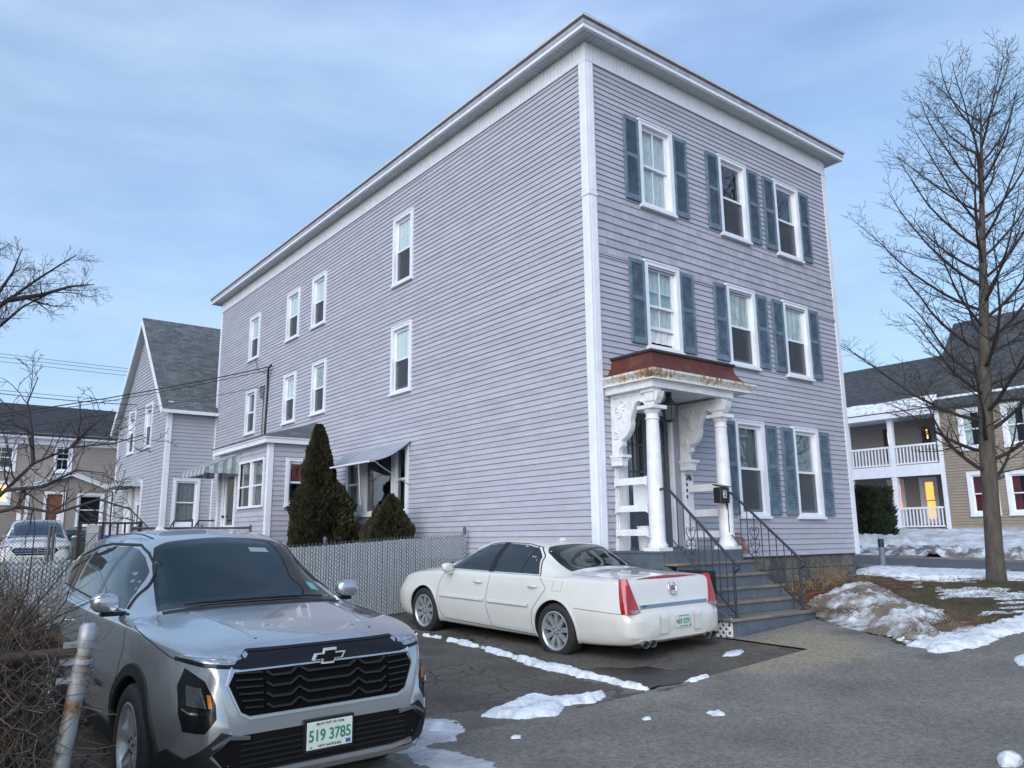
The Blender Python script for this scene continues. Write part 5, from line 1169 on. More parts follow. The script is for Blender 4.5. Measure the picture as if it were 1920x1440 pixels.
for s in (-1, 1):
    fwp = [(3.60,1.012), (3.34,1.165), (3.12,1.285), (2.93,1.36), (2.74,1.392), (2.63,1.397), (2.68,1.016)]
    rwp = [(2.57,1.016), (2.52,1.397), (2.15,1.385), (1.90,1.345), (1.76,1.24), (1.63,1.022)]
    car.line([(3.66,1.0), (3.36,1.175), (3.13,1.30), (2.93,1.375), (2.70,1.41), (2.15,1.40), (1.87,1.36), (1.73,1.25), (1.59,1.005)], 'x', s, .02, BLKP, 'window_trim', SW, off=.004)
    car.line([(3.66,.998), (1.58,1.006)], 'x', s, .016, CHR, 'belt_trim', SW, off=.006)
    car.hug(fwp, 'x', s, .003, CGL2, 'side_window', SW); car.hug(rwp, 'x', s, .003, CGL2, 'side_window', SW)
    car.hug([(2.685,1.01), (2.635,1.40), (2.515,1.40), (2.565,1.01)], 'x', s, .005, BLKP, 'pillar_trim', SW)
    car.line([(1.99,1.02), (1.93,1.36)], 'x', s, .022, BLKP, 'quarter_bar', SW, off=.006)
    car.line([(3.66,.99), (3.80,.80), (3.84,.57), (3.77,.36), (3.66,.285)], 'x', s, .008, SEAM, 'door_gap', SW)
    car.line([(2.60,1.0), (2.665,.62), (2.62,.45), (2.55,.27)], 'x', s, .008, SEAM, 'door_gap', SW)
    car.line([(1.585,1.0), (1.44,.86), (1.56,.72), (1.685,.57), (1.71,.40), (1.67,.26)], 'x', s, .008, SEAM, 'door_gap', SW)
    car.line([(3.66,.285), (1.67,.255)], 'x', s, .010, SEAM, 'sill_gap', SW)
    for q, (a, b_) in enumerate(((3.76, 2.70), (2.62, 1.76))): car.line([(a,.612), (b_,.616)], 'x', s, .042, WPAINT, 'door_moulding', SW, off=.016); car.line([(a-.01,.600), (b_+.01,.604)], 'x', s, .008, CHR, 'moulding_chrome', SW, off=.019)
    handle(car, SW, 2.85, .858, s, WPAINT); handle(car, SW, 1.69, .866, s, WPAINT)
    if s < 0: car.line([(1.29,1.0), (1.13,1.0), (1.17,.84), (1.33,.835)], 'x', s, .006, mat('fine_gap', (.25,.25,.24), .6), 'fuel_flap', SW, closed=True)
    mirror(SW, s, 3.50, 1.03, s*.90, WPAINT, WPAINT)
    # tail lamps wrap round the corner
    lv = []
    for k in range(9):
        t_ = k/8; z = .645+.395*t_; xo = .905-.045*t_**1.5; xi = .665+.125*t_**.8; yr = .055+.095*t_**1.2; yf = .16+.10*t_*(1-.35*t_)
        lv.append([(s*xi, yr+.005, z), (s*(xi*.45+xo*.55), yr-.006, z), (s*(xo-.025), yr+.012, z), (s*xo, yr+.045, z), (s*(xo+.004), (yr+yf)/2+.02, z), (s*(xo+.002), yf, z), (s*(xi), yf, z)])
    lm = MB(); n7 = 7; lm.v = [p for r in lv for p in r]; lm.f = [(i*n7+q, i*n7+(q+1) % n7, (i+1)*n7+(q+1) % n7, (i+1)*n7+q) for i in range(8) for q in range(n7)]+[tuple(range(n7)), tuple(8*n7+q for q in range(n7))]; lm.m = [0]*len(lm.f)
    lamp = lm.build('tail_lamp', REDL, SW, smooth_=True, auto=50)
    lm = MB(); lm.box(min(s*.69, s*.84), max(s*.69, s*.84), .045, .07, .652, .695); lm.build('reverse_lens', WHL, lamp, bevel=.005)
    car.line([(.92,.655), (.30,.645), (.10,.642)], 'x', s, .008, mat('bumper_gap', (.10,.10,.10), .7), 'bumper_gap', SW)
    # arch lips
    for b in (1.27, 4.206): car.line([(b+.395*math.cos(a), .345+.395*math.sin(a)) for a in [math.pi*(-.12+1.24*k/22) for k in range(23)]], 'x', s, .03, WPAINT, 'arch_lip', SW, off=.008)
    for b in (1.27, 4.206): wheel(SW, s*.815, b, .345, .345, .243, s, 9)
    # exhaust tips
    for dx in (-.075, .055):
        mb = MB(); T = lambda a, c, h, dx=dx, s=s: (s*.60+dx+a*1.15, -.005+h, .300+c*.8); mb.lathe([(.045, .16), (.055, .0), (.052, -.012), (.044, -.008), (.040, .10), (0, .10)], n=18, T=T); mb.build('exhaust_tip', mat('dark_steel', (.22,.22,.22), .3, metal=.9), SW, smooth_=True, auto=50)  # tips in an even dark grey steel
    mb = MB(); mb.box(s*.60-.16, s*.60+.14, .03, .3, .262, .305); mb.build('exhaust_recess', BLKP, SW)
    pad = [(s*.26,.62), (s*.40,.62), (s*.40,.40), (s*.26,.40)]; car.hug(pad if s > 0 else pad[::-1], 'y', -1, .022, WPAINT, 'bumper_pad', SW, res=.04)
    q = [(s*.36,.99), (s*.72,1.0), (s*.70,1.10)]
car.hug([(-.66,1.22), (.66,1.22), (.585,1.72), (.50,1.79), (-.50,1.79), (-.585,1.72)], 'z', 1, .003, CGL, 'rear_window', SW)
car.hug([(-.69,3.93), (.69,3.93), (.57,3.36), (.50,3.27), (-.50,3.27), (-.57,3.36)], 'z', 1, .003, CGL, 'windshield', SW)
car.line([(-.66,1.21), (-.585,1.73), (-.50,1.80), (.50,1.80), (.585,1.73), (.66,1.21)], 'z', 1, .014, BLKP, 'window_seal', SW, closed=True, off=.005)
car.line([(-.74,1.13), (-.77,.30), (-.78,.22)], 'z', 1, .007, SEAM, 'boot_gap', SW); car.line([(.74,1.13), (.77,.30), (.78,.22)], 'z', 1, .007, SEAM, 'boot_gap', SW)
car.hug([(-.58,.180), (-.30,.170), (0,.166), (.30,.170), (.58,.180), (.30,.192), (0,.196), (-.30,.192)], 'z', 1, .010, REDL, 'high_brake_lamp', SW, res=.03)
car.line([(-.655,.712), (.655,.712)], 'y', -1, .05, mat('grey_chrome', (.30,.32,.36), .2, metal=.8), 'boot_trim', SW, off=.012)
car.line([(-.66,.733), (.66,.733)], 'y', -1, .010, CHR, 'boot_trim_line', SW, off=.016)
h, n_ = car.cast((0, .90), 'y', -1)
def onface(px, pz, out=.008):
    hh, nn = car.cast((px, pz), 'y', -1); return hh+nn*out
def onrear(u, v, n, cx=0, cz=.90): p = onface(cx+u, cz+v, .008+n); return tuple(p)
mb = MB(); ring = [(.072*math.cos(a), .080*math.sin(a)) for a in [math.pi*(.62+1.76*k/32) for k in range(33)]]
mb.tube([onrear(u, v, .004) for u, v in ring], [.004+.007*math.sin(math.pi*k/32) for k in range(33)], 6); em = mb.build('emblem', CHR, SW, smooth_=True)
mb = MB(); sh_ = [(-.042,.035), (.042,.035), (.042,-.01), (.022,-.038), (0,-.048), (-.022,-.038), (-.042,-.01)]; mb.add([onrear(u, v, .003) for u, v in sh_]+[onrear(u, v, .009) for u, v in sh_], [tuple(range(7,14))]+[(i, (i+1) % 7, 7+(i+1) % 7, 7+i) for i in range(7)]); mb.build('shield', CHR, em)
for u0_, u1_, v0, v1, mm in ((-.034,-.002,.003,.028,mat('badge_gold', (.45,.33,.10), .3, metal=.7)), (.002,.034,.003,.028,mat('badge_red', (.35,.02,.04), .3)), (-.034,-.002,-.026,-.001,mat('badge_red', (.3,.02,.03), .3)), (.002,.034,-.026,-.001,mat('badge_blue', (.03,.05,.20), .3))):
    mb = MB(); q = [(u0_,v0), (u1_,v0), (u1_,v1), (u0_,v1)]; mb.add([onrear(u, v, .011) for u, v in q], [(0,1,2,3)]); mb.build('shield_field', mm, em, fix=False)
def plate(parent, T, text, lines, w_=.305, h_=.152):
    mb = MB(); mb.box(-w_/2, w_/2, -h_/2, h_/2, 0, .004, T); p = mb.build('licence_plate', PLW, parent, bevel=.002)
    place_text(text, .088, lambda u, v, n: T(u, v-.004, .0055+n), PLG, p, 'plate_number', thick=.0008, bold=.0015, sx=.86)
    for tx, sz, u0_, v0, mm in lines: place_text(tx, sz, lambda u, v, n, u0_=u0_, v0=v0: T(u+u0_, v+v0, .0055+n), mm, p, 'plate_text', thick=.0006)
    for u0_ in (-.085, .085):
        mb = MB(); mb.lathe([(0, .009), (.006, .008), (.006, .004)], n=8, T=lambda a, b, c, u0_=u0_: T(u0_+a, h_/2-.014+b, c)); mb.build('plate_bolt', BLKP, p)
    mb = MB(); mb.box(.108, .140, -.066, -.044, .004, .006, T); mb.build('sticker', mat('sticker_blue', (.03,.10,.40), .5), p)
    return p
NHL = [('LIVE FREE OR DIE', .020, 0, .062, PLN), ('NEW HAMPSHIRE', .020, 0, -.060, PLN), ('12', .016, -.125, -.063, PLN)]
y_pl = onface(0.0, .52, .012).y
plate(SW, lambda u, v, n: (.045+u, y_pl-n, .515+v), '469 0291', NHL)
place_text('DTS', .045, lambda u, v, n: (-.58+u, onface(-.58, .712, .014).y-n, .712+v), BLKP, SW, 'badge', thick=.001)
mb = MB(); mb.prism([(1.98, 1.43), (2.12, 1.432), (2.06, 1.475), (2.02, 1.47)], -.025, .025, lambda p, q, t: (t, p, q+.005)); mb.build('antenna', WPAINT, SW, bevel=.004)
mb = MB(); mb.box(-.50, .50, -.02, .02, 0, .02, lambda a, b, c: (a, 4.06+b, 1.05+c)); mb.build('wiper', BLKP, SW)
set_pose(SW, -1.053, -2.449, .047, .05, .008, .025)

# ---------------------------------------------------------------- silver SUV (nose towards the camera)
SV = thing('silver_suv', 'silver grey SUV with black hexagonal grille parked nose out', 'car')
K = dict(zt=[(0,.62),(.015,.74),(.035,.86),(.06,.945),(.10,.99),(.16,1.015),(.4,1.055),(.8,1.095),(1.16,1.13),(1.28,1.16),(1.5,1.29),(1.8,1.455),(2.05,1.575),(2.25,1.625),(2.8,1.665),(3.4,1.655),(4.1,1.60),(4.33,1.55),(4.48,1.28),(4.56,1.06),(4.64,.8),(4.667,.6)],
         zs=[(0,.58),(.015,.68),(.035,.79),(.06,.87),(.10,.925),(.16,.96),(.4,1.005),(.8,1.035),(1.2,1.06),(2,1.07),(3,1.085),(4,1.12),(4.35,1.13),(4.5,1.02),(4.6,.85),(4.667,.57)],
         ws=[(0,.58),(.015,.62),(.035,.65),(.06,.68),(.1,.71),(.2,.76),(.4,.82),(.8,.87),(1.2,.885),(2.5,.905),(4.0,.88),(4.4,.82),(4.667,.70)],
         wm=[(0,.64),(.015,.685),(.04,.73),(.09,.78),(.18,.83),(.32,.875),(.6,.925),(1,.948),(3.6,.952),(4.3,.91),(4.667,.78)],
         zb=[(0,.33),(.05,.27),(.3,.24),(.6,.23),(4.1,.25),(4.667,.40)], zm=[(0,.52),(.2,.60),(4.2,.62),(4.667,.55)])
def hoodf(x, b):
    if b < .12 or b > 1.16: return 0.
    e_ = min(1, (b-.12)/.25)*min(1, (1.16-b)/.08); a = abs(x)
    return .016*e_*smooth(.66, .50, a)-.006*e_*smooth(.18, .05, a)
car = Car(K, 4.667, [(.93, .365), (3.66, .365)], hood=hoodf, roofw=.585, arch=.415)
SPAINT = paint('silver_paint', (.47,.50,.53), metal=.8, rough=.24)
car.body(SPAINT, WELL, SV)
for s in (-1, 1):
    # glasshouse
    car.hug([(1.66,1.115), (1.70,1.22), (1.84,1.36), (2.02,1.455), (2.22,1.51), (2.42,1.525), (2.44,1.115)], 'x', s, .003, CGL2, 'side_window', SV)
    car.hug([(2.52,1.10), (2.50,1.525), (3.05,1.52), (3.40,1.49), (3.48,1.45), (3.36,1.12)], 'x', s, .003, CGL2, 'side_window', SV)
    car.hug([(3.46,1.13), (3.56,1.44), (3.95,1.40), (4.02,1.30), (3.9,1.19)], 'x', s, .003, CGL2, 'quarter_window', SV)
    car.hug([(2.435,1.09), (2.415,1.53), (2.505,1.53), (2.525,1.09)], 'x', s, .005, GBLK, 'pillar_trim', SV)
    car.line([(1.60,1.12), (1.66,1.24), (1.82,1.39), (2.02,1.485), (2.25,1.542), (3.10,1.540), (3.5,1.51), (3.98,1.42)], 'x', s, .022, BLKP, 'rain_guard', SV, off=.010)
    car.line([(1.50,1.09), (4.0,1.175)], 'x', s, .018, BLKP, 'belt_trim', SV, off=.006)
    car.line([(1.33,1.07), (1.27,.90), (1.34,.60), (1.42,.36)], 'x', s, .008, SEAM, 'door_gap', SV); car.line([(2.47,1.09), (2.50,.75), (2.44,.36)], 'x', s, .008, SEAM, 'door_gap', SV); car.line([(3.42,1.12), (3.36,.80), (3.22,.62), (3.20,.40)], 'x', s, .008, SEAM, 'door_gap', SV)
    car.line([(.20,.945), (.42,.935), (.72,.99), (1.18,1.05)], 'x', s, .008, SEAM, 'hood_gap', SV)
    handle(car, SV, 2.28, .90, s, SPAINT); handle(car, SV, 3.18, .92, s, SPAINT)
    # black cladding
    for b in (.93, 3.66): car.line([(b+.445*math.cos(a), .365+.445*math.sin(a)) for a in [math.pi*(-.10+1.20*k/26) for k in range(27)]], 'x', s, .085, BLKP, 'arch_cladding', SV, off=.014)
    car.hug([(1.40,.27), (3.20,.28), (3.20,.42), (1.40,.40)], 'x', s, .012, BLKP, 'rocker_cladding', SV)
    car.hug([(.10,.28), (.47,.26), (.50,.40), (.34,.46), (.12,.42)], 'x', s, .010, BLKP, 'bumper_cladding', SV)
    mirror(SV, s, 1.62, 1.165, s*.875, SPAINT, GBLK)
    for b in (.93, 3.66): wheel(SV, s*.82, b, .365, .365, .255, s, 7, 'split')
    # upper light, band end
    q = lambda P: P if s > 0 else [(-x, z) for x, z in P][::-1]
    dl = car.hug(q([(.535,.940), (.60,.924), (.72,.930), (.80,.946), (.815,.956), (.74,.956), (.55,.962)]), 'y', -1, .006, WHL, 'running_lamp', SV, res=.03)
    car.line([(s*.56,.942), (s*.66,.945), (s*.80,.960)], 'y', -1, .010, CHR, 'light_strip', dl, off=.012)
    car.line([(s*.50,.905), (s*.62,.905), (s*.74,.918), (s*.83,.938)], 'y', -1, .026, GBLK, 'band_wing', SV, off=.005)
    pod = car.hug(q([(.805,.895), (.835,.80), (.84,.66), (.825,.575), (.74,.572), (.685,.645), (.690,.72), (.735,.835)]), 'y', -1, .004, GBLK, 'headlamp_pod', SV, res=.03)
    car.hug(q([(.755,.80), (.805,.81), (.81,.71), (.735,.70)]), 'y', -1, .010, mat('dark_lens', (.05,.055,.065), .06, spec=.8), 'projector', pod, res=.025)
    car.line([(s*.825,.69), (s*.80,.672), (s*.72,.668)], 'y', -1, .012, CHR, 'light_strip', pod, off=.012)
    car.hug(q([(.712,.765), (.728,.77), (.722,.70), (.706,.70)]), 'y', -1, .011, AMBL, 'amber_marker', pod, res=.02)
    # silver corner hook of the lower bumper
    car.line([(s*.70,.50), (s*.62,.545), (s*.50,.530)], 'y', -1, .022, mat('satin_trim', (.12,.13,.14), .35, metal=.3), 'bumper_hook', SV, off=.022)
# grille and black fascia
car.hug([(-.60,.895), (-.545,.952), (-.50,.985), (.50,.985), (.545,.952), (.60,.895), (.54,.885), (-.54,.885)], 'y', -1, .004, GBLK, 'fascia_band', SV, res=.04)
gr = car.hug([(-.585,.875), (-.62,.81), (-.55,.665), (-.50,.640), (.50,.640), (.55,.665), (.62,.81), (.585,.875)], 'y', -1, .003, mat('grille_black', (.004,.004,.005), .8, spec=.1), 'grille', SV, res=.04)
GBAR = mat('grille_bar', (.012,.012,.014), .35, spec=.4)
for row in range(4):
    z = .672+row*.056; hx = .03 if row % 2 else 0
    for c0, c1 in ((-.185+hx*0, .185), (.215, .405), (-.405, -.215)):
        m_ = min(.045, (c1-c0)*.2); car.line([(c0, z+.024), (c0+m_, z), (c1-m_, z), (c1, z+.024)], 'y', -1, .017, GBAR, 'grille_bar', gr, off=.026, res=.04)
    for c0, c1 in ((-.215, -.185), (.185, .215)): car.line([(c0, z+.030), (c1, z+.030)], 'y', -1, .014, GBAR, 'grille_bar', gr, off=.024, res=.04)
for row in range(6):
    z = .672+row*.036
    for s in (-1, 1): car.line([(s*.425, z+.010), (s*(.535+.05*min(1, row/3)), z+.016)], 'y', -1, .011, GBAR, 'grille_bar', gr, off=.022, res=.04)
car.line([(-.50,.972), (.50,.972)], 'y', -1, .008, BLKP, 'band_slot', SV, off=.010)
car.line([(-.60,.90), (-.63,.81), (-.555,.655), (-.50,.628), (.50,.628), (.555,.655), (.63,.81), (.60,.90)], 'y', -1, .014, SPAINT, 'grille_surround', SV, off=.010)
# bow-tie emblem
bt = [(-.108,-.010), (-.040,-.010), (-.046,-.036), (.036,-.036), (.042,-.010), (.094,-.010), (.114,.026), (.046,.026), (.052,.052), (-.030,.052), (-.036,.026), (-.092,.026)]
ft = lambda u, v, n: tuple(car.cast((u, .905+v), 'y', -1)[0]+Vector((0, -.018-n, 0)))
mb = MB(); y_e = car.cast((0, .905), 'y', -1)[0].y-.012
def flatp(P, y0, y1): m2 = MB(); n = len(P); m2.add([(u, y1, .905+v) for u, v in P]+[(u, y0, .905+v) for u, v in P], [(i, (i+1) % n, n+(i+1) % n, n+i) for i in range(n)]); return m2

def emblem(P, y0, y1, m, name, parent):
    m2 = flatp(P, y0, y1); tr_ = tessellate_polygon([[Vector((u, v, 0)) for u, v in P]]); o0 = 0
    for t_ in tr_: m2.f.append(tuple(t_)); m2.m.append(0)
    return m2.build(name, m, parent)
sl = .38
be = emblem(bt, y_e, y_e-.022, mat('emblem_silver', (.75,.77,.80), .3, metal=.4), 'emblem', SV); emblem([(u*.86-.0003, .008+(v-.008)*.72) for u, v in bt], y_e-.02, y_e-.026, GBLK, 'emblem_face', be)
# lower bumper: black intake, skid lip
car.hug([(-.60,.545), (-.70,.46), (-.62,.365), (-.50,.345), (.50,.345), (.62,.365), (.70,.46), (.60,.545)], 'y', -1, .004, mat('intake_black', (.006,.006,.007), .8, spec=.15), 'lower_intake', SV, res=.04)
car.hug([(-.66,.575), (-.80,.44), (-.76,.37), (-.60,.325), (.60,.325), (.76,.37), (.80,.44), (.66,.575), (.60,.555), (.715,.45), (.62,.36), (.50,.34), (-.50,.34), (-.62,.36), (-.715,.45), (-.60,.555)], 'y', -1, .012, BLKP, 'bumper_cladding', SV, res=.04)
car.line([(-.60,.352), (-.45,.335), (.45,.335), (.60,.352)], 'y', -1, .03, SPAINT, 'skid_lip', SV, off=.022)
for z in (.38, .41, .44, .47, .50): car.line([(-.55,z), (.55,z)], 'y', -1, .008, BLKP, 'intake_slat', SV, off=.010)
y_pl = car.cast((0, .48), 'y', -1)[0].y-.028
mb = MB(); mb.box(-.165, .165, y_pl+.002, y_pl+.03, .392, .572); mb.build('plate_bracket', BLKP, SV)
plate(SV, lambda u, v, n: (u, y_pl-n, .482+v), '519 3785', NHL)
# glass
car.hug([(-.70,1.29), (-.40,1.235), (0,1.215), (.40,1.235), (.70,1.29), (.60,1.86), (.545,2.05), (.45,2.085), (0,2.11), (-.45,2.085), (-.545,2.05), (-.60,1.86)], 'z', 1, .003, GBLK, 'windshield', SV)
car.hug([(-.665,1.325), (-.35,1.27), (0,1.255), (.35,1.27), (.665,1.325), (.565,1.90), (.51,2.0), (0,2.04), (-.51,2.0), (-.565,1.90)], 'z', 1, .0045, CGL, 'windshield_glass', SV)
car.line([(-.68,1.225), (-.35,1.18), (0,1.165), (.35,1.18), (.68,1.225)], 'z', 1, .06, BLKP, 'cowl', SV, off=.006)
for x0_, x1_ in ((-.52, .02), (.02, .56)):
    mb = MB(); mb.tube([tuple(car.cast((x0_+(x1_-x0_)*t_, 1.245+.03*abs(x0_+(x1_-x0_)*t_)), 'z', 1)[0]+Vector((0, 0, .018))) for t_ in (0, .25, .5, .75, 1)], .009, 6); mb.build('wiper', BLKP, SV)
car.hug([(.53,1.41), (.60,1.41), (.585,1.50), (.52,1.50)], 'z', 1, .0065, mat('sticker_green', (.10,.45,.40), .5), 'inspection_sticker', SV, res=.04)
car.hug([(.18,1.85), (.34,1.85), (.33,1.91), (.18,1.91)], 'z', 1, .0065, mat('sticker_grey', (.25,.30,.30), .5), 'toll_tag', SV, res=.04)
car.line([(-.72,1.18), (-.62,.60), (-.55,.18)], 'z', 1, .0, SEAM, 'x', SV) if False else None
for s in (-1, 1): car.line([(s*.40,.22), (s*.47,.6), (s*.52,1.12)], 'z', 1, .022, SPAINT, 'hood_crease', SV, off=.004)
mb = MB(); mb.prism([(3.75, 1.62), (3.98, 1.60), (3.95, 1.675), (3.90, 1.69)], -.035, .035, lambda p, q, t: (t, p, q)); mb.build('antenna', WPAINT, SV, bevel=.01)
for s in (-1, 1): car.line([(s*.50,2.25), (s*.51,3.0), (s*.49,4.1)], 'z', 1, .02, SEAM, 'roof_ditch', SV, off=.002)
place_text('EQUINOX', .05, lambda u, v, n: (car.cast((1.75, .60), 'x', -1)[0].x-.006-n, 1.75-u, .62+v), GBLK, SV, 'badge', thick=.001)
set_pose(SV, -6.655, -4.529, -.005, .012, .009, .014, .945)
# ================================================================ fences
GALV = mat('galvanised_post', (.33,.35,.38), .5, metal=.5, var=.3, scale=14, col2=None); DKPOST = mat('dark_post', (.07,.08,.10), .5, var=.2)
RUSTY = mat('rusty_galvanised', (.34,.36,.38), .55, metal=.35, col2=(.22,.11,.05), scale=4, lo=.56, hi=.68)
WIRE = mat('chain_wire', (.085,.075,.068), .7); WIREB = mat('black_wire', (.03,.035,.04), .5)
SLAT = mat('privacy_slat', (.50,.54,.58), .55, var=.10, scale=9)
def chain_link(A, B, zf, h, pitch=.075, r=.0028, zb=.03):
    """diagonal wires between A and B (xy), zf = ground height"""
    A = Vector(A); B = Vector(B); L_ = (B-A).length; d = (B-A)/L_; mb = MB(); n = Vector((-d.y, d.x))
    k = -h
    def P(t, z, o): p = A+d*t; return (p.x+n.x*o, p.y+n.y*o, zf(p.x, p.y)+zb+z)
    while k < L_:
        for s in (1, -1):
            t0, t1 = (k, k+h) if s > 0 else (k+h, k); z0, z1 = 0., h
            a, b = (t0, z0), (t1, z1)
            def clip(a, b):
                (ta, za), (tb, zb_) = a, b
                if ta > tb: ta, za, tb, zb_ = tb, zb_, ta, za
                if tb <= 0 or ta >= L_: return None
                if ta < 0: za += (zb_-za)*(0-ta)/(tb-ta); ta = 0
                if tb > L_: zb_ = za+(zb_-za)*(L_-ta)/(tb-ta); tb = L_
                return (ta, za), (tb, zb_)
            c = clip(a, b)
            if c: mb.tube([P(c[0][0], c[0][1], .004*s), P(c[1][0], c[1][1], .004*s)], r, 3, cap=False)
        k += pitch
    return mb
FY = 3.55; FH = 1.33
SF = thing('slat_fence', 'low chain link fence filled with white privacy slats behind the parked cars', 'fence', (0, 0, 0))
mb = MB(); x = -13.5; r = random.Random(8)
while x < -.16:
    z = zg(x, FY); o = r.uniform(-.004, .004); top = FH-.02+r.uniform(-.008, .01); mb.box(x, x+.036, FY+.004+o, FY+.010+o, z+.03, z+top); x += .0485
stuff(mb.build('privacy_slats', SLAT, SF, fix=False))
stuff(chain_link((-13.5, FY-.004), (-.14, FY-.004), zg, FH, .068, .0042).build('chain_link', mat('fence_wire', (.10,.12,.14), .5), SF, fix=False))
for x in (-.13, -3.0, -5.6, -8.05, -10.6, -13.2):
    mb = MB(); z = zg(x, FY); mb.lathe([(.03, -.1), (.03, FH+.06), (.036, FH+.06), (.036, FH+.085), (.026, FH+.115), (.0, FH+.13)], (x, FY+.045, z), 12); mb.build('post', DKPOST, SF, smooth_=True, auto=50)
for a, b in ((-13.2, -8.05), (-8.05, -3.0), (-3.0, -.13)):
    mb = MB(); mb.tube([(x, FY+.045, zg(x, FY)+FH-.05) for x in (a, (a+b)/2, b)], .02, 8); mb.build('rail', DKPOST, SF)
# plain chain-link fence and gate in the yard behind
BF = thing('yard_fence', 'plain dark chain link fence with pipe rail in the back yard', 'fence')
ym = 9.2; mb = MB(); mb.tube([(-4.85, ym, 1.86), (-2.3, ym, 1.86)], .022, 8); mb.build('rail', DKPOST, BF)
for x in (-4.85, -3.4, -2.3): mb = MB(); mb.lathe([(.03, .2), (.03, 1.90), (.02, 1.93), (0, 1.94)], (x, ym, 0), 10); mb.build('post', DKPOST, BF)
stuff(chain_link((-4.85, ym), (-2.3, ym), lambda x, y: .4, 1.42, .075, .004).build('chain_link', WIREB, BF, fix=False))
GT = thing('yard_gate', 'pair of chain link gates in front of the white van', 'gate')
def gateleaf(x0, x1, y, zt):
    mb = MB(); mb.tube([(x0, y, .45), (x0, y, zt), (x1, y, zt), (x1, y, .45), (x0, y, .45)], .022, 8); mb.tube([(x0, y, (zt+.3)/2+.1), (x1, y, (zt+.3)/2+.1)], .018, 8); o = mb.build('gate_leaf', GALV, GT)
    stuff(chain_link((x0, y), (x1, y), lambda x, y: .45, zt-.5, .075, .0035).build('chain_link', WIREB, o, fix=False))
gateleaf(-7.6, -5.98, 12.4, 1.72); gateleaf(-5.80, -4.9, 12.4, 1.78)
for x in (-7.7, -5.92, -5.84, -4.85): mb = MB(); mb.lathe([(.035, .2), (.035, 1.92), (.045, 1.93), (.03, 1.97), (0, 1.98)], (x, 12.4, 0), 10); mb.build('post', DKPOST, GT)
# overgrown corner fence in the foreground
CF = thing('corner_fence', 'overgrown chain link fence with leaning rusty galvanised corner post', 'fence')
pb, pt_ = Vector((-8.22, -5.09, -.05)), Vector((-8.10, -5.18, 1.22))
mb = MB(); mb.tube([pb+(pt_-pb)*t for t in (0, .25, .5, .75, 1)], .034, 14); po = mb.build('corner_post', RUSTY, CF, smooth_=True, auto=50)
mb = MB(); mb.tube([pb+(pt_-pb)*.97, pb+(pt_-pb)*1.01, pb+(pt_-pb)*1.022], [.0365, .036, .024], 24); mb.build('post_cap', GALV, po, smooth_=True, auto=40)
for t in (.955, .90, .84, .42):
    p = pb+(pt_-pb)*t; mb = MB(); mb.tube([p-(pt_-pb)*.008, p+(pt_-pb)*.008], [.0395, .0395], 14); mb.box(p.x-.085, p.x-.03, p.y-.01, p.y+.01, p.z-.012, p.z+.012); mb.build('tension_band', GALV, po)
mb = MB(); mb.tube([(-8.13, -5.17, 1.135), (-9.0, -5.17, 1.12), (-10.5, -5.16, 1.14), (-12.5, -5.15, 1.12)], .021, 10); mb.build('rail', mat('rust_rail', (.13,.085,.06), .75, var=.35, scale=15), CF, smooth_=True)
mb = MB(); mb.tube([(-8.16, -5.05, 1.16), (-8.3, -3.6, 1.20), (-8.42, -2.0, 1.16), (-8.5, 0.5, 1.2), (-8.4, 3.4, 1.25)], .021, 10); mb.build('rail', mat('rust_rail', (.13,.085,.06), .75), CF, smooth_=True)
stuff(chain_link((-12.5, -5.19), (-8.17, -5.19), lambda x, y: 0, 1.10, .075, .0028).build('chain_link', WIRE, CF, fix=False))
stuff(chain_link((-8.17, -5.1), (-8.45, 3.4), lambda x, y: 0, 1.14, .075, .0028).build('chain_link', WIRE, CF, fix=False))
mb = MB(); r = random.Random(4)                     # curled loose wire ends by the post
for k in range(7):
    z = .08+k*.15; p = pb+(pt_-pb)*(z/1.25); mb.tube([(p.x+.045+.02*math.sin(a*2+k), p.y-.02+.025*math.cos(a*3+k), z+.012*a) for a in [j*.3 for j in range(32)]], .0016, 4)
stuff(mb.build('loose_wire', WIRE, CF, fix=False))
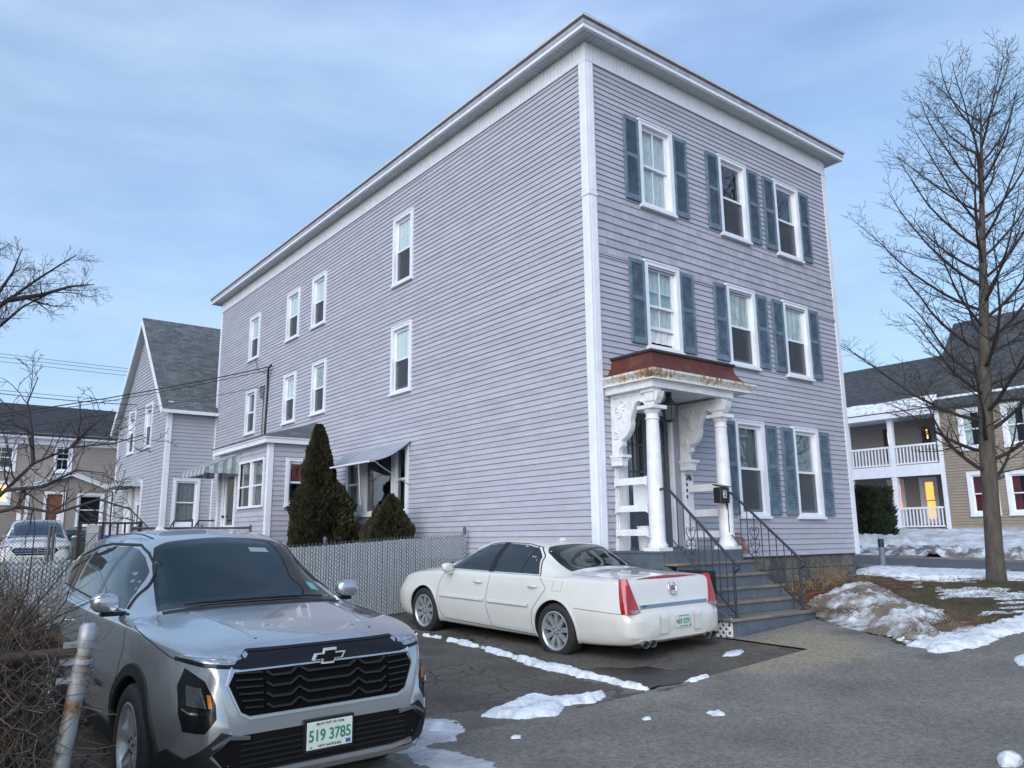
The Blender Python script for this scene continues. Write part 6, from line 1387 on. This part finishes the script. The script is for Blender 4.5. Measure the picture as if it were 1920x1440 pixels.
# ================================================================ plants
BARK = mat('bark', (.055,.046,.040), .9, col2=(.105,.09,.08), scale=9, stretch=(1,1,.25), bump=.8, bscale=18, bdist=.03); TWIG = mat('twig', (.035,.028,.027), .9, var=.3, scale=5); TWIGD = mat('twig_dark', (.028,.025,.027), .9)
def grow(mb, pts, r0, r1, lvl, rg, P):
    """pts polyline of a branch -> tube, then side shoots"""
    n = len(pts); rad = [r0+(r1-r0)*k/(n-1) for k in range(n)]
    mb.tube(pts, rad, P['sides'][lvl], cap=lvl < 1)
    if lvl >= P['depth']: return
    V = [Vector(p) for p in pts]; L_ = sum((b-a).length for a, b in zip(V, V[1:])); step = P['step'][lvl]; t = L_*P['start'][lvl]; side = rg.choice((-1, 1))
    while t < L_*.99:
        q = t; i = 0
        while i < n-2 and q > (V[i+1]-V[i]).length: q -= (V[i+1]-V[i]).length; i += 1
        d = (V[i+1]-V[i]).normalized(); p = V[i]+d*q; f = t/L_
        ax = d.cross(Vector((0, 0, 1)));
        if ax.length < .1: ax = Vector((1, 0, 0))
        ax.normalize(); rot = rg.uniform(0, 2*math.pi) if P['spiral'] else (rg.uniform(-.7, .7)+(0 if side > 0 else math.pi))
        up = ax.cross(d); lat = ax*math.cos(rot)+up*math.sin(rot)
        ang = rg.uniform(*P['angle']); dr = (d*math.cos(ang)+lat*math.sin(ang)).normalized()
        ln = P['len'][lvl]*(1-.62*f)*rg.uniform(.6, 1.15); rr_ = max(P['rmin'], (r0+(r1-r0)*f)*P['rr'])
        c = [p]; m = P['seg'][lvl]
        for k in range(m):
            dr = (dr+Vector((rg.uniform(-1, 1), rg.uniform(-1, 1), rg.uniform(-1, 1)))*P['crook']+Vector((0, 0, P['up']))).normalized(); c.append(c[-1]+dr*ln/m)
        grow(mb, c, rr_, P['rmin'], lvl+1, rg, P); side = -side; t += step*rg.uniform(.7, 1.3)
# maple at the right
TR1 = thing('bare_tree', 'tall bare maple tree standing on the lawn by the street', 'tree', (7.95, -2.58, zg(7.95, -2.58)-.02)); TR1.scale = (1, 1, .945)
rg = random.Random(17); mb = MB()
tp = [(0,0,-.1), (0,0,.0), (-.02,.01,.6), (-.05,.02,1.6), (-.09,.03,2.6), (-.10,.03,3.6), (-.06,.02,4.8), (-.02,0,6.0), (.03,0,7.2), (.06,-.02,8.4), (.10,-.04,9.6), (.13,-.05,10.6)]
tp = [(a+.062*max(0, c), b-.048*max(0, c), c) for a, b, c in tp]
mb.tube(tp, [.21,.18,.155,.145,.145,.128,.105,.085,.066,.047,.030,.012], 16); mb.build('trunk_or_core', BARK, TR1, smooth_=True)
for nm, c_ in (('limb_stub', None),):
    mb = MB(); mb.tube([(.12, -.1, 2.05), (.24, -.2, 2.08), (.33, -.24, 2.12)], [.04, .035, .03], 7); mb.build('limb_stub', BARK, TR1)
mb = MB(); P = dict(depth=3, sides=[6, 4, 3, 3], step=[.27, .15, .10], start=[.14, .12, .15], len=[1.35, .52, .24], seg=[4, 3, 2], angle=(.55, .95), crook=.16, up=.07, rr=.46, rmin=.0034, spiral=False)
def tz(z):
    for a, b in zip(tp, tp[1:]):
        if a[2] <= z <= b[2]: t = (z-a[2])/(b[2]-a[2]); return Vector((a[0]+(b[0]-a[0])*t, a[1]+(b[1]-a[1])*t, z))
nl = 46
for k in range(nl):
    f = k/(nl-1); z = 1.95+8.2*f**.92; a = k*2.399+rg.uniform(-.3, .3); ln = min(3.1 if f < .12 else 9, (4.1-2.1*f)*rg.uniform(.8, 1.08)); el = .10+.72*f**.8+rg.uniform(-.1, .1)
    if -.93*math.cos(a)+.35*math.sin(a) > .55 and f < .4: ln *= .74
    d = Vector((math.cos(a)*math.cos(el), math.sin(a)*math.cos(el), math.sin(el))); c = [tz(z)]; m = 8
    for q in range(m):
        t = q/m; d = (d+Vector((rg.uniform(-1, 1), rg.uniform(-1, 1), rg.uniform(-.6, .6)))*.10+Vector((0, 0, .16 if t < .55 else (-.05 if f < .35 else .05)))).normalized(); c.append(c[-1]+d*ln/m)
    grow(mb, c, .046-.024*f, .005, 0, rg, P)
stuff(mb.build('crown', TWIG, TR1, fix=False))
# tree overhanging from the left
TR2 = thing('bare_tree', 'dark bare tree reaching its limb over the back yard wires', 'tree', (-9.35, 16.55, .45))
rg = random.Random(23); mb = MB(); mb.tube([(0,0,-.1), (.05,0,1.5), (.15,-.1,3.2), (.35,-.2,4.8), (.7,-.5,5.9)], [.30,.24,.21,.19,.16], 12); mb.build('trunk_or_core', BARK, TR2, smooth_=True)
mb = MB(); P2 = dict(depth=3, sides=[6, 4, 3, 3], step=[.23, .12, .08], start=[.18, .10, .1], len=[1.4, .6, .28], seg=[5, 3, 2], angle=(.5, .95), crook=.22, up=.03, rr=.40, rmin=.0040, spiral=True)
for c in ([(.7,-.5,5.9), (1.2,-.85,6.45), (1.7,-1.2,6.85), (2.25,-1.7,7.45), (2.8,-2.15,8.0), (3.3,-2.5,8.45), (3.6,-2.7,8.7)], [(1.7,-1.2,6.85), (2.0,-1.35,7.6), (2.3,-1.5,8.3), (2.45,-1.6,9.0)], [(1.0,-.7,6.2), (1.3,-.8,7.2), (1.6,-.9,8.2), (1.7,-1.0,9.2)], [(.6,-.4,5.6), (1.3,-.8,6.1), (2.0,-1.3,6.6), (2.6,-1.9,7.3), (3.1,-2.4,7.6)], [(.7,-.5,5.9), (.6,-.3,7.2), (.4,0,8.6), (.3,.1,9.8)], [(2.25,-1.7,7.45), (2.9,-2.3,7.55), (3.5,-2.9,7.75), (4.0,-3.3,7.8)]):
    grow(mb, c, .075, .009, 0, rg, P2)
stuff(mb.build('crown', TWIGD, TR2, fix=False))
# crooked apple tree behind the fence
TR3 = thing('crooked_tree', 'crooked bare apple tree with spur twigs behind the slat fence', 'tree', (-8.3, 5.7, zg(-8.3, 5.7)))
rg = random.Random(29); b3 = Vector((-8.3, 5.7, zg(-8.3, 5.7))); mb = MB(); mb.tube([(0,0,-.1), (.05,-.05,.7), (.2,-.2,1.4), (.45,-.4,1.95)], [.12,.10,.09,.075], 9); mb.build('trunk_or_core', BARK, TR3, smooth_=True)
mb = MB(); P3 = dict(depth=3, sides=[6, 4, 4, 3], step=[.20, .16, .12], start=[.15, .12, .2], len=[1.15, .5, .16], seg=[6, 4, 2], angle=(.6, 1.1), crook=.30, up=.05, rr=.48, rmin=.004, spiral=True)
for c in ([(.45,-.4,1.95), (.75,-.6,2.35), (1.05,-.85,2.75), (1.5,-1.15,3.0), (2.0,-1.5,3.05), (2.4,-1.75,3.2)], [(.45,-.4,1.95), (.95,-.75,2.1), (1.4,-1.05,2.0), (1.9,-1.4,2.2), (2.3,-1.65,2.05), (2.6,-1.85,1.7)], [(1.05,-.85,2.75), (1.0,-.8,3.2), (.9,-.75,3.7), (1.0,-.8,4.1)], [(.75,-.6,2.35), (1.2,-.95,2.4), (1.6,-1.2,2.65), (1.95,-1.45,2.6)], [(1.5,-1.15,3.0), (1.7,-1.3,3.3), (1.9,-1.4,3.5)]):
    grow(mb, c, .034, .006, 0, rg, P3)
stuff(mb.build('crown', mat('twig_grey', (.045,.038,.040), .9), TR3, fix=False))
# tangled dead vines on the corner fence
BR_ = [mat('vine_brown', (.085,.062,.045), .9, var=.4, scale=3), mat('vine_grey', (.11,.090,.074), .9, var=.3, scale=3), mat('vine_dark', (.035,.028,.022), .9)]
BRU = thing('dead_vines', 'dense tangle of dead brown vines and twigs smothering the corner fence', 'vine', (-8.6, -4.2, 0))
rg = random.Random(37)
for mi in range(3):
    mb = MB()
    for k in range(3900):
        if rg.random() < .55: x = -8.24-abs(rg.gauss(0, .16)); y = -5.15+3.9*rg.random()**1.4; hmax = 1.26
        else: x = rg.uniform(-11.2, -8.22); y = -5.22+abs(rg.gauss(0, .22)); hmax = 1.14
        z = rg.uniform(0, hmax)**1.0; d = Vector((rg.uniform(-.6, .6), rg.uniform(-.8, .8), rg.uniform(-.35, 1.0))).normalized(); p = Vector((x+8.6, y+4.2, z)); c = [p]; ln = rg.uniform(.10, .42) if k % 9 else rg.uniform(.4, .75)
        for q in range(5):
            d = (d+Vector((rg.uniform(-1, 1), rg.uniform(-1, 1), rg.uniform(-1, .9)))*.42).normalized(); p = p+d*ln/5
            if p.z < 0: p.z = .01
            if p.x > .62: p.x = .62-(p.x-.62)*.4
            c.append(p)
        r0 = rg.choice((.0018, .0022, .0026, .003, .0045)); mb.tube(c, [r0*(1-.15*j) for j in range(6)], 3 if r0 < .005 else 5, cap=False)
    stuff(mb.build('twigs', BR_[mi], BRU, fix=False))
mb = MB()
for k in range(16):
    x, y = rg.uniform(-10.5, -8.3), rg.uniform(-5.0, -4.4); c = [Vector((x+8.6, y+4.2, 0))]; d = Vector((rg.uniform(-.2, .2), rg.uniform(-.2, .2), 1))
    for q in range(6): d = (d+Vector((rg.uniform(-1, 1), rg.uniform(-1, 1), .2))*.22).normalized(); c.append(c[-1]+d*.22)
    mb.tube(c, [.016, .015, .013, .012, .010, .008, .005], 6)
stuff(mb.build('stems', BR_[0], BRU, fix=False))
# conifers
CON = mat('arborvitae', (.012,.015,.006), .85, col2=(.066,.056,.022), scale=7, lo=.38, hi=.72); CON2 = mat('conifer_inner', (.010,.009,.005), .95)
YEW = mat('yew_green', (.010,.020,.010), .8, col2=(.026,.042,.020), scale=5)
def conifer(o, rad, H_, n, seed, m, size=.07, spread=.10, name='foliage'):
    """rad(h, theta) -> radius; sprays on the outside, dark core inside"""
    rg = random.Random(seed); K = 28; J = 20; core = MB(); vs = []
    for i in range(J+1):
        for k in range(K): a = 2*math.pi*k/K; h = H_*i/J; q, cx, cy = rad(h, a); q *= .86; vs.append((cx+q*math.cos(a), cy+q*math.sin(a), h*.985))
    core.add(vs, [(i*K+k, i*K+(k+1) % K, (i+1)*K+(k+1) % K, (i+1)*K+k) for i in range(J) for k in range(K)]); core.build('trunk_or_core', CON2, o, fix=False, smooth_=True)  # not a stem: dark core added to stop views through the sprays
    mb = MB(); verts = []; faces = []
    for j in range(n):
        h = H_*rg.random()**.9; a = rg.uniform(0, 2*math.pi); q, cx, cy = rad(h, a); cl_ = mnoise.noise(Vector((math.cos(a)*q*3.2+seed, math.sin(a)*q*3.2, h*3.2))); q *= 1+spread*cl_*1.6+rg.uniform(-.07, .05)
        p = Vector((cx+q*math.cos(a), cy+q*math.sin(a), h)); out = Vector((math.cos(a), math.sin(a), .75+rg.uniform(-.3, .5))).normalized(); t_ = out.cross(Vector((rg.uniform(-1, 1), rg.uniform(-1, 1), rg.uniform(-1, 1)))).normalized(); s_ = size*rg.uniform(.6, 1.25)
        b = len(verts); verts += [tuple(p-out*s_*.5), tuple(p+t_*s_*.42+out*s_*.1), tuple(p+out*s_*.95), tuple(p-t_*s_*.42+out*s_*.1), tuple(p+t_*s_*.55+out*s_*.6), tuple(p-t_*s_*.5+out*s_*.55)]
        faces += [(b, b+1, b+2), (b, b+2, b+3), (b, b+4, b+1), (b, b+3, b+5)]
    mb.v = verts; mb.f = faces; mb.m = [0]*len(faces); stuff(mb.build(name, m, o, fix=False))
A1 = thing('conical_arborvitae', 'tall cone shaped dark arborvitae growing against the house wall', 'shrub', (-1.05, 8.15, zg(-1.05, 8.15))); A1.scale = (.86, .86, 1)
H1 = 3.78
prA = pchip([(0,.62),(.5,.80),(1.0,.84),(1.5,.76),(2.0,.60),(2.45,.44),(2.7,.36),(3.0,.30),(3.3,.20),(3.6,.10),(3.78,.01)])
conifer(A1, lambda h, a: (prA(h)*(1+.11*math.sin(3*a+h*2.1)+.08*math.sin(5*a-h*4)+.05*math.sin(h*7+2*a)), .10*math.sin(h*1.3)-.02*h, -.10*h/3.8*1.0), H1, 15000, 5, CON, size=.105, spread=.20)
A2 = thing('twin_arborvitae', 'low twin topped arborvitae bush under the picture window', 'shrub', (-.80, 5.42, zg(-.82, 5.35))); A2.scale = (.70, .70, 1)
prB = pchip([(0,.52),(.5,.60),(1.0,.60),(1.4,.50),(1.75,.34),(1.95,.18),(2.08,.02)])
def twin(h, a):
    q = prB(h); dy = .30*smooth(1.2, 1.9, h)
    return q*(1+.08*math.sin(3*a+1)+.12*math.cos(2*a)*(1 if h < 1.5 else -.2)), 0, -.03*h+(.12 if math.sin(a) > 0 else -.12)*smooth(1.2, 1.8, h)
conifer(A2, lambda h, a: (prB(h)*(1+.10*math.sin(3*a+1+h)+.07*math.sin(5*a-2*h)), 0, -.12-.03*h), 2.10, 8000, 6, CON, size=.10, spread=.2)
prC = pchip([(0,.46),(.5,.52),(1.0,.50),(1.35,.40),(1.6,.26),(1.78,.12),(1.88,.01)])
conifer(A2, lambda h, a: (prC(h)*(1+.10*math.sin(3*a+2-h)+.07*math.sin(4*a-2*h)), -.05, .34+.02*h), 1.88, 6000, 16, CON, size=.10, spread=.2)
HB = thing('yew_hedge', 'dark clipped evergreen bush in front of the tan house porch', 'shrub', (19.3, 6.6, zg(19.3, 6.6)))
conifer(HB, lambda h, a: (1.35*(1-.25*abs(h/2.0-.4)**1.6)*(1+.06*math.sin(4*a)), 0, 0), 1.95, 6000, 9, YEW, size=.16)
cap_ = MB()
# dry stalks and litter in the bed by the steps
BED = ground_mat('bed_mulch', [(.050,.033,.022), (.125,.085,.055)], speck=.8, sscale=55, big=3.5, rough=.95)
bd_ = pdist([(2.25,-2.2), (2.2,-.05), (7.6,-.05), (7.3,-.9), (6.8,-1.6), (5.6,-2.2), (4.0,-1.6)])
struct(sheet('garden_bed', lambda x, y: bd_(x, y) > -.25, 2.1, 7.8, -2.5, -.0, .06, .0, BED, lambda x, y: min(.045, (bd_(x, y)+.12*nz(x, y, 2))*.25)-.018+.012*nz(x, y, 5)))
STRAW = mat('straw', (.30,.23,.13), .9, var=.4, scale=4); STALK = mat('dead_stalk', (.12,.075,.045), .9, var=.4, scale=4)
def stalks(name, spots, hgt, n, lean, m, label, seed, rad=.0035, flat=0., sp=.22):
    rg = random.Random(seed); mb = MB()
    for (x, y) in spots:
        for k in range(n):
            px, py = x+rg.gauss(0, sp), y+rg.gauss(0, sp); z = zg(px, py)+flat_h(px, py)+.01; a = rg.uniform(0, 6.28); ln = hgt*rg.uniform(.4, 1.15); l_ = lean*rg.uniform(.2, 1.2); c = [(px, py, z)]; d = Vector((math.cos(a)*l_, math.sin(a)*l_, 1)).normalized(); p = Vector(c[0])
            for q in range(4): d = (d+Vector((math.cos(a)*.15*lean, math.sin(a)*.15*lean, -.12*lean+flat*-.3))+Vector((rg.uniform(-1, 1), rg.uniform(-1, 1), rg.uniform(-1, 1)))*.12).normalized(); p = p+d*ln/4; p.z = max(p.z, z); c.append(tuple(p))
            mb.tube(c, [rad, rad, rad*.8, rad*.6, rad*.4], 3, cap=False)
    return tag(mb.build(name, m, None, fix=False), label, None, kind='stuff')
def flat_h(x, y): return .02
rg = random.Random(61)
stalks('dry_grass', [(5.9,-.35), (6.05,-.4), (5.75,-.3)], .52, 26, .45, STRAW, 'tuft of dry yellow grass before the stone foundation', 1, sp=.08)
stalks('dead_stems', [(2.5+rg.random()*.5, -.4-rg.random()*1.2) for _ in range(7)]+[(3.2+.35*k, -.45-.25*rg.random()) for k in range(10)], .42, 16, .9, STRAW, 'pale dry stems flopping over beside the front steps', 2, sp=.16)
stalks('bed_litter', [(2.6+rg.random()*4.6, -.2-rg.random()*1.6) for _ in range(70)], .30, 22, 2.2, STALK, 'brown dead plant litter covering the garden bed', 3, flat=.8, sp=.25)
def flat_h(x, y): return .10
stalks('dead_brush', [(1.25+rg.random()*1.3, -4.42+rg.random()*.42) for _ in range(14)], .22, 22, 1.1, STALK, 'low brown brush sticking out of the snow at the lawn corner', 4, sp=.12)
stalks('dead_brush', [(1.95+rg.random()*.5, -2.9+rg.random()*.5) for _ in range(8)]+[(2.2,-2.4), (2.05,-2.55)], .20, 20, 1.4, STALK, 'brown dead stems at the foot of the bottom step', 5, sp=.12)
def flat_h(x, y): return .36
stalks('dead_brush', [(3.2+rg.random()*.7, -2.35+rg.random()*.5) for _ in range(6)], .16, 18, 1.6, STALK, 'matted dead grass on top of the dirty snow pile', 6, sp=.14)
def flat_h(x, y): return .0
stalks('lawn_grass', [(3.2+rg.random()*6.2, -4.6+rg.random()*3.0) for _ in range(260)], .07, 26, 1.2, mat('winter_grass', (.075,.062,.030), .9, var=.4, scale=3), 'short brown winter grass of the lawn', 7, rad=.0025, sp=.14)
mb = MB(); pts = [(2.35,-1.25), (2.9,-1.18), (3.5,-1.22), (4.1,-1.12), (4.5,-1.16)]; mb.tube([(x, y, zg(x, y)+.05+.02*math.sin(x*5)) for x, y in pts], .014, 8); tag(mb.build('garden_hose', mat('hose_red', (.32,.03,.03), .5), None, smooth_=True), 'red garden hose lying in the garden bed', 'hose')
# ================================================================ things farther off
MV = thing('white_minivan', 'white minivan facing out behind the yard gates', 'van')
K = dict(zt=[(0,.60),(.02,.74),(.05,.88),(.10,.97),(.2,1.02),(.5,1.07),(.95,1.13),(1.1,1.18),(1.5,1.42),(1.85,1.60),(2.1,1.69),(2.6,1.745),(3.6,1.745),(4.7,1.69),(4.95,1.55),(5.1,1.0),(5.15,.6)],
         zs=[(0,.57),(.02,.68),(.05,.80),(.10,.88),(.2,.94),(.5,.99),(1.0,1.03),(2,1.08),(4.9,1.1),(5.1,.9),(5.15,.58)], ws=[(0,.62),(.03,.70),(.08,.78),(.2,.85),(.5,.90),(1,.93),(4.8,.93),(5.15,.80)],
         wm=[(0,.70),(.03,.80),(.08,.88),(.2,.94),(.5,.98),(1,1.0),(4.8,1.0),(5.15,.85)], zb=[(0,.28),(.3,.22),(4.7,.24),(5.15,.35)], zm=[(0,.50),(.3,.60),(5.15,.6)])
car = Car(K, 5.15, [(.95,.345), (3.95,.345)], roofw=.66, arch=.38); VP_ = paint('van_white', (.72,.73,.74), rough=.3); car.body(VP_, WELL, MV)
car.hug([(-.76,1.20), (-.4,1.13), (0,1.11), (.4,1.13), (.76,1.20), (.62,2.0), (.5,2.1), (-.5,2.1), (-.62,2.0)], 'z', 1, .003, mat('van_glass', (.012,.03,.055), .03, spec=1.0, coat=.5), 'windshield', MV)
car.hug([(-.52,.88), (-.60,.80), (-.48,.66), (.48,.66), (.60,.80), (.52,.88)], 'y', -1, .004, GBLK, 'grille', MV, res=.05)
for z in (.72, .785, .845): car.line([(-.52,z), (.52,z)], 'y', -1, .016, CHR, 'grille_bar', MV, off=.014)
for s in (-1, 1):
    q = [(s*.56,.90), (s*.62,.80), (s*.86,.84), (s*.88,.90), (s*.75,.93)]; car.hug(q, 'y', -1, .006, WHL, 'headlamp', MV, res=.04)
    q = [(s*.80,.86), (s*.875,.87), (s*.88,.90), (s*.82,.90)]; car.hug(q, 'y', -1, .010, mat('orange_lens', (.45,.12,.05), .2), 'marker', MV, res=.03)
    mirror(MV, s, 1.55, 1.16, s*.95, VP_, BLKP)
    car.hug([(1.35,1.10), (1.8,1.42), (2.1,1.56), (2.35,1.58), (2.35,1.10)], 'x', s, .003, CGL2, 'side_window', MV)
    for b in (.95, 3.95): wheel(MV, s*.85, b, .345, .345, .23, s, 7)
    mb = MB(); mb.box(s*.55-.06, s*.55+.06, 2.4, 2.46, 1.72, 1.98); mb.build('roof_rack_stop', VP_, MV)
car.line([(-.60,.60), (.60,.60)], 'y', -1, .012, SEAM, 'bumper_gap', MV)
yb = car.cast((0, .5), 'y', -1)[0].y-.02
mb = MB(); mb.box(-.19, .19, yb, yb+.02, .40, .57); mb.build('plate_frame', BLKP, MV); mb = MB(); mb.box(-.15, .15, yb-.004, yb, .415, .555); mb.build('licence_plate', PLW, MV)
ye_ = car.cast((0, .785), 'y', -1)[0].y-.02; mb = MB()
for x0_, x1_ in ((-.075,-.045), (.045,.075)): mb.add([(x0_*1.0, ye_, .73), (x1_*1.0, ye_, .73), (x1_*1.15, ye_, .84), (x0_*1.15, ye_, .84), (x0_, ye_-.01, .73), (x1_, ye_-.01, .73), (x1_*1.15, ye_-.01, .84), (x0_*1.15, ye_-.01, .84)], [(0,3,2,1), (4,5,6,7), (0,1,5,4), (1,2,6,5), (2,3,7,6), (3,0,4,7)])
mb.box(-.05, .05, ye_-.0105, ye_+.001, .772, .795); mb.build('emblem', CHR, MV)
set_pose(MV, -5.50, 17.95, zg(-5.5, 19)-.02+.08, -.12, 0, 0)
# red car behind it
RC = thing('red_car', 'dark red car half hidden behind the white minivan', 'car')
K = dict(zt=[(0,.5),(.07,.66),(.2,.80),(.6,.90),(1.15,.98),(1.25,1.02),(1.7,1.28),(2.0,1.40),(2.4,1.45),(3.0,1.42),(3.4,1.30),(3.9,1.08),(4.4,1.0),(4.5,.9),(4.6,.6)],
         zs=[(0,.48),(.07,.60),(.2,.72),(.6,.83),(1.2,.92),(2.4,.95),(3.8,.97),(4.4,.93),(4.5,.82),(4.6,.57)], ws=[(0,.55),(.07,.66),(.2,.74),(.6,.83),(1.2,.86),(3.8,.86),(4.4,.80),(4.6,.65)], wm=[(0,.62),(.07,.75),(.2,.83),(.6,.89),(1.2,.90),(3.8,.90),(4.4,.85),(4.6,.7)], zb=[(0,.27),(.3,.22),(4.3,.24),(4.6,.32)], zm=[(0,.45),(.3,.55),(4.6,.55)])
car = Car(K, 4.6, [(.9,.32), (3.6,.32)], roofw=.56, arch=.36); RP = paint('dark_red', (.10,.008,.014), rough=.3); car.body(RP, WELL, RC)
car.hug([(-.68,1.30), (0,1.2), (.68,1.30), (.54,1.92), (-.54,1.92)], 'z', 1, .003, CGL, 'windshield', RC)
for s in (-1, 1):
    car.hug([(1.45,.96), (1.9,1.22), (2.3,1.35), (2.35,.97)], 'x', s, .003, CGL2, 'side_window', RC); mirror(RC, s, 1.55, 1.02, s*.86, RP, BLKP)
    car.hug([(s*.50,.72), (s*.52,.66), (s*.74,.68), (s*.74,.74)], 'y', -1, .005, WHL, 'headlamp', RC, res=.04)
    for b in (.9, 3.6): wheel(RC, s*.78, b, .32, .32, .22, s, 5)
set_pose(RC, -4.05, 20.6, zg(-4.0, 21)+.05, -.10, 0, 0)
# bins
def bin_(loc, m, label, lid):
    o = thing('wheelie_bin', label, 'bin', loc)
    mb = MB(); a, b = .23, .29; P = [(-a,-a,.06), (a,-a,.06), (a,a,.06), (-a,a,.06), (-b,-b,1.0), (b,-b,1.0), (b,b,1.0), (-b,b,1.0)]; mb.add(P, [(0,3,2,1), (4,5,6,7), (0,1,5,4), (1,2,6,5), (2,3,7,6), (3,0,4,7)]); mb.box(-.305, .305, -.305, .305, .96, 1.0); mb.build('tub', m, o, bevel=.012)
    mb = MB(); mb.prism([(-.32, 1.0), (.32, 1.0), (.30, 1.06), (0, 1.09), (-.30, 1.06)], -.32, .32, lambda p, q, t: (p, t, q)); mb.build('lid', lid, o, bevel=.01)
    for x in (-.22, .22): mb = MB(); mb.lathe([(0, -.03), (.09, -.03), (.09, .03), (0, .03)], n=14, T=lambda a_, b_, c, x=x: (x+c, .25+a_, .09+b_)); mb.build('bin_wheel', RUB, o)
    return o
gp = mat('bin_green', (.02,.07,.045), .5); bp_ = mat('bin_blue', (.02,.04,.42), .45)
bin_((-4.28, 17.6, zg(-4.28, 17.6)+.1), gp, 'dark green wheelie bin beside the red car', gp); bin_((-3.72, 18.3, zg(-3.7, 18.3)+.1), mat('bin_teal', (.03,.07,.07), .5), 'dull teal wheelie bin behind the green bin', gp)
bin_((-4.02, 14.9, zg(-4, 14.9)+.12), bp_, 'bright blue bin behind the dark wooden railing', bp_)
# dark wooden deck railing
DR = thing('deck_railing', 'dark brown wooden railing of a small deck in the back yard', 'railing', (-4.3, 14.1, zg(-4.3, 14.1)))
WD = mat('dark_wood', (.03,.018,.014), .7, var=.3, scale=8)
mb = MB(); mb.box(-.75, .75, -.05, .05, 1.52, 1.57); mb.box(-.75, .75, -.03, .03, .62, .70); mb.build('rail', WD, DR)
for k in range(9): mb = MB(); x = -.70+k*.175; mb.box(x-.02, x+.02, -.02, .02, .70, 1.52); mb.build('baluster', WD, DR)
for x in (-.73, .73): mb = MB(); mb.box(x-.045, x+.045, -.045, .045, 0, 1.60); mb.build('post', WD, DR)
mb = MB(); mb.box(-.8, .8, .0, 1.2, .45, .62); mb.build('deck', WD, DR)
mb = MB(); mb.box(-.20, .12, -.02, .0, 0, .62); mb.box(-.20, .12, -.025, .02, .62, .66); o = mb.build('leaning_panel', mat('grey_panel', (.42,.45,.46), .6), None); o.location = (-4.75, 13.6, 1.35); tag(o, 'small grey panel propped by the dark deck railing', 'panel')
# bollard across the lawn
BO = thing('steel_bollard', 'grey steel post with dark cap standing at the street edge', 'bollard', (9.75, .55, zg(9.75, .55)))
mb = MB(); mb.lathe([(.065, -.1), (.065, .62)], n=16); mb.build('tube', mat('bollard_grey', (.16,.20,.24), .6, var=.2), BO, smooth_=True, auto=50); mb = MB(); mb.lathe([(.067, .50), (.067, .66), (.06, .69), (.03, .70), (0, .70)], n=16); mb.build('cap', mat('bollard_cap', (.02,.02,.03), .5), BO, smooth_=True, auto=50)
# overhead wires: real catenaries between poles out of sight and the houses
def cable(name, A, B, sag, r, label, m=None, group=None):
    A = Vector(A); B = Vector(B); mb = MB(); mb.tube([tuple(A+(B-A)*t-Vector((0, 0, 4*sag*t*(1-t)))) for t in [k/16 for k in range(17)]], r, 5); return tag(mb.build(name, m or CBL, None), label, 'cable', group)
LB = 'thin overhead power line crossing the sky behind the gabled house'
for dz, wd_ in ((0, 'lowest'), (.28, 'middle'), (.5, 'highest')): cable('power_line', (-24, 49, 13.4+dz), (22, 32, 9.9+dz*.7), .5, .016, wd_+' of three parallel power lines behind the gabled house', mat('wire_far', (.16,.19,.2), .7), 'parallel power lines')
cable('power_line', (-24, 49, 11.4), (22, 32, 8.6), .4, .018, 'single overhead line lower than the triple power lines', mat('wire_far', (.16,.19,.2), .7))
cable('telephone_line', (-14, 31.5, 8.9), (-1.92, 23.4, 6.75), .35, .016, 'black telephone line running down to the gabled house')
for k, (dz, rr2) in enumerate(((0, .017), (.10, .011))): cable('service_drop', (-22, 31, 5.2-dz), (-.10, 14.35, 6.88-dz), 1.1, rr2, ['thick black service drop reaching the cable head on the side wall', 'thin black service drop just under the thick one'][k])
cable('service_drop', (-22, 30, 4.6), (-.07, 14.95, 6.35), 1.0, .008, 'slack thin wire ending at the coiled cable on the side wall'); cable('service_drop', (-22, 29, 4.0), (-.10, 19.6, 6.55), .9, .007, 'faint thin wire ending at the corner of the main house')
